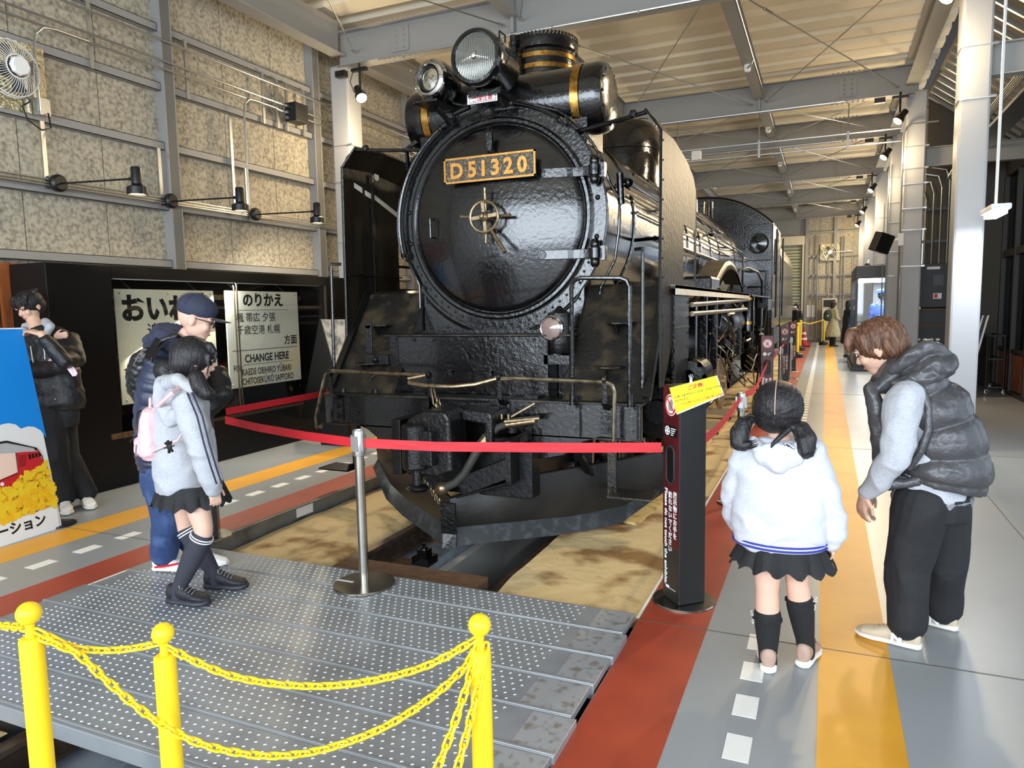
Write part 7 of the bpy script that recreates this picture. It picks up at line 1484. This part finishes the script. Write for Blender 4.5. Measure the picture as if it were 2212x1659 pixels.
m = MB(); rings(m, [k_(398,832), k_(398,850), k_(396,875), k_(392,940), k_(398,1000), k_(402,1042), k_(404,1056)], [(.08,.06),(.14,.09),(.175,.12),(.18,.135),(.185,.145),(.18,.14),(.165,.13)], SDk, 32)
sl = [shN+V(-.005,0,.0), k_(418,920,-.16), k_(435,975,-.17), k_(455,1030,-.13), k_(462,1058,-.10)]
limb(m, sl, [.068,.062,.056,.052,.036]); limb(m, [shF, k_(438,935,.17), k_(455,990,.15)], [.064,.056,.04]); limb(m, [k_(365,850,-.02), k_(358,890,-.04), k_(372,920,-.06)], [.06,.07,.05])
sw = blob(m, 'hooded_sweatshirt', m_grey, K, .007, 4, folds(.009, 7, 12, (1,1,1.4)))
m = MB(); limb(m, [k_(345,835,-.1), k_(352,870,-.12), k_(372,905,-.13), k_(392,890,-.15)], [.03,.045,.05,.03]); limb(m, [k_(350,828,.0), k_(385,822,-.12), k_(420,842,-.12)], [.04,.035,.03]); blob(m, 'hood', m_grey, sw, .006, 4, folds(.005, 14, 6))
m = MB(); nrm = V(.62,-.78,0)
for o_s in (-.010, .014):
    pts = [k_(396,838,-.11), k_(405,852,-.17), k_(425,900,-.235), k_(440,960,-.245), k_(455,1010,-.215), k_(467,1045,-.165)]; m.tube([p+V(.75,.6,0)*(o_s+.012)+V(.0,.0,0) for p in pts], .0045, 6)
m.build('sleeve_stripe', m_navy, sw, smooth=True)
kc = k_(412,1050); skirt(K, V(kc.x,kc.y,0), k_(405,1040).z, k_(405,1083).z, .165, .155, .20, .19, 15, .05)
for (tp, an_) in ((k_(440,1165,-.07), anN), (k_(402,1147,.08), anF)):
    kn_ = knN if an_ is anN else knF; s_ = legsock(K, kn_, an_, .10, 1.0, m_sock, 'knee_sock'); tp = kn_.lerp(an_, .10); ax_k = (tp-an_).normalized(); u_ = ax_k.orthogonal().normalized(); w_ = ax_k.cross(u_); m = MB()
    for q in (.018, .034): m.tube([tp+ax_k*(.02-q*.9+.01)+(u_*math.cos(b)+w_*math.sin(b))*.0575 for b in np.linspace(0,2*PI,30,endpoint=False)], .0035, 5, closed=True)
    m.build('sock_stripe', m_ww, s_, smooth=True); rivet
blk = mat('black_mesh_shoe', (34,34,38), .6, bump=(60,.5)); lc = mat('speckled_lace', (150,150,150), .6)
for an_, F_ in ((anN,(.95,.2)), (anF,(.9,.32))):
    s_ = fshoe(K, an_, F_, .245, 1.08, 'running_shoe', blk, m_blksole, lc, .036, .11, z=zP)
for o in [x for x in C.objects if x.name.startswith('running_shoe')]: pass
# pink backpack
t = thing('backpack', k_(335,940,-.15), 'small pale pink backpack with black zips worn by the girl on the walkway', 'backpack'); bdir = V(-.72,-.5,0).normalized()
m = MB(); sd2 = V(.5,-.72,0).normalized(); c0 = k_(332,938,-.10)
ring_loft(m, [(c0+V(0,0,.145),sd2*.03,bdir*.02),(c0+V(0,0,.125),sd2*.08,bdir*.045),(c0+V(0,0,.07),sd2*.115,bdir*.06),(c0-V(0,0,.02),sd2*.125,bdir*.07),(c0-V(0,0,.09),sd2*.122,bdir*.07),(c0-V(0,0,.125),sd2*.09,bdir*.05),(c0-V(0,0,.135),sd2*.03,bdir*.02)], 30)
q = c0+bdir*.05; ring_loft(m, [(q-V(0,0,.005),sd2*.05,bdir*.02),(q-V(0,0,.02),sd2*.08,bdir*.04),(q-V(0,0,.08),sd2*.085,bdir*.045),(q-V(0,0,.11),sd2*.05,bdir*.02)], 24); bp = blob(m, 'bag_body', m_pink, t, .005, 3, folds(.003, 20, 3))
m = MB(); m.tube([c0+sd2*.105*math.sin(a)+bdir*(.064-.015*abs(math.sin(a)))+V(0,0,.02+.105*math.cos(a)) for a in np.linspace(-1.5,1.5,16)], .004, 6); m.tube([q+sd2*.075*math.sin(a)*1.0+bdir*.044+V(0,0,-.03+.02*math.cos(a)) for a in np.linspace(-1.4,1.4,8)], .0035, 6); m.build('zip', m_ink, t, smooth=True)
m = MB(); m.tube([c0+V(0,0,.14)-sd2*.03, c0+V(0,0,.19)-sd2*.015, c0+V(0,0,.19)+sd2*.015, c0+V(0,0,.14)+sd2*.03], .008, 6); m.tube([c0+V(0,0,.12), k_(352,868,-.22), k_(372,848,-.22), k_(388,836,-.15), k_(398,840,-.10)], .011, 6); m.tube([c0+sd2*.11-V(0,0,.08), k_(385,950,-.2), k_(396,930,-.19)], .006, 6); m.build('strap', m_pink, t, smooth=True)
m = MB(); e = k_(366,965,-.30)
for aa in (0.2,1.0,1.8,2.5,3.4,4.6,5.5): m.bar(e, e+V(.03*math.cos(aa),-.002,.032*math.sin(aa)), .006, .012, (0,1,0))
m.sph(e,.018,8,(1,.5,1)); m.build('charm', m_ink, t); MB().bar(k_(296,960,-.2), k_(294,985,-.2), .006,.01).build('zip_pull', m_chrome, t)

# ---- young man in black behind the poster ----------------------------------------------------
Ys = 3.72; S = thing('person', (-5.6, 3.72, 0), 'young man in a black jacket and white sneakers resting his hand on the poster board', 'person')
s_f = lambda x, y, dy=0: aY(x, y, Ys+dy)
hc = s_f(68, 662); fr = frame((.08, -.95, -.40), (-.15,0,1)); hc = s_f(64, 662)
m = MB(); P, M3 = head(m, hc, fr, 1.02); limb(m, [s_f(72,692), s_f(84,722)], [.050,.056]); SDs = V(.80,.35,0).normalized()
rings(m, [s_f(86,715), s_f(96,745), s_f(108,800), s_f(120,860), s_f(126,890)], [(.09,.06),(.19,.09),(.17,.1),(.15,.1),(.15,.1)], SDs)
limb(m, [s_f(150,740,.02), s_f(158,790,-.05), s_f(120,765,-.22), s_f(90,722,-.27)], [.05,.045,.036,.028]); hand(m, s_f(90,722,-.27), (-.85,-.35,.30), (-.2,.1,-1), 1.0, -1, .85)
limb(m, [s_f(50,745,0), s_f(40,800,-.08), s_f(100,800,-.16), s_f(118,775,-.15)], [.05,.045,.036,.028]); hand(m, s_f(118,727,-.10), (1,.25,.12), (0,1,0), .7, 1, .3)
hl, hr_ = s_f(112,900,-.06), s_f(134,900,.08); limb(m, [hl, s_f(118,990,-.06), V(-5.62,3.74,.09)], [.085,.06,.04]); limb(m, [hr_, s_f(142,985,.06), V(-5.60,3.9,.09)], [.085,.06,.04])
bd = blob(m, 'body', m_skin, S, .0055, 3); face_bits(P, M3, 1.02, bd)
m = MB(); ell(m, hc-fr[1]*.015+fr[2]*.03, (.096,.108,.098), M3, 28); ell(m, hc-fr[1]*.045-fr[2]*.01, (.088,.075,.08), M3, 24)
for x in (-.07,-.05,-.025,0,.025,.05,.07): limb(m, [P(x,.035,.09), P(x*1.1,.078-x*x*3,.06), P(x*1.15,.088-x*x*4,.022)], [.022,.014,.006])
for k in range(16): t_ = k*.9; q = hc+M3@V(.07*math.cos(t_), -.02+.075*math.sin(t_), .095); limb(m, [q, q+M3@V(.03*math.cos(t_),.03*math.sin(t_),.006)], [.02,.004])
blob(m, 'hair', m_hairb, S, .005, 2, strands(.004, hc, tuple(fr[2]), 60, 4))
m = MB(); rings(m, [s_f(88,712), s_f(95,730), s_f(106,775), s_f(118,830), s_f(124,868), s_f(124,878)], [(.10,.08),(.20,.11),(.205,.13),(.20,.135),(.205,.14),(.19,.13)], SDs, 32)
limb(m, [s_f(150,738,.02), s_f(162,775,-.04), s_f(138,780,-.18), s_f(100,736,-.25)], [.075,.066,.056,.044]); limb(m, [s_f(48,745,0), s_f(42,795,-.08), s_f(85,800,-.17), s_f(128,790,-.15)], [.072,.064,.058,.05]); limb(m, [s_f(130,760,-.13), s_f(158,765,-.06)], [.05,.06])
jk = blob(m, 'jacket', m_jblack, S, .0065, 3, folds(.009, 8, 21))
m = MB()
for x, y in ((110,782),(113,808),(116,835),(119,862)): m.sph(s_f(x,y,-.150), .006, 8)
m.build('snap', m_chrome, jk); MB().ext([s_f(143,793,-.155),s_f(155,786,-.13),s_f(168,806,-.10),s_f(165,812,-.10),(s_f(158,813,-.12))], (.0,-.004,0)).build('sticker_tag', mat('pink_tag',(238,214,224),.5), jk)
m = MB(); limb(m, [s_f(52,712,-.02), s_f(60,722,-.07), s_f(76,735,-.09)], [.026,.026,.012]); limb(m, [s_f(98,695,.02), s_f(108,705,-.05), s_f(98,728,-.10), s_f(92,745,-.11)], [.03,.032,.022,.01]); limb(m, [s_f(56,705,.06), s_f(90,700,.08), s_f(105,702,.02)], [.03,.035,.03]); hd = blob(m, 'hood', m_grey, jk, .005, 3, folds(.004, 16, 2))
MB().tube([s_f(90,735,-.12), s_f(96,760,-.15), s_f(97,776,-.16)], .004, 6).build('cord', m_ww, hd); MB().tube([s_f(66,748,-.13), s_f(70,775,-.15), s_f(74,790,-.16)], .004, 6).build('cord', m_ww, hd)
trousers(S, m_trous, [hl, hr_], [s_f(120,985,-.06), s_f(143,985,.06)], [V(-5.62,3.74,.12), V(-5.58,3.9,.12)], [.11,.10,.09,.08,.078], f=(.008, 8, 2), waist=([s_f(122,868), s_f(124,890), s_f(124,915)], [(.16,.11),(.165,.12),(.15,.12)], SDs))
fshoe(S, V(-5.60,3.9,0), (.9,-.38), .28, 1.1, 'sneaker', m_sneakw, m_sneakw, m_sneakw, .034, .105); fshoe(S, V(-5.62,3.74,0), (.85,-.5), .28, 1.1, 'sneaker', m_sneakw, m_sneakw, m_sneakw, .034, .105)

# ---- distant visitors -------------------------------------------------------------------------
def far_person(x, y, h, F, label, top, bottom, hair, coat_z, coat_w, longhair=True, arms='down'):
    t = thing('person', (x, y, 0), label, 'person'); R_, F_, U_ = frame(F); k = h/1.65; c = V(x, y, 0); Z = V(0,0,1)
    P_ = lambda a, b, z: c+R_*a*k+F_*b*k+Z*z*k
    m = MB(); hcx = P_(0,.02,1.54); frx = frame(V(*F)+V(0,0,-.25)); P, M3 = head(m, hcx, frx, .95*k); limb(m, [P_(0,0,1.45), P_(0,0,1.36)], [.045*k,.05*k])
    rings(m, [P_(0,0,1.4), P_(0,0,1.3), P_(0,0,1.0), P_(0,0,.85)], [(.06*k,.05*k),(.17*k,.09*k),(.13*k,.09*k),(.14*k,.1*k)], R_)
    for s in (-1, 1):
        limb(m, [P_(s*.17,0,1.33), P_(s*.21,.02,1.06), P_(s*.14,.16,.98)], [.045*k,.04*k,.028*k]); hand(m, P_(s*.14,.16,.98), F_*.8-R_*s*.5, V(0,0,-1), .85*k, s, .7); limb(m, [P_(s*.08,0,.86), P_(s*.09,.01,.46), P_(s*.09,0,.08)], [.08*k,.055*k,.036*k])
    bd = blob(m, 'body', m_skin, t, .010, 2); m = MB(); ell(m, hcx-frx[1]*.018+frx[2]*.02, (.095*k,.108*k,.104*k), M3, 20); ell(m, hcx-frx[1]*.04-frx[2]*.03, (.088*k,.075*k,.08*k), M3, 20)
    if longhair: limb(m, [hcx-frx[1]*.04-Z*.04, hcx-frx[1]*.06-Z*.16*k], [.085*k,.06*k])
    blob(m, 'hair', hair, t, .010, 2); m = MB(); zt = 1.40
    rings(m, [P_(0,0,zt), P_(0,0,1.34), P_(0,0,1.2), P_(0,0,1.0), P_(0,0,coat_z+.05), P_(0,0,coat_z)], [(.08*k,.07*k),(.18*k,.11*k),(.19*k,.13*k),(.18*k,.14*k),(coat_w*k,coat_w*.85*k),(coat_w*.97*k,coat_w*.8*k)], R_, 24)
    for s in (-1, 1): limb(m, [P_(s*.17,0,1.32), P_(s*.22,.02,1.06), P_(s*.15,.14,1.0)], [.065*k,.06*k,.05*k])
    blob(m, 'coat', top, t, .011, 2, folds(.01, 6, 3)); m = MB()
    for s in (-1, 1): limb(m, [P_(s*.08,0,.86), P_(s*.09,.01,.46), P_(s*.09,0,.10)], [.09*k,.075*k,.06*k])
    blob(m, 'trousers', bottom, t, .011, 2)
    for s in (-1, 1): h0 = P_(s*.09,-.07,0); h0.z = 0; shoe(t, h0, h0+F_*.25, 1.0, 'shoe', m_blackpl, m_blksole, m_blackpl, .02, .08)
    return t
c1 = far_person(.24, 28.6, 1.62, (.85,.5,0), 'woman in a long khaki coat with a dark backpack, far down the aisle', m_coat, m_trous, mat('dark_brown_hair',(60,38,30),.5), .36, .27)
t = thing('backpack', (.1, 28.45, 1.0), 'dark green backpack worn by the woman in the khaki coat', 'backpack'); m = MB(); ell(m, V(.06,28.40,1.13), (.15,.13,.21)); ell(m, V(.03,28.35,1.05), (.12,.1,.12)); blob(m, 'bag_body', m_green, t, .01, 2); MB().sph(V(.06,28.22,1.12), .03, 8, (1,.4,1)).build('badge', m_yplastic, t); MB().tube([V(.05,28.4,1.3), V(.12,28.5,1.42), V(.25,28.6,1.4)], .018, 6).build('strap', m_green, t)
far_person(.60, 22.8, 1.64, (.9,.4,0), 'person with black hair and long black coat standing at the showcase', m_jblack, mat('pale_trousers',(150,146,140),.8), m_hairb, .40, .22)
far_person(-1.02, 29.0, 1.58, (-.5,-.85,0), 'masked person in black jacket standing near the far end of the tender', m_jblack, m_trous, m_hairb, .8, .19, False)
tag(MB().sph(V(-1.07,28.88,1.45), .06, 12, (1,.6,.8)).build('face_mask', m_ww, C.objects[[o.name for o in C.objects if o.name.startswith('person')][-1]]), None)
# mannequin in the showcase
t = thing('mannequin', (1.22, 19.2, .34), 'mannequin in a blue uniform and cap inside the glass showcase', 'mannequin'); c = V(1.22,19.2,0)
m = MB(); P, M3 = head(m, c+V(-.02,0,1.75), frame((-.8,-.6,0)), .95); limb(m, [c+V(0,0,1.66), c+V(0,0,1.55)], [.045,.05]); rings(m, [c+V(0,0,1.6), c+V(0,0,1.5), c+V(0,0,1.1), c+V(0,0,.5)], [(.06,.05),(.17,.09),(.13,.1),(.12,.1)], V(1,0,0)); limb(m, [c+V(0,0,.9), c+V(0,0,.345)], [.08,.10]); blob(m, 'figure', m_darkgrey, t, .01, 2)
m = MB(); rings(m, [c+V(0,0,1.56), c+V(0,0,1.48), c+V(0,0,1.3), c+V(0,0,1.0), c+V(0,0,.85)], [(.07,.06),(.19,.11),(.2,.13),(.18,.13),(.19,.14)], V(1,0,0)); limb(m, [c+V(-.19,0,1.46), c+V(-.24,0,1.2), c+V(-.22,-.05,.95)], [.07,.06,.05]); limb(m, [c+V(.19,0,1.46), c+V(.24,0,1.2), c+V(.22,-.05,.95)], [.07,.06,.05]); blob(m, 'uniform_jacket', m_blueuni, t, .01, 2, folds(.008, 7, 3))
MB().lathe([(0,.14),(.10,.13),(.115,.09),(.10,.05),(.0,.05)], c+V(-.02,0,1.74), (0,0,1), 20).box(c+V(-.10,-.07,1.785), (.12,.10,.012)).build('uniform_cap', m_blueuni, t, smooth=40)
m = MB(); rings(m, [c+V(0,0,.9), c+V(0,0,.6), c+V(0,0,.36)], [(.17,.12),(.15,.11),(.12,.1)], V(1,0,0)); blob(m, 'uniform_trousers', m_blueuni, t, .012, 2)
# ================================================================== TIDY: separate pieces that stand apart, mark tiny fixings
def islands(me):
    n = len(me.vertices); par = list(range(n))
    def find(a):
        while par[a] != a: par[a] = par[par[a]]; a = par[a]
        return a
    for e in me.edges:
        a, b = find(e.vertices[0]), find(e.vertices[1])
        if a != b: par[a] = b
    return [find(i) for i in range(n)]
TINY = ('rivets','bolts','hazard','studs','screws','snap','holes','lines','glands','clamps','end_rivets','chain','laces','brake_rigging')
for ob in [o for o in C.objects if o.type == 'MESH' and o.data.users == 1]:
    if ob.get('kind'): continue
    me = ob.data; base = ob.name.split('.')[0]
    if any(k in base for k in TINY):
        if ob.parent and base != 'plastic_chain': ob['kind'] = 'stuff'
        continue
    if not ob.parent or len(me.vertices) > 6000: continue
    root = islands(me); ids = sorted(set(root))
    if len(ids) < 2: continue
    co = [v.co for v in me.vertices]; bx = {}
    for i, r in enumerate(root):
        b = bx.setdefault(r, [co[i].copy(), co[i].copy()])
        for k in range(3): b[0][k] = min(b[0][k], co[i][k]); b[1][k] = max(b[1][k], co[i][k])
    g = .012; cl = [{r} for r in ids]; bb_l = [[bx[r][0]-V(g,g,g), bx[r][1]+V(g,g,g)] for r in ids]; ch = True
    if len(ids) > 60: continue
    while ch:
        ch = False
        for i in range(len(cl)):
            for j in range(i+1, len(cl)):
                A_, B_ = bb_l[i], bb_l[j]
                if all(A_[0][k] <= B_[1][k] and B_[0][k] <= A_[1][k] for k in range(3)):
                    cl[i] |= cl[j]; bb_l[i] = [V(*[min(A_[0][k],B_[0][k]) for k in range(3)]), V(*[max(A_[1][k],B_[1][k]) for k in range(3)])]; del cl[j]; del bb_l[j]; ch = True; break
            if ch: break
    if len(cl) < 2 or len(cl) > 24: continue
    mats_ = list(me.materials); sm_ = [p.use_smooth for p in me.polygons]; polys = [(tuple(p.vertices), p.material_index, p.use_smooth) for p in me.polygons]
    for q, c_ in enumerate(cl):
        idx = [i for i in range(len(root)) if root[i] in c_]; mp = {a: b for b, a in enumerate(idx)}; ps = [p for p in polys if p[0][0] in mp]
        nm = bpy.data.meshes.new(base); nm.from_pydata([tuple(co[i]) for i in idx], [], [tuple(mp[v] for v in p[0]) for p in ps])
        for m_ in mats_: nm.materials.append(m_)
        for a, p in zip(nm.polygons, ps): a.material_index = p[1]; a.use_smooth = p[2]
        if any(p[2] for p in ps): nm.set_sharp_from_angle(angle=.7)
        if q == 0: first = nm
        else:
            o = ob.copy(); o.data = nm; C.objects.link(o)
    ob.data = first
